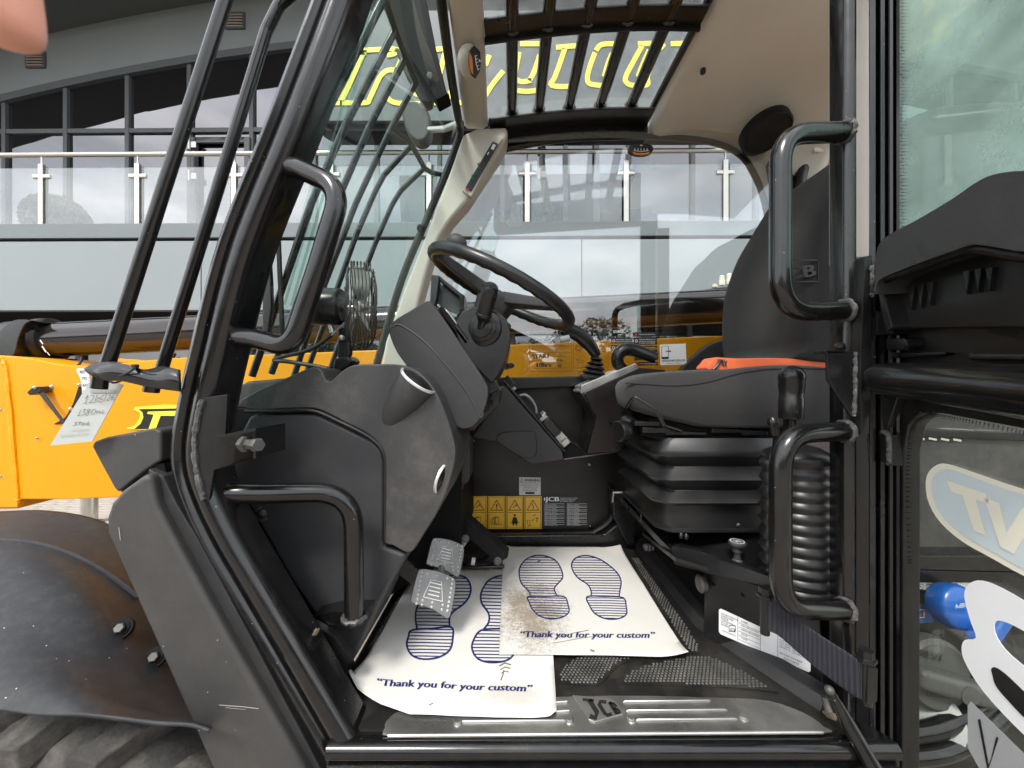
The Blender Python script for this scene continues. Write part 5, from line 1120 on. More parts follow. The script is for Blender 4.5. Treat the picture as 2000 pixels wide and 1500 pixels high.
    m = MB(); m.lathe(ax0, ax1, pf, 32); part('gaiter', m, 'rubber', pb, sharp=80)
    m = MB(); m.tube([P(1547, 815, 0.85), P(1545, 880, 0.86)], 0.012, 10); m.tube([P(1535, 815, 0.86), P(1532, 870, 0.86)], 0.005, 8); part('shaft', m, 'black_paint', pb)
    g0 = P(1545, 818, 0.85); m = MB(); m.lathe(g0, P(1547, 716, 0.85), [(0, 0.022), (0.003, 0.0238), (0.045, 0.0245), (0.048, 0.0228), (0.066, 0.0238), (0.07, 0.0255), (0.084, 0.0245), (0.088, 0.0262), (0.10, 0.0255), (0.106, 0.0225), (0.113, 0.016), (0.117, 0.006)], 26); part('grip', m, 'plastic_smooth', pb)
    tl = empty('tow_lever', P(1512, 900, 0.84), th); m = MB(); m.lathe(P(1515, 850, 0.82), P(1507, 812, 0.82), [(0, 0.006), (0.008, 0.009), (0.016, 0.008), (0.024, 0.011), (0.034, 0.010), (0.040, 0.004)], 14); part('grip', m, 'plastic_smooth', tl)
    m = MB(); m.tube([P(1513, 848, 0.82), P(1510, 885, 0.82)], 0.0028, 6); m.tube([P(1517, 848, 0.82), P(1518, 882, 0.82)], 0.0028, 6); part('shaft', m, 'black_paint', tl)
    m = MB(); pf = []
    for q in range(9): pf += [(0.03 * q, 0.020), (0.03 * q + 0.012, 0.028), (0.03 * q + 0.022, 0.022)]
    m.lathe(P(1508, 1128, 0.85), P(1510, 880, 0.85), [(d, r) for d, r in pf], 18); part('gaiter', m, 'rubber', tl, sharp=80)
    # check strap and gas strut of the door
    ds = empty('door_strap', P(1600, 1290, 0.72), th)
    rows = [[P(1494, 1172, 0.80), P(1494, 1234, 0.80)], [P(1516, 1178, 0.78), P(1517, 1238, 0.78)], [P(1580, 1226, 0.75), P(1580, 1292, 0.75)], [P(1644, 1268, 0.72), P(1642, 1340, 0.72)], [P(1688, 1296, 0.70), P(1686, 1368, 0.70)], [P(1702, 1300, 0.72), P(1702, 1370, 0.72)]]
    m = MB(); n_ = []
    for a, b in rows: n_.append([a.lerp(b, t) for t in (0, 0.33, 0.66, 1)])
    m.grid(n_, 4); part('webbing', m, 'webbing', ds, solid=0.004)
    for (x0, ya, yb, Y) in ((1494, 1160, 1238, 0.80), (1692, 1284, 1375, 0.70)):
        m = MB(); m.tube([P(x0, ya, Y), P(x0, yb, Y)], 0.009, 12); m.lathe(P(x0, ya + 6, Y), P(x0, ya - 20, Y), [(0, 0.016), (0.006, 0.016), (0.007, 0.012), (0.02, 0.012)], 6); part('strap_pin', m, 'black_satin', ds)
    m = MB(); m.slab([P(1696, 1302, 0.69), P(1716, 1306, 0.69), P(1714, 1372, 0.69), P(1694, 1376, 0.69)], (0, 0.03, 0)); part('strap_bracket', m, 'black_satin', ds, bevel=0.002)
    gs = empty('gas_strut', P(1700, 1480, 0.68), th); m = MB(); m.tube([P(1624, 1352, 0.71), P(1655, 1412, 0.70), P(1730, 1540, 0.66)], [0.007, 0.013, 0.013], 14); part('cylinder', m, 'black_paint', gs)
    m = MB(); m.ball(P(1620, 1348, 0.71), 0.008); m.tube([P(1614, 1362, 0.73), P(1622, 1390, 0.72)], 0.009, 10); part('ball_joint', m, 'bolt_dark', gs)
seat_base()

# ------------------------------------------------------------------ cab floor
def floor():
    fl = empty('cab_floor', Vector((0.15, 1.1, ZC + FZ)), th)
    m = MB(); m.slab([Vector((x, y, ZC + FZ)) for x, y in ((-0.34, 0.73), (0.64, 0.73), (0.70, 0.80), (0.60, 1.58), (-0.30, 1.58), (-0.34, 1.2))], (0, 0, -0.02)); part('floor_mat', m, 'floor_mat', fl)
    mp = ZPl(FZ)
    # raised side of the floor tray on the right
    a = [PZ(x, y, FZ) for x, y in ((1240, 1068), (1362, 1225), (1470, 1300), (1608, 1392))]
    m = MB(); rings = []
    for p in a: rings.append([p + Vector((-0.006, 0, 0)), p + Vector((0.006, 0.006, 0.025)), p + Vector((0.04, 0.02, 0.03)), p + Vector((0.05, 0.02, -0.01))])
    m.loft(rings); part('tray_side', m, 'plastic', fl, bevel=0.003)
    # raised studded pads between smooth ribs
    def pad(o, step):
        o = [(x, y) for x, y in o]; m = MB(); m.slab([mp(x, y, 0.001) for x, y in o], (0, 0, 0.002)); p_ = part('studded_pad', m, 'floor_mat', fl)
        xsw = [PZ(x, y, FZ) for x, y in o]; mnx, mxx = min(v.x for v in xsw), max(v.x for v in xsw); mny, mxy = min(v.y for v in xsw), max(v.y for v in xsw)
        s_ = MB(); y = mny; r_ = 0
        def inside(px, py):
            c = False; n = len(xsw)
            for i in range(n):
                a_, b_ = xsw[i], xsw[i - 1]
                if (a_.y > py) != (b_.y > py) and px < (b_.x - a_.x) * (py - a_.y) / (b_.y - a_.y) + a_.x: c = not c
            return c
        while y < mxy:
            x = mnx + (step / 2 if r_ % 2 else 0)
            while x < mxx:
                if all(inside(x + dx, y + dy) for dx in (-0.005, 0.005) for dy in (-0.004, 0.004)):
                    b = len(s_.v); z = ZC + FZ + 0.003; rr = step * 0.40
                    s_.add([Vector((x + rr * math.cos(q * math.pi / 3), y + rr * math.sin(q * math.pi / 3), z)) for q in range(6)] + [Vector((x + rr * 0.55 * math.cos(q * math.pi / 3), y + rr * 0.55 * math.sin(q * math.pi / 3), z + 0.0016)) for q in range(6)], [(q, (q + 1) % 6, (q + 1) % 6 + 6, q + 6) for q in range(6)] + [tuple(range(6, 12))])
                x += step
            y += step * 0.86; r_ += 1
        o_ = build('studs', s_, 'mat_dots', p_, smooth=False); o_['kind'] = 'stuff'
    pad(sm2([(1090, 1326), (1093, 1310), (1105, 1296), (1128, 1284), (1160, 1278), (1250, 1276), (1300, 1280), (1240, 1290), (1205, 1303), (1172, 1337), (1130, 1338), (1096, 1336)], 3), 0.0085)
    pad(sm2([(1212, 1332), (1216, 1320), (1240, 1306), (1290, 1292), (1350, 1282), (1390, 1284), (1450, 1310), (1520, 1350), (1500, 1350), (1440, 1344), (1330, 1340), (1218, 1337)], 3), 0.0085)
    pad([(1230, 1090), (1248, 1090), (1372, 1266), (1368, 1276), (1345, 1276)], 0.0085)
    pad([(720, 1262), (760, 1196), (800, 1130), (806, 1130), (770, 1210), (728, 1285), (716, 1285)], 0.0085)
    # bright kick plate with pressed ribs
    zk = FZ + 0.004; mk = ZPl(zk)
    kp = sm2([(752, 1420), (760, 1402), (800, 1385), (1000, 1365), (1200, 1358), (1400, 1362), (1500, 1368), (1570, 1392), (1608, 1418), (1600, 1430), (1300, 1434), (1000, 1437), (770, 1437)], 3)
    m = MB(); m.slab([mk(x, y) for x, y in kp], (0, 0, -0.004)); pk = part('kick_plate', m, 'tread_plate', fl, bevel=0.0012)
    def rib(x0, x1, y, w=0.006):
        m = MB(); a_, b_ = mk(x0, y), mk(x1, y - 2); m.tube([a_, a_ + (b_ - a_) * 0.02 + Vector((0, 0, 0.0015)), b_ - (b_ - a_) * 0.02 + Vector((0, 0, 0.0015)), b_], [0.0008, w * 0.36, w * 0.36, 0.0008], 10); part('pressed_rib', m, 'tread_bright', pk)
    for (x0, x1, y) in ((1217, 1388, 1371), (1223, 1420, 1389), (1242, 1440, 1407), (1085, 1108, 1373), (1085, 1112, 1391), (900, 1105, 1410)): rib(x0, x1, y)
    m = MB(); m.tube([mk(758, 1437), mk(1606, 1430)], 0.0035, 12); part('plate_nosing', m, 'tread_bright', pk)
    for (x, y) in ((894, 1411), (1112, 1407), (1233, 1405), (1452, 1402)):
        c = mk(x, y); m = MB(); m.lathe(c, c + Vector((0, 0, 1)), [(0, 0.009), (0.002, 0.009), (0.003, 0.006), (0.0045, 0.0055)], 18); part('plate_screw', m, 'zinc', pk)
    m = MB(); m.slab([mk(x, y, 0.0004) for x, y in ((1118, 1359), (1190, 1365), (1202, 1371), (1220, 1390), (1216, 1396), (1162, 1411), (1150, 1407))], (0, 0, 0.002)); bd = part('plate_badge', m, 'tread_bright', pk, bevel=0.0008)
    k = MB(); mt = ZPl(zk + 0.0031)
    for (s_, w_) in (([(1138, 1366), (1160, 1368)], 5.5), ([(1151, 1367), (1166, 1391), (1163, 1402), (1152, 1398)], 9), ([(1184, 1371), (1172, 1370), (1170, 1375), (1181, 1393), (1187, 1397), (1195, 1394)], 7), ([(1190, 1371), (1205, 1394)], 7), ([(1190, 1373), (1199, 1374), (1204, 1380), (1199, 1383), (1207, 1386), (1211, 1391), (1205, 1394)], 5)): k.stroke(s_, w_, mt)
    build('badge_letters', k, 'floor_mat', bd, smooth=False)
floor()

# ------------------------------------------------------------------ paper floor mats
def crinkle(o, bump, corners):
    """cut a printed sheet into small cells and give it the waves and curled corners of real paper"""
    bm = bmesh.new(); bm.from_mesh(o.data)
    xs_ = [v.co.x for v in bm.verts]; ys_ = [v.co.y for v in bm.verts]; st = 0.016
    for ax, lo, hi in ((0, min(xs_), max(xs_)), (1, min(ys_), max(ys_))):
        k = math.floor(lo / st) + 1
        while k * st < hi:
            co = Vector((k * st, 0, 0)) if ax == 0 else Vector((0, k * st, 0)); no = Vector((1, 0, 0)) if ax == 0 else Vector((0, 1, 0))
            bmesh.ops.bisect_plane(bm, geom=bm.verts[:] + bm.edges[:] + bm.faces[:], plane_co=co, plane_no=no, dist=1e-6); k += 1
    for v in bm.verts:
        x, y = v.co.x, v.co.y
        v.co.z += bump * (mnoise.noise(Vector((x * 7, y * 7, 3.1))) + 0.5 * mnoise.noise(Vector((x * 17, y * 15, 8.2)))) + bump * 0.8
        for (c, r, h) in corners:
            d = (Vector((x, y)) - Vector((c.x, c.y))).length
            if d < r: v.co.z += h * (1 - d / r) ** 2
    bm.to_mesh(o.data); bm.free()
    o.data.polygons.foreach_set('use_smooth', [True] * len(o.data.polygons))
def paper(name, outline, z, mname, label, feet, txt, bump, corners, marks=()):
    mp = ZPl(z); o = empty(name, mp(*outline[0]).lerp(mp(*outline[len(outline) // 2]), 0.5)); tag(o, label, 'paper mat', 'printed paper mats on the cab floor')
    o.location.z = ZC + z; made = []
    cs = [(mp(*c), r, h) for c, r, h in corners]
    m = MB(); m.poly([mp(x, y) for x, y in outline][::-1]); made.append(build('sheet', m, mname, o, smooth=False))
    for (sole, heel, dy, clip, w) in feet:
        k = MB()
        for ol, closed in ((sole, False), (heel, True)):
            d = sm2(ol, 4, closed); k.stroke(d, w, mp, 0.0009, closed)
            ys = [p[1] for p in d]; y = min(ys) + dy * 0.8
            while y < max(ys) - 1.5:
                xx = []
                n = len(d)
                for i in range(n):
                    a, b = d[i - 1], d[i]
                    if (a[1] > y) != (b[1] > y): xx.append(a[0] + (b[0] - a[0]) * (y - a[1]) / (b[1] - a[1]))
                xx.sort()
                for q in range(0, len(xx) - 1, 2):
                    x0, x1 = xx[q] + 1, xx[q + 1] - 1
                    if x1 > x0 + 2: k.stroke([(x0, y - 0.4), (x1, y + 0.4)], w * 0.62, mp, 0.0008)
                y += dy
        made.append(build('footprint', k, 'ink', o, smooth=False))
    k = MB(); k.text(*txt[0], mp, 0.0008, 0.28, txt[1]); made.append(build('lettering', k, 'ink', o, smooth=False))
    for mk_, w in marks:
        k = MB(); k.stroke(mk_, w, mp, 0.0006); made.append(build('mud_mark', k, 'dirt', o, smooth=False))
    for q in made: crinkle(q, bump, cs)
    made[0].modifiers.new('thickness', 'SOLIDIFY').thickness = 0.0006
    return o
zz = lambda pts: [(600 + x * 0.35, 975 + y * 0.35) for x, y in pts]
paper_mat('paper_a', 0.25, 0.0, 0.80, 0.12, 0.06); paper_mat('paper_b', 0.8, 0.055, 1.08, 0.17, 0.30)
paper('paper_mat', [(814, 1112), (1000, 1112), (1070, 1112), (1087, 1386), (1087, 1396), (1074, 1404), (960, 1402), (800, 1397), (745, 1378), (698, 1352), (680, 1330), (684, 1324), (690, 1330), (760, 1210)], FZ + 0.007, 'paper_a', 'white paper mat with blue shoe prints, lower one, under the pedals and the other mat',
      [(zz([(612, 725), (604, 660), (612, 610), (640, 560), (700, 490), (770, 440), (830, 428), (885, 440), (912, 490), (905, 545), (870, 590), (820, 625), (795, 660), (795, 715)]), zz([(585, 735), (700, 725), (805, 718), (812, 780), (795, 845), (735, 886), (650, 898), (585, 875), (556, 820), (566, 770)]), 6.6, None, 3.6),
       (zz([(985, 728), (1012, 690), (1012, 640), (975, 585), (970, 530), (1005, 465), (1055, 436), (1100, 430), (1150, 440), (1190, 500), (1180, 560), (1140, 620), (1120, 680), (1125, 725)]), zz([(970, 735), (1060, 725), (1165, 728), (1180, 790), (1165, 850), (1120, 900), (1030, 914), (955, 895), (920, 840), (930, 785)]), 6.6, None, 3.6)],
      (('“Thank you for your custom”', 735, 1341, 1037, 1352, 13.5), 1.0), 0.0020, [((682, 1330), 0.10, 0.022), ((1087, 1400), 0.05, 0.008), ((814, 1112), 0.1, 0.012)],
      [([(975, 1302), (986, 1296), (998, 1300)], 2.6), ([(977, 1309), (987, 1304), (997, 1307)], 2.2), ([(979, 1316), (986, 1312), (994, 1314)], 2.0), ([(978, 1330), (982, 1320), (984, 1310)], 2.4), ([(1030, 1275), (1036, 1270)], 1.6), ([(838, 1380), (846, 1376)], 1.6), ([(818, 1290), (821, 1289)], 1.8)])
paper('paper_mat', [(983, 1068), (1100, 1068), (1212, 1070), (1345, 1284), (1160, 1281), (975, 1279)], FZ + 0.0125, 'paper_b', 'muddy white paper mat with blue shoe prints, upper one, in front of the seat',
      [(zz([(1245, 540), (1235, 515), (1195, 470), (1183, 420), (1190, 375), (1225, 335), (1280, 316), (1340, 322), (1390, 348), (1420, 400), (1425, 440), (1400, 470), (1378, 500), (1392, 535), (1405, 545)]), zz([(1232, 548), (1330, 545), (1432, 545), (1455, 590), (1460, 630), (1425, 660), (1360, 672), (1295, 655), (1255, 615), (1240, 580)]), 5.0, None, 2.5),
       (zz([(1585, 545), (1583, 510), (1562, 475), (1510, 440), (1480, 395), (1478, 355), (1505, 325), (1560, 316), (1630, 335), (1690, 375), (1735, 420), (1752, 465), (1745, 510), (1740, 548)]), zz([(1562, 546), (1660, 545), (1762, 550), (1780, 600), (1780, 645), (1735, 670), (1665, 670), (1605, 640), (1575, 595)]), 5.0, None, 2.5)],
      (('“Thank you for your custom”', 1015, 1246, 1277, 1247, 12.0), 0.8), 0.0016, [((1345, 1284), 0.07, 0.012), ((1212, 1070), 0.08, 0.012), ((983, 1068), 0.06, 0.008)],
      [([(1153, 1271), (1159, 1273), (1161, 1274)], 3.0), ([(1092, 1246), (1120, 1237), (1150, 1232)], 1.2), ([(1080, 1258), (1120, 1250), (1170, 1243)], 1.0), ([(1050, 1098), (1058, 1094)], 2.0), ([(1064, 1086), (1072, 1089)], 1.4)])

# ------------------------------------------------------------------ pedals
def pedals():
    def pad(cx, cy, Y, w, h, name):
        c = P(cx, cy, Y); pe = empty(name, c, th); mp = Plane(c, (0.30, -0.78, 0.55))
        f = lambda u, v, o=0.0: mp(cx + u * w + v * 0.16 * w, cy - v * h + u * 0.24 * h, o)     # u, v in -0.5..0.5 on the tilted pad
        o = sm2([(-0.40, 0.48), (-0.48, 0.34), (-0.52, -0.2), (-0.50, -0.40), (-0.25, -0.42), (0.05, -0.46), (0.32, -0.56), (0.46, -0.58), (0.50, -0.3), (0.50, 0.2), (0.44, 0.42), (0.2, 0.50), (-0.1, 0.52)], 3)
        m = MB(); m.slab([f(u, v) for u, v in o], mp.n * -0.010); part('pedal_pad', m, 'pedal_metal', pe, bevel=0.003)
        k_ = 0
        for u in (-0.38, -0.24, 0.0, 0.26, 0.40):
            for q in range(8):
                v = -0.40 + q * 0.115
                if abs(u) < 0.3 and -0.2 < v < 0.33: continue
                p = f(u, v); s_ = MB(); s_.lathe(p, p + mp.n, [(0, 0.0034), (0.0035, 0.0008)], 6); part('stud', s_, 'pedal_stud', pe)
        k = MB()
        for q in range(4): k.tube([f(-0.14, 0.2 - q * 0.1, 0.001), f(0.14, 0.2 - q * 0.1, 0.001)], 0.0016, 6)
        k.tube([f(-0.24, -0.2, 0.001), f(-0.12, 0.27, 0.001), f(0.14, 0.27, 0.001), f(0.24, -0.2, 0.001), f(-0.24, -0.2, 0.001)], 0.0014, 6); part('pad_emblem', k, 'pedal_stud', pe)
        return pe
    p1 = pad(848, 1155, 0.97, 78, 76, 'brake_pedal'); p2 = pad(871, 1085, 1.12, 66, 60, 'inching_pedal')
    m = MB(); m.slab([P(768, 1092, 1.04), P(782, 1086, 1.04), P(822, 1118, 1.0), P(815, 1150, 1.0), P(765, 1112, 1.04)], (0, 0.008, 0)); part('pedal_arm', m, 'steel', p1, bevel=0.001)
    m = MB(); m.slab([P(893, 1068, 1.2), P(908, 1046, 1.2), P(916, 1054, 1.2), P(903, 1074, 1.2)], (0, 0.008, 0)); part('pedal_arm', m, 'zinc', p2, bevel=0.001)
    m = MB(); m.lathe(P(909, 1052, 1.2), P(909, 1052, 1.18), [(0, 0.012), (0.006, 0.012), (0.007, 0.008), (0.012, 0.007)], 16); part('pedal_pivot', m, 'bolt_dark', p2)
    m = MB(); m.tube([P(862, 1110, 1.10), P(858, 1125, 1.06)], 0.01, 8); part('pedal_link', m, 'zinc', p2)
    ac = empty('accelerator_pedal', P(980, 1095, 1.25), th)
    m = MB(); m.slab([P(883, 1001, 1.34), P(893, 997, 1.34), P(984, 1078, 1.24), P(980, 1098, 1.22), P(968, 1098, 1.22), P(878, 1018, 1.34)], (0.02, 0.03, 0)); part('pedal_pad', m, 'rubber_matt', ac, bevel=0.004)
    m = MB(); m.lathe(P(972, 1096, 1.21), P(972, 1096, 1.2), [(0, 0.012), (0.004, 0.012), (0.005, 0.008), (0.002, 0.007), (0.002, 0.0)], 20); part('pedal_pivot', m, 'bolt_dark', ac)
    hs = empty('floor_hose', P(930, 1100, 1.3), th)
    m = MB(); m.tube(catmull([P(900, 1088, 1.32), P(925, 1098, 1.30), P(950, 1094, 1.28), P(966, 1080, 1.28)], 8), [0.012 + 0.0016 * (q % 2) for q in range(25)], 10); part('corrugated_hose', m, 'rubber', hs)
    m = MB(); m.tube([P(921, 1097, 1.29), P(928, 1098, 1.29)], 0.0145, 12); part('white_tape', m, 'lettering_white', hs)
    m = MB(); m.tube(catmull([P(870, 1102, 1.28), P(910, 1108, 1.26), P(985, 1106, 1.25)], 6), 0.006, 8); part('thin_hose', m, 'rubber', hs)
pedals()
# ------------------------------------------------------------------ open door on the right
def door():
    dr = empty('door', (0.735, 0.74, 1.0), th)
    dp = Plane((0.735, 0.76, 0), (1, -0.134, 0))
    off = lambda pts, o=0.0: [dp(x, y, o) for x, y in pts]
    # stile by the hinges: stepped profile
    pr = [((q - 1000) / F * y, y) for q, y in ((1698, 0.775), (1697, 0.748), (1699, 0.744), (1710, 0.741), (1712, 0.752), (1715, 0.752), (1717, 0.740), (1720, 0.736), (1728, 0.734), (1730, 0.745), (1733, 0.745), (1735, 0.730), (1738, 0.727), (1744, 0.725), (1746, 0.736), (1749, 0.736), (1751, 0.719), (1757, 0.715), (1762, 0.76))]
    m = MB(); m.loft([[Vector((a, b, ZC + z)) for a, b in pr] for z in (-0.95, 1.05)]); part('door_stile', m, 'black_paint', dr, sharp=30)
    m = MB(); m.slab(off([(1752, -60), (2120, -160), (2120, 700), (1752, 600)]), dp.n * -0.005); part('upper_pane', m, 'door_glass', dr, smooth=False)
    m = MB()
    for r_ in range(78):
        for q in range(5):
            y = -40 + r_ * 6.6; x = 1760 + q * 3.6 + (1.8 if r_ % 2 else 0); s_ = 1.55 - q * 0.28
            m.add([dp(x + s_ * math.cos(a * 1.0472), y + s_ * math.sin(a * 1.0472), 0.0006) for a in range(6)], [tuple(range(6))])
    fd = part('frit_dots', m, 'decal_black', dr, smooth=False); fd['kind'] = 'stuff'
    # moulded storage box on the inside of the door
    shp = sm2([(1708, 575), (1709, 530), (1712, 492), (1722, 470), (1748, 452), (1800, 424), (1860, 388), (1900, 360), (1930, 344), (1965, 336), (2010, 333), (2110, 330), (2110, 480), (2010, 492), (1940, 482), (1900, 478), (1878, 484), (1800, 512), (1725, 542), (1712, 556)], 3)
    m = MB(); m.slab(off(shp, 0.075), dp.n * -0.075); bx = part('door_box', m, 'plastic', dr, bevel=0.022, seg=4, sharp=65)
    m = MB(); m.tube(catmull(off([(1712, 570), (1714, 556), (1730, 544), (1800, 518), (1880, 488), (1910, 484), (2010, 500), (2110, 510)], 0.06), 5), 0.009, 10); part('box_rim', m, 'plastic_smooth', bx)
    m = MB(); m.slab(off([(1716, 556), (1880, 492), (2110, 510), (2110, 640), (1900, 640), (1740, 642), (1728, 600)], 0.02), dp.n * -0.02); part('box_inside', m, 'rubber', bx, bevel=0.004)
    m = MB(); m.slab(off([(1712, 560), (1722, 556), (1742, 640), (1732, 648), (1722, 620)], 0.05), dp.n * -0.05); part('box_cheek', m, 'rubber', bx, bevel=0.003)
    m = MB()
    for (x0, y0) in ((1772, 560), (1790, 556), (1808, 552), (1880, 530), (1902, 526), (1924, 524)): m = MB(); m.slab(off([(x0, y0), (x0 + 14, y0 - 3), (x0 + 7, y0 + 46)], 0.028), dp.n * -0.01); part('moulded_rib', m, 'plastic_smooth', bx, bevel=0.001)
    pass
    # rails between the panes
    m = MB(); m.slab(off([(1692, 606), (1742, 612), (1742, 654), (1696, 656)], 0.03), dp.n * -0.04); part('latch_box', m, 'black_satin', dr, bevel=0.004)
    m = MB(); m.slab(off([(1700, 590), (2110, 580), (2110, 740), (1700, 720)], 0.0), dp.n * -0.03); part('middle_rail', m, 'black_satin', dr, bevel=0.005)
    m = MB(); m.slab(off([(1728, 660), (1765, 660), (1772, 672), (1765, 684), (1728, 684)], 0.03), dp.n * -0.03); part('latch_body', m, 'plastic_smooth', dr, bevel=0.004)
    m = MB(); m.slab(off([(1720, 688), (1850, 688), (1842, 694), (1750, 700), (1720, 700)], 0.014), dp.n * -0.014); part('latch_rod', m, 'black_paint', dr, bevel=0.002)
    m = MB(); m.slab(off([(1886, 690), (2110, 690), (2110, 706), (1892, 704)], 0.014), dp.n * -0.014); part('latch_cover', m, 'black_paint', dr, bevel=0.003)
    m = MB(); pts = [dp(x, y, 0.04) for x, y in ((1712, 741), (1722, 740), (1740, 741), (1820, 748), (1920, 757), (2010, 766), (2120, 778))]
    m.tube(catmull(pts, 4), [0.012, 0.02, 0.026, 0.029] + [0.029 + 0.0004 * q for q in range(21)], 24); part('door_bar', m, 'black_paint', dr)
    # lower frame, pane and its printed border
    m = MB(); o1 = off([(1710, 770), (2120, 800), (2120, 860), (1840, 808), (1800, 806), (1775, 830), (1764, 880), (1762, 1560), (1712, 1560)], 0.004); m.slab(o1, dp.n * -0.03); part('lower_frame', m, 'black_satin', dr, bevel=0.004)
    m = MB(); m.slab(off([(1718, 775), (1752, 775), (1718, 880), (1708, 880)], 0.02), dp.n * -0.03); part('lower_brace', m, 'black_satin', dr, bevel=0.003)
    m = MB(); m.slab(off([(1715, 845), (1736, 850), (1738, 910), (1720, 900)], 0.025), dp.n * -0.025); part('hinge_leaf', m, 'black_satin', dr, bevel=0.002)
    bead([dp(1722, 843, 0.026), dp(1735, 852, 0.026), dp(1737, 908, 0.026)], dr); bead([dp(1698, 850, 0.026), dp(1700, 900, 0.026)], dr)
    m = MB(); m.slab(off([(1755, 780), (2120, 790), (2120, 1640), (1755, 1580)], -0.004), dp.n * -0.005); part('lower_pane', m, 'lower_glass', dr, smooth=False)
    m = MB(); c = sm2([(1775, 1100), (1771, 960), (1775, 860), (1786, 826), (1806, 812), (1830, 810), (1900, 822), (2010, 845)], 7, False)
    for i, (x, y) in enumerate(c):
        for q in range(3):
            a, b = c[min(i + 1, len(c) - 1)], c[i - 1] if i else c[0]; t = Vector((a[0] - b[0], a[1] - b[1])); t = t.normalized() if t.length else Vector((0, 1)); n_ = Vector((-t.y, t.x)) * (q * 3.2); s_ = 1.7 - q * 0.4
            for h in (0, 0.5):
                xx = x + (a[0] - x) * h + n_.x; yy = y + (a[1] - y) * h + n_.y
                m.add([dp(xx + s_ * math.cos(v * 1.0472), yy + s_ * math.sin(v * 1.0472), 0.0006) for v in range(6)], [tuple(range(6))])
    fd = part('frit_dots', m, 'decal_black', dr, smooth=False); fd['kind'] = 'stuff'
    # badge sticker
    st = empty('badge_sticker', dp(1900, 1000), dr)
    o = sm2([(1808, 950), (1812, 925), (1828, 909), (1850, 906), (1900, 922), (1960, 943), (2060, 975), (2160, 1010), (2160, 1190), (2060, 1150), (2000, 1125), (1940, 1092), (1880, 1058), (1838, 1022), (1815, 985)], 3)
    m = MB(); m.slab(off(o, 0.0008), dp.n * -0.0006); build('badge_rim', m, 'badge_cream', st, smooth=False)
    i_ = [(1819, 950), (1824, 930), (1838, 918), (1856, 917), (1900, 932), (1960, 954), (2060, 986), (2160, 1020), (2160, 1176), (2060, 1138), (2000, 1112), (1940, 1079), (1884, 1047), (1846, 1014), (1826, 982)]
    m = MB(); m.slab(off(sm2(i_, 3), 0.0016), dp.n * -0.0006); build('badge_field', m, 'badge_blue', st, smooth=False)
    k = MB()
    for pg in ([(1848, 938), (1926, 964), (1932, 984), (1906, 976), (1926, 1046), (1902, 1036), (1880, 968), (1858, 960)], [(1922, 972), (1952, 982), (1966, 1040), (1996, 992), (2030, 1002), (1980, 1082), (1954, 1068)], [(2040, 1006), (2160, 1045), (2160, 1065), (2050, 1030)]):
        k.poly([dp(x, y, 0.0024) for x, y in pg])
    build('badge_letters', k, 'badge_cream', st, smooth=False)
    # white curved lettering sticker and the grey square below it
    m = MB(); m.slab(off(sm2([(1886, 1180), (1884, 1155), (1896, 1138), (1920, 1134), (1960, 1150), (2020, 1185), (2110, 1240), (2110, 1300), (2040, 1256), (1980, 1222), (1950, 1212), (1942, 1222), (1948, 1246), (1975, 1280), (2040, 1330), (2110, 1380), (2110, 1540), (2040, 1472), (1980, 1416), (1920, 1350), (1888, 1300), (1878, 1270), (1884, 1250), (1906, 1246), (1896, 1215)], 3), 0.0010), dp.n * -0.0006); build('curved_sticker', m, 'sticker_white', st, smooth=False)
    m = MB(); m.slab(off(sm2([(1938, 1318), (1936, 1306), (1946, 1304), (1970, 1322), (2010, 1360), (2090, 1430), (2090, 1470), (2010, 1410), (1970, 1370), (1945, 1340)], 3), 0.0018), dp.n * -0.0004); build('sticker_slot', m, 'black_satin', st, smooth=False)
    m = MB(); m.slab(off([(1890, 1378), (1896, 1370), (2110, 1580), (2110, 1640), (1980, 1540), (1912, 1500), (1890, 1460)], 0.0004), dp.n * -0.0003); build('grey_sticker', m, 'sticker_grey', st, smooth=False)
    k = MB(); k.stroke([(1912, 1405), (1930, 1500), (1948, 1440)], 5, dp, 0.0012); build('sticker_mark', k, 'decal_black', st, smooth=False)
door()

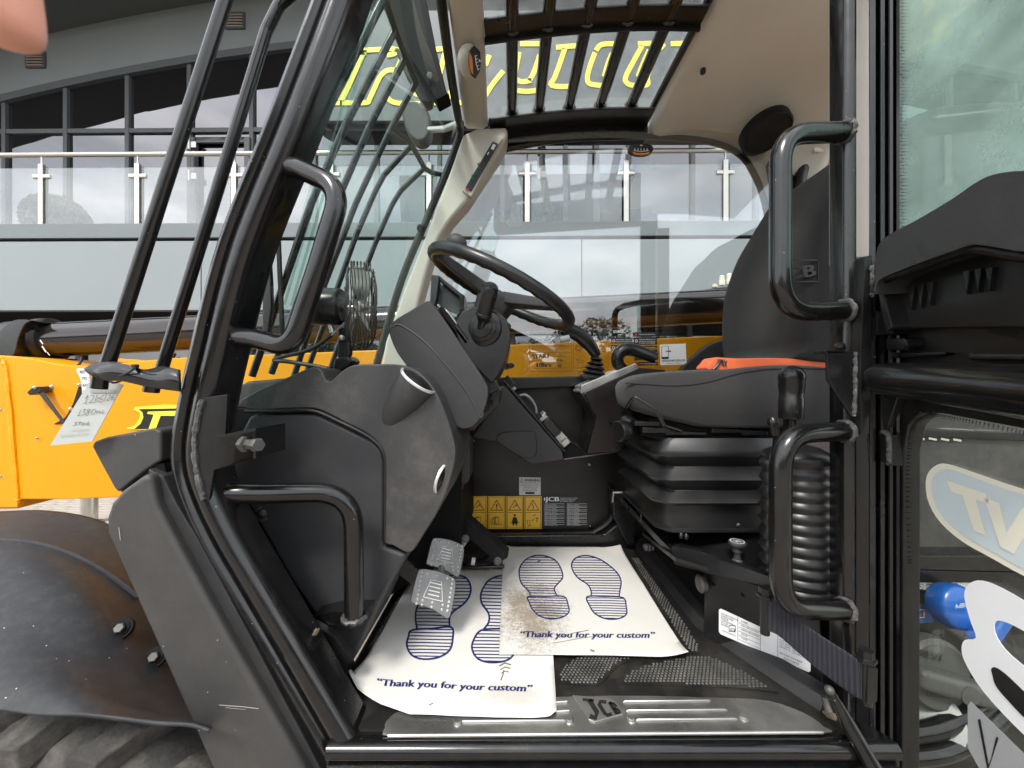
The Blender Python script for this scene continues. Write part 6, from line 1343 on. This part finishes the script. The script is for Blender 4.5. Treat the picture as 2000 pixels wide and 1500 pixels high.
# ------------------------------------------------------------------ rear side of the machine behind the door: filler caps
def rear_side():
    rs = empty('rear_side', (1.1, 1.0, 0.6), th)
    Y = 0.98
    m = MB(); m.prism([(1690, 790), (2350, 790), (2350, 1085), (1690, 1085)], Y, Y + 0.05); part('engine_panel', m, 'plastic_grey', rs, bevel=0.006)
    m = MB(); m.prism([(1780, 838), (2300, 856), (2300, 872), (1780, 852)], Y - 0.012, Y + 0.01); part('panel_bar', m, 'black_satin', rs, bevel=0.002)
    k = MB(); mp = YP(Y - 0.0135)
    for q in range(4): k.stroke([(1790 + q * 24, 855 + q * 1), (1806 + q * 24, 858 + q)], 4, mp)
    part('panel_print', k, 'tag_plastic', rs, smooth=False)
    m = MB(); m.prism([(1690, 1085), (2350, 1085), (2350, 1125), (1690, 1112)], Y - 0.05, Y + 0.05); part('ledge', m, 'black_satin', rs, bevel=0.006)
    m = MB(); m.prism([(1690, 1112), (2350, 1125), (2350, 1800), (1690, 1800)], Y, Y + 0.06); part('tank_panel', m, 'black_satin', rs, bevel=0.006)
    mp = YP(Y - 0.002); m = MB(); m.rect(1770, 1138, 1900, 1152, mp); part('tank_label', m, 'decal_white', rs, smooth=False)
    k = MB(); k.frame(1785, 1141, 1803, 1151, 1.6, mp, 0.001); k.frame(1810, 1141, 1830, 1151, 1.6, mp, 0.001); k.stroke([(1788, 1146), (1800, 1146)], 2, mp, 0.001); k.stroke([(1835, 1140), (1870, 1140)], 1.5, mp, 0.001); part('tank_print', k, 'ink_black', rs, smooth=False)
    m = MB(); m.slab([mp(1766, 1180), mp(1812, 1180), mp(1824, 1216), mp(1766, 1218)], (0, 0.001, 0)); bl = part('blue_label', m, 'decal_blue', rs, smooth=False)
    k = MB(); k.frame(1795, 1191, 1805, 1206, 2.4, mp, 0.001); k.stroke([(1768, 1200), (1776, 1192), (1784, 1200)], 1.2, mp, 0.001); k.stroke([(1768, 1208), (1786, 1209)], 1.2, mp, 0.001); build('label_print', k, 'lettering_white', bl, smooth=False)
    k = MB(); k.stroke([(1793, 1208), (1808, 1190)], 1.8, mp, 0.002); build('label_strike', k, 'decal_red', bl, smooth=False)
    m = MB(); c = P(1880, 1200, 0.92); m.lathe(c + Vector((0, 0.06, 0)), c + Vector((0, -1, 0.25)), [(0.02, 0.05), (0.045, 0.053), (0.062, 0.050), (0.070, 0.040), (0.074, 0.02)], 16); bc = part('additive_cap', m, 'cap_blue', rs, bevel=0.005, seg=3)
    m = MB(); m.box(c + Vector((0.02, -0.035, -0.01)), (0.03, 0.05, 0.10), Matrix.Rotation(R(35), 3, 'Y')); part('cap_grip', m, 'cap_blue', bc, bevel=0.012, seg=3)
    k = MB(); k.text('AdBlue', 1866, 1189, 1896, 1184, 9, YP(0.892)); build('cap_lettering', k, 'lettering_white', bc, smooth=False)
    c = P(1822, 1318, 0.95); fc = MB(); fc.lathe(c + Vector((0, 0.04, 0)), c + Vector((0.02, -1, 0.12)), [(0, 0.084), (0.03, 0.086), (0.048, 0.084), (0.056, 0.075), (0.056, 0.072)], 40); fc_ = part('fuel_cap', fc, 'cap_grey', rs)
    m = MB(); m.box(c + Vector((0.012, -0.03, -0.002)), (0.20, 0.05, 0.048), Matrix.Rotation(R(16), 3, 'Y')); part('cap_grip', m, 'cap_grey', fc_, bevel=0.016, seg=4)
    m = MB(); m.lathe(c + Vector((0.028, -0.054, -0.008)), c + Vector((0.028, -1, 0)), [(0, 0.022), (0.002, 0.022), (0.003, 0.018)], 20); part('lock_cover', m, 'cap_grey', fc_)
    mpc = Plane(c + Vector((0, -0.0205, 0)), (0, -1, 0.12)); k = MB(); k.text('DIESEL', 1790, 1280, 1842, 1292, 13, mpc, 0.003, bold=0.8); k.text('DIESEL', 1856, 1352, 1806, 1346, 13, mpc, 0.003, bold=0.8); build('cap_lettering', k, 'decal_black', fc_, smooth=False)
    m = MB(); m.tube(catmull([P(1764, 1435, 0.92), P(1840, 1420, 0.92), P(1910, 1380, 0.93), P(1960, 1330, 0.95)], 6), 0.022, 12); part('filler_pipe', m, 'black_paint', rs)
    m = MB(); m.tube(catmull([P(1764, 1480, 0.90), P(1850, 1468, 0.90), P(1930, 1420, 0.92), P(2000, 1350, 0.95)], 6), 0.02, 12); part('filler_pipe', m, 'black_paint', rs)
    m = MB(); m.lathe(P(1800, 1395, 0.955), P(1800, 1395, 0.9), [(0, 0.075), (0.01, 0.075), (0.014, 0.065)], 30); part('filler_flange', m, 'sticker_grey', rs)
    # rear wheel arch and lower body, reaching back
    m = MB(); m.box((1.5, 1.35, 0.85), (1.2, 0.6, 0.9)); part('rear_body', m, 'black_satin', rs, bevel=0.03)
rear_side()
m = MB(); m.box((0.2, 1.15, 0.78), (1.2, 0.8, 0.38)); part('chassis', m, 'black_satin', th, bevel=0.02)

# ------------------------------------------------------------------ front wheel, mudguard, cab corner mouldings
def front():
    fw = empty('front_wheel', (-0.92, 0.95, 0.52), th); C = Vector((-0.95, 0.0, 0.45))
    ra, y0, y1 = 0.53, 0.72, 1.12
    m = MB(); m.lathe(C + Vector((0, y0, 0)), C + Vector((0, y1, 0)), [(0.03, 0.30), (0.0, 0.36), (0.0, 0.45), (0.03, 0.50), (0.07, ra - 0.012), (0.33, ra - 0.012), (0.37, 0.50), (0.40, 0.45), (0.40, 0.36), (0.37, 0.30)], 64); part('tyre', m, 'tyre', fw)
    m = MB(); m.lathe(C + Vector((0, y0 + 0.06, 0)), C + Vector((0, y1, 0)), [(0, 0.0), (0.0, 0.1), (0.05, 0.2), (0.02, 0.30), (0.3, 0.30)], 40); part('wheel_rim', m, 'yellow_paint', fw)
    for i in range(22):
        a = 2 * math.pi * i / 22
        for s_ in (0, 1):
            m = MB(); rr = []
            for t in range(5):
                f = t / 4; yy = (y0 - 0.005) + f * 0.21 if s_ == 0 else (y1 + 0.005) - f * 0.21; an = a + f * 0.22 + (0.14 if s_ else 0); w = 0.062 - 0.012 * f; h = ra + 0.030
                rr.append([C + Vector((math.sin(an + sg * w) * r_, yy, math.cos(an + sg * w) * r_)) for sg, r_ in ((-1, ra - 0.06 if t == 0 else ra - 0.02), (-0.8, h - (0.03 if t == 0 else 0)), (0.8, h - (0.03 if t == 0 else 0)), (1, ra - 0.06 if t == 0 else ra - 0.02))])
            m.loft(rr); part('tread_lug', m, 'tyre', fw, bevel=0.004)
    # mudguard
    rows = []
    for Y, pp in ((1.14, ((-110, 1004), (0, 1000), (80, 998), (150, 1006), (205, 1022), (265, 1056), (335, 1104), (400, 1160))),
                  (0.99, ((-110, 1052), (0, 1048), (80, 1056), (150, 1080), (220, 1122), (290, 1184), (350, 1244), (400, 1300))),
                  (0.87, ((-110, 1118), (0, 1118), (80, 1130), (160, 1164), (240, 1226), (310, 1290), (370, 1346), (410, 1390))),
                  (0.76, ((-110, 1232), (0, 1240), (80, 1262), (160, 1298), (240, 1344), (310, 1380), (372, 1404), (410, 1420))),
                  (0.69, ((-110, 1330), (0, 1340), (80, 1352), (160, 1368), (240, 1390), (310, 1405), (372, 1412), (410, 1424))),
                  (0.665, ((-110, 1378), (0, 1388), (80, 1398), (160, 1398), (240, 1405), (310, 1413), (372, 1416), (410, 1428)))):
        rows.append([P(x, y, Y) for x, y in pp])
    m = MB(); m.grid(rows, 6); mg = part('mudguard', m, 'fender_plastic', th, solid=0.006, sharp=80)
    m = MB(); m.tube(catmull([P(x, y, Y) for x, y, Y in ((-110, 1060, 0.972), (0, 1056, 0.972), (80, 1064, 0.972), (150, 1088, 0.972), (215, 1124, 0.975), (270, 1166, 0.975))], 6), 0.006, 8); part('mudguard_ridge', m, 'fender_plastic', mg)
    for (x, y, Y) in ((237, 1228, 0.852), (303, 1284, 0.855)):
        c = P(x, y, Y); m = MB(); ax = Vector((0.25, -0.75, 0.6)); m.lathe(c, c + ax, [(-0.006, 0.022), (0.001, 0.021), (0.0015, 0.015), (0.004, 0.015)], 26); part('bolt_washer', m, 'shade_dark', mg)
        m = MB(); m.lathe(c, c + ax, [(0.003, 0.0105), (0.011, 0.0105), (0.013, 0.0085)], 6); part('mudguard_bolt', m, 'bolt_dark', mg, sharp=30)
    # cab corner moulding running down beside the pillar
    cm = [(206, 1042), (204, 1014), (213, 985), (236, 958), (275, 930), (288, 924), (294, 940), (302, 985), (336, 1050), (432, 1226), (590, 1500), (676, 1650), (470, 1650), (410, 1500), (310, 1275)]
    m = MB(); m.prism(cm, 0.715, 0.98); part('corner_moulding', m, 'guard_plastic', th, bevel=0.011, seg=3, sharp=65)
    m = MB(); m.slab([P(x, y, 0.735) for x, y in ((288, 915), (318, 930), (345, 985), (385, 1050), (480, 1226), (625, 1500), (705, 1650), (660, 1650), (420, 1226), (310, 1040), (290, 985))], (0, 0.2, 0)); part('moulding_flank', m, 'plastic', th, bevel=0.004)
    m = MB(); m.prism([(177, 872), (182, 862), (205, 854), (300, 836), (314, 842), (314, 900), (286, 918), (258, 940), (230, 963), (222, 955), (196, 908)], 0.745, 0.98); part('step_moulding', m, 'guard_plastic', th, bevel=0.012, seg=3, sharp=65)
    m = MB(); m.prism([(236, 962), (270, 926), (300, 908), (320, 905), (330, 940), (300, 950)], 0.75, 0.95); part('moulding_gap', m, 'shade_dark', th)
    # scuff on the moulding
    mp = YP(0.7135); 
    for s_, w_ in (([(428, 1377), (470, 1380), (505, 1384)], 1.6), ([(440, 1382), (480, 1386)], 0.8), ([(232, 1030), (235, 1055)], 1.2)): k = MB(); k.stroke(s_, w_, mp); part('scuff', k, 'sticker_grey', th, smooth=False)
front()

# ------------------------------------------------------------------ boom, hose cylinder, angle scale
def boom():
    bo = empty('boom', P(200, 960, 1.8), th); Y = 1.80
    m = MB(); m.prism(sm2([(-260, 680), (0, 694), (60, 700), (110, 710), (160, 714), (230, 709), (340, 699)], 4, False) + [(1000, 673), (1400, 656), (1900, 640), (1900, 840), (1000, 905), (420, 962), (330, 968), (230, 972), (120, 976), (36, 976), (34, 994), (-260, 1000)], Y, Y + 0.36); part('boom_section', m, 'yellow_paint', bo, bevel=0.008, seg=2)
    bead([P(x, y, Y - 0.001) for x, y in ((-8, 702), (6, 704), (14, 730), (20, 800), (28, 880), (34, 950), (35, 982))], bo, 'weld_yellow', 0.010, 60)
    m = MB(); m.prism([(-260, 700), (8, 704), (22, 800), (34, 960), (34, 990), (-260, 998)], Y - 0.008, Y + 0.02); part('boom_nose_plate', m, 'yellow_paint', bo, bevel=0.002)
    for (x, y) in ((2, 800), (72, 856), (2, 930)):
        m = MB(); m.lathe(P(x, y, Y - 0.008), P(x, y, Y - 0.05), [(0, 0.006), (0.003, 0.006), (0.004, 0.003)], 10); part('boom_rivet', m, 'zinc', bo)
    # hydraulic cylinder lying above the boom
    hc = empty('hydraulic_cylinder', P(200, 662, 1.98), th); Yc = 2.0
    a, b = P(-60, 672, Yc), P(1900, 574, Yc); d = (b - a).normalized(); t = lambda px: P(px, 672 - (px + 60) * 98 / 1960, Yc)
    m = MB(); m.tube([t(95), t(1900)], 0.088, 36); part('cylinder_tube', m, 'rod', hc, sharp=60)
    m = MB(); m.lathe(t(22), t(100), [(0, 0.09), (0.02, 0.104), (0.16, 0.104), (0.17, 0.112), (0.215, 0.112), (0.225, 0.10)], 36); part('cylinder_gland', m, 'black_satin', hc)
    m = MB(); m.prism(sm2([(-30, 700), (-10, 660), (5, 640), (25, 626), (45, 624), (60, 626), (48, 634), (36, 660), (28, 690), (10, 702)], 3), Yc - 0.13, Yc + 0.1); part('end_lug', m, 'black_paint', hc, bevel=0.008)
    m = MB(); m.tube([t(-200), t(30)], 0.055, 24); part('piston_rod', m, 'steel_bright', hc)
    m = MB(); m.prism([(110, 700), (130, 700), (128, 716), (112, 716)], Yc - 0.03, Yc + 0.02); part('cylinder_saddle', m, 'black_satin', hc)
    m = MB(); mp = YP(Yc - 0.108); m.stroke([(78, 664), (84, 672)], 2.4, mp); m.stroke([(82, 676), (90, 688)], 2.6, mp); m.stroke([(92, 688), (97, 694)], 1.5, mp); part('paint_mark', m, 'decal_white', hc, smooth=False)
    # hose and small plates between cylinder and boom
    m = MB(); m.prism([(215, 699), (284, 704), (284, 708), (215, 706)], 1.9, 1.95); part('hose_plate', m, 'yellow_paint', bo, bevel=0.002)
    m = MB(); m.tube(catmull([P(160, 698, 1.9), P(158, 706, 1.88), P(152, 714, 1.86)], 4), 0.006, 8); part('boom_hose', m, 'rubber', bo)
    # boom angle scale with pendulum pointer
    sc = empty('angle_scale', P(160, 740, Y), th); mp = YP(Y - 0.004)
    m = MB(); m.slab([mp(x, y) for x, y in sm2([(149, 721), (168, 722), (175, 740), (177, 765), (170, 795), (140, 832), (128, 826), (140, 812), (154, 790), (160, 765), (157, 740)], 3)], (0, 0.003, 0)); part('scale_plate', m, 'decal_white', sc, smooth=False)
    m = MB(); m.slab([mp(x, y, 0.001) for x, y in ((155, 750), (160, 768), (152, 795), (132, 826), (104, 829), (128, 815), (142, 790))], (0, 0.003, 0)); part('scale_shadow_plate', m, 'black_satin', sc, smooth=False)
    k = MB(); k.text('80', 155, 729, 165, 729, 6, mp, 0.002); k.text('70', 159, 742, 169, 742, 6, mp, 0.002); k.text('60', 161, 755, 171, 755, 6, mp, 0.002); k.text('50', 161, 769, 170, 769, 6, mp, 0.002)
    for q in range(6): k.stroke([(171, 738 + q * 5), (175, 738 + q * 5)], 0.8, mp, 0.002)
    build('scale_figures', k, 'ink_black', sc, smooth=False)
    m = MB(); m.slab([P(x, y, Y - 0.05) for x, y in ((52, 766), (64, 756), (75, 755), (80, 765), (72, 768), (57, 772))], (0, 0.04, 0)); m.tube([P(72, 758, Y - 0.03), P(104, 756, Y)], 0.006, 8); part('pointer_bracket', m, 'black_satin', sc, bevel=0.002)
    m = MB(); m.slab([P(x, y, Y - 0.045) for x, y in ((70, 762), (79, 760), (125, 824), (122, 828))], (0, 0.006, 0)); part('pointer', m, 'plastic', sc, bevel=0.001)
    for (x, y) in ((68, 757), (101, 755), (138, 799), (155, 752)): m = MB(); m.lathe(P(x, y, Y - 0.05), P(x, y, Y - 0.2), [(0, 0.008), (0.006, 0.008), (0.009, 0.005)], 8); part('scale_bolt', m, 'zinc', sc)
    # lettering panel on the boom
    mp = YP(Y - 0.004); m = MB(); m.slab([mp(x, y) for x, y in sm2([(264, 795), (380, 793), (380, 838), (250, 838), (262, 832), (272, 818), (273, 806)], 2)], (0, 0.003, 0)); bd = part('boom_decal', m, 'lettering_yellow', th, smooth=False)
    m = MB(); m.slab([mp(x, y, 0.001) for x, y in ((270, 799), (380, 797), (380, 838), (262, 838), (274, 828), (280, 815), (278, 805))], (0, 0.002, 0)); build('decal_field', m, 'decal_black', bd, smooth=False)
    k = MB(); k.poly([mp(x, y, 0.003) for x, y in ((287, 808), (289, 804), (360, 802), (360, 812), (314, 812), (304, 838), (290, 838), (300, 810))]); build('decal_letter', k, 'lettering_yellow', bd, smooth=False)
    # fender of the far rear wheel, seen past the seat
    m = MB(); m.prism(sm2([(1330, 725), (1352, 700), (1378, 678), (1410, 664), (1460, 655), (1520, 655), (1520, 760), (1330, 760)], 3), 1.74, 1.79); part('far_fender', m, 'plastic_grey', th, bevel=0.01)
    # engine cover far side with breathers
    m = MB(); m.prism([(1370, 566), (1430, 558), (1500, 556), (1500, 570), (1372, 574)], 2.3, 2.5); part('engine_cover', m, 'plastic', th, bevel=0.006)
    for (x, y, h) in ((1410, 558, 20), (1424, 556, 22), (1396, 562, 8)):
        m = MB(); m.lathe(P(x, y, 2.35), P(x, y - h, 2.35), [(0, 0.016), (h * 0.0015, 0.018), (h * 0.002, 0.013), (h * 0.0028, 0.016), (h * 0.0031, 0.010)], 14); part('breather_cap', m, 'badge_cream', th)
boom()
# ------------------------------------------------------------------ clip-on cab fan
def fan():
    f = empty('cab_fan', P(668, 715, 1.0)); tag(f, 'small wire-caged cab fan with black motor standing on the dashboard', 'fan')
    Y = 1.0; c = P(704, 598, Y); ax = Vector((1, 0, 0.0))
    m = MB(); m.lathe(P(600, 598, Y), P(672, 600, Y), [(0, 0.040), (0.004, 0.048), (0.085, 0.048), (0.090, 0.046), (0.096, 0.040)], 30); mo = build('motor', m, 'plastic_smooth', f)
    m = MB(); m.lathe(P(618, 598, Y), P(640, 599, Y), [(0, 0.0486), (0.024, 0.0486)], 30); build('motor_band', m, 'black_satin', mo)
    m = MB(); m.slab([P(619, 563, 0.985), P(641, 563, 0.985), P(641, 566, 0.975), P(619, 566, 0.975)], (0, 0.03, 0.001)); build('motor_label', m, 'decal_white', mo)
    m = MB(); m.tube([P(666, 600, Y), P(728, 600, Y)], 0.005, 8); build('fan_shaft', m, 'zinc', f)
    n_before = set(o.name for o in D.objects)
    Rr = 0.110; x0, x1 = c.x - 0.030, c.x + 0.030
    cage = empty('cage', c, f)
    for i in range(6):
        a = 2 * math.pi * i / 6 + 0.3; u = Vector((0, math.cos(a), math.sin(a)))
        pts = [Vector((x0 - 0.006, c.y, c.z)) + u * 0.03, Vector((x0, c.y, c.z)) + u * (Rr - 0.012), Vector((x0 + 0.008, c.y, c.z)) + u * Rr, Vector((x1 - 0.008, c.y, c.z)) + u * Rr, Vector((x1, c.y, c.z)) + u * (Rr - 0.014), Vector((x1 + 0.008, c.y, c.z)) + u * 0.02]
        m = MB(); m.tube(fillet(pts, 0.008, 3), 0.0012, 6); build('cage_spoke', m, 'bolt_dark', cage)
    for (x, r_) in ((x0 - 0.006, 0.045), (x0 - 0.003, 0.075), (x0, Rr - 0.014), (x0 + 0.008, Rr), (c.x - 0.016, Rr + 0.001), (c.x - 0.008, Rr + 0.001), (c.x, Rr + 0.002), (c.x + 0.008, Rr + 0.001), (c.x + 0.016, Rr + 0.001), (x0 - 0.001, 0.088), (x1 + 0.002, 0.09), (x1 - 0.007, Rr), (x1, Rr - 0.014), (x1 + 0.004, 0.078), (x1 + 0.006, 0.05), (x1 + 0.008, 0.022)):
        m = MB(); m.tube([Vector((x + 0.002 * math.sin(q), c.y + r_ * math.cos(q * 0.19635), c.z + r_ * math.sin(q * 0.19635))) for q in range(32)], 0.0015, 6, closed=True); build('cage_ring', m, 'bolt_dark', cage)
    for k in range(4):
        a = k * math.pi / 2 + 0.5; u = Vector((0, math.cos(a), math.sin(a))); v = Vector((0, -math.sin(a), math.cos(a)))
        rows = [[c + u * r_ + v * w + Vector((w * 0.55, 0, 0)) for w in (-wd, -wd / 2, 0, wd / 2, wd)] for r_, wd in ((0.012, 0.014), (0.04, 0.03), (0.07, 0.04), (0.092, 0.032), (0.098, 0.012))]
        m = MB(); m.grid(rows, 3); build('blade', m, 'zinc', f, solid=0.0015)
    m = MB(); m.lathe(c - ax * 0.016, c + ax, [(0, 0.014), (0.028, 0.014), (0.034, 0.008)], 16); build('blade_hub', m, 'zinc', f)
    turn = Matrix.Translation(c) @ Matrix.Rotation(R(23), 4, 'Z') @ Matrix.Translation(-c)      # the fan head is turned a little
    for o in list(D.objects):
        if o.name not in n_before and o.type == 'MESH': o.data.transform(turn)
    m = MB(); m.slab([P(660, 640, Y - 0.01), P(678, 640, Y - 0.01), P(684, 690, Y - 0.01), P(680, 700, Y - 0.01), P(658, 700, Y - 0.01)], (0, 0.02, 0)); br = build('bracket', m, 'plastic_smooth', f, bevel=0.004)
    m = MB(); m.lathe(P(668, 660, Y - 0.01), P(668, 660, Y - 0.05), [(0, 0.008), (0.006, 0.007), (0.008, 0.004)], 12); build('pivot_screw', m, 'zinc', br)
    m = MB(); m.slab([P(652, 700, Y - 0.03), P(678, 694, Y - 0.03), P(688, 705, Y - 0.03), P(676, 718, Y - 0.03), P(645, 738, Y - 0.03)], (0, 0.06, 0)); build('clamp', m, 'plastic_smooth', f, bevel=0.006)
    m = MB(); m.tube([P(645, 632, Y), P(650, 650, Y)], 0.007, 10); build('cable_gland', m, 'zinc', mo)
    m = MB(); m.tube(catmull([P(684, 590, Y - 0.02), P(676, 625, Y - 0.02), P(655, 648, Y - 0.01), P(648, 655, Y - 0.01)], 5), 0.0022, 6); build('thin_lead', m, 'sticker_grey', f)
    pts = catmull([P(650, 652, Y), P(620, 675, Y), P(590, 688, Y), P(555, 696, Y), P(535, 704, Y), P(560, 706, Y), P(610, 714, Y), P(640, 720, Y)], 6)
    m = MB(); m.tube(pts, 0.0055, 8); build('power_lead', m, 'rubber', f)
fan()

# ------------------------------------------------------------------ hanging tag on the guard bracket
def hang_tag():
    t = empty('hire_tag', P(160, 800, 0.72)); tag(t, 'grey plastic hang tag with handwriting, cable-tied below the guard rods', 'tag')
    mp = Plane(P(160, 800, 0.72), (0.15, -1, 0.0))
    m = MB(); m.slab([mp(x, y) for x, y in ((177, 742), (188, 736), (243, 752), (238, 756), (180, 862), (98, 870))], (0, 0.0012, 0)); build('tag_plate', m, 'tag_plastic', t, smooth=False)
    k = MB(); s = 0.17
    hw = [  # handwriting as pen strokes
     [(172, 772), (170, 774)], [(166, 788), (172, 772), (166, 779)], [(162, 788), (170, 787)], [(177, 773), (182, 772), (183, 777), (174, 787), (182, 785)], [(190, 770), (184, 788)],
     [(192, 776), (189, 782), (192, 785), (196, 780), (192, 776)], [(204, 772), (198, 774), (197, 779), (201, 780), (200, 785), (195, 786)], [(208, 768), (204, 784)], [(211, 772), (215, 771), (215, 775), (208, 782), (214, 781)], [(222, 771), (217, 777), (217, 781), (221, 780), (221, 776), (218, 777)],
     [(158, 800), (153, 812)], [(150, 812), (157, 811)], [(162, 801), (167, 799), (163, 804), (166, 807), (160, 812)], [(176, 799), (170, 801), (174, 806), (170, 811), (167, 809), (178, 800)], [(184, 799), (179, 804), (180, 809), (184, 808), (187, 802), (184, 799)], [(190, 802), (188, 808)], [(188, 805), (193, 804)], [(195, 802), (193, 808)], [(197, 803), (196, 807)], [(203, 801), (200, 804), (202, 806), (199, 808)],
     [(152, 824), (146, 826), (150, 829), (143, 831)], [(157, 823), (154, 830)], [(153, 826), (160, 825)], [(162, 826), (159, 830), (163, 830), (164, 826), (162, 826)], [(170, 826), (166, 828), (168, 831)], [(173, 823), (170, 831)], [(174, 826), (171, 828), (175, 831)]]
    for h in hw: k.stroke(sm2(h, 3, False) if len(h) > 2 else h, 0.8, mp, 0.0015)
    build('handwriting', k, 'ink_black', t, smooth=False)
    k = MB(); k.stroke([(176, 764), (226, 764)], 7, mp, 0.0012); build('print_band', k, 'sticker_grey', t, smooth=False)
    k = MB(); k.text('TNALP TNT', 178, 767, 225, 767, 5, mp, 0.002); k.text('EMAN', 196, 790, 214, 790, 2.4, mp, 0.0014); k.text('HCAEM', 138, 843, 172, 841, 5, mp, 0.0014); k.text('ERIH ROF', 118, 854, 172, 850, 6, mp, 0.0014); build('show_through_print', k, 'sticker_grey' if False else 'tag_plastic', t, smooth=False)
    m = MB(); m.tube(catmull([P(216, 746, 0.705), P(226, 738, 0.69), P(246, 730, 0.68), P(262, 720, 0.68), P(266, 714, 0.685), P(258, 726, 0.70), P(236, 744, 0.71), P(219, 748, 0.71)], 5), 0.0018, 6); ct = build('cable_tie', m, 'decal_black', t)
    m = MB(); m.box(P(264, 715, 0.683), (0.008, 0.008, 0.006)); build('tie_head', m, 'decal_black', ct, bevel=0.001)
hang_tag()

# ------------------------------------------------------------------ the photographer's hand, a fingertip in the corner
def hand():
    h = empty('person', P(-30, -400, 0.10)); tag(h, 'out-of-focus fingertip of the person taking the picture, top left corner', 'person')
    def skin(name, chains, m, parent, lv=2):
        vs_, es, rs = [], [], []
        for ch in chains:
            prev = None
            for (p, r) in ch:
                if isinstance(p, int): prev = p; continue
                vs_.append(p); rs.append(r)
                if prev is not None: es.append((prev, len(vs_) - 1))
                prev = len(vs_) - 1
        me = D.meshes.new(name); me.from_pydata([tuple(v) for v in vs_], es, [])
        o = D.objects.new(name, me); COL.objects.link(o); o.data.materials.append(MATS[m])
        sk = o.modifiers.new('skin', 'SKIN'); sk.use_smooth_shade = True
        bm = bmesh.new(); bm.from_mesh(me); ly = bm.verts.layers.skin.verify(); bm.verts.ensure_lookup_table()
        for i, v in enumerate(bm.verts): v[ly].radius = (rs[i], rs[i]); v[ly].use_root = (i == 0)
        bm.to_mesh(me); bm.free()
        o.modifiers.new('round', 'SUBSURF').render_levels = lv
        join(o, parent); return o
    tip = P(-30, 78, 0.095); kn1 = P(-45, -110, 0.092); kn2 = P(-100, -290, 0.085)
    knuckle = Vector((-0.05, 0.045, tip.z + 0.085)); palm = Vector((-0.085, 0.02, tip.z + 0.065)); wrist = Vector((-0.14, -0.02, tip.z + 0.02)); elbow = Vector((-0.30, -0.18, tip.z - 0.14))
    ch = [[(wrist, 0.026), (palm, 0.024), (knuckle, 0.014), (kn2, 0.0102), (kn1, 0.0104), (P(-32, 10, 0.094), 0.0112), (tip, 0.0112)]]
    off = [Vector((-0.012, -0.019, 0.004)), Vector((-0.022, -0.038, 0.0)), Vector((-0.030, -0.055, -0.008))]
    for q, o_ in enumerate(off):
        k = 1 - 0.12 * q
        ch.append([(1, 0), (knuckle + o_, 0.012), (knuckle + o_ + Vector((0.035, 0.005, 0.008)) * k, 0.0088), (knuckle + o_ + Vector((0.050, 0.004, -0.016)) * k, 0.008), (knuckle + o_ + Vector((0.044, 0.002, -0.034)) * k, 0.0068)])
    ch.append([(0, 0), (palm + Vector((0.012, 0.008, -0.030)), 0.014), (palm + Vector((0.035, 0.006, -0.045)), 0.0105), (palm + Vector((0.055, -0.010, -0.048)), 0.0085)])
    ch.append([(0, 0), (wrist.lerp(elbow, 0.4), 0.030), (elbow, 0.042)])
    skin('hand', ch, 'skin', h)
    m = MB(); m.ball(tip + Vector((-0.004, 0.0080, 0.012)), (0.0050, 0.0014, 0.006), 14, 8); build('fingernail', m, 'nail', h)
    m = MB(); m.tube(catmull([wrist.lerp(elbow, 0.35), wrist.lerp(elbow, 0.7), elbow, elbow + Vector((-0.06, -0.12, -0.06))], 4), [0.042 + 0.0012 * q for q in range(13)], 18); build('sleeve', m, 'sleeve', h)
hand()
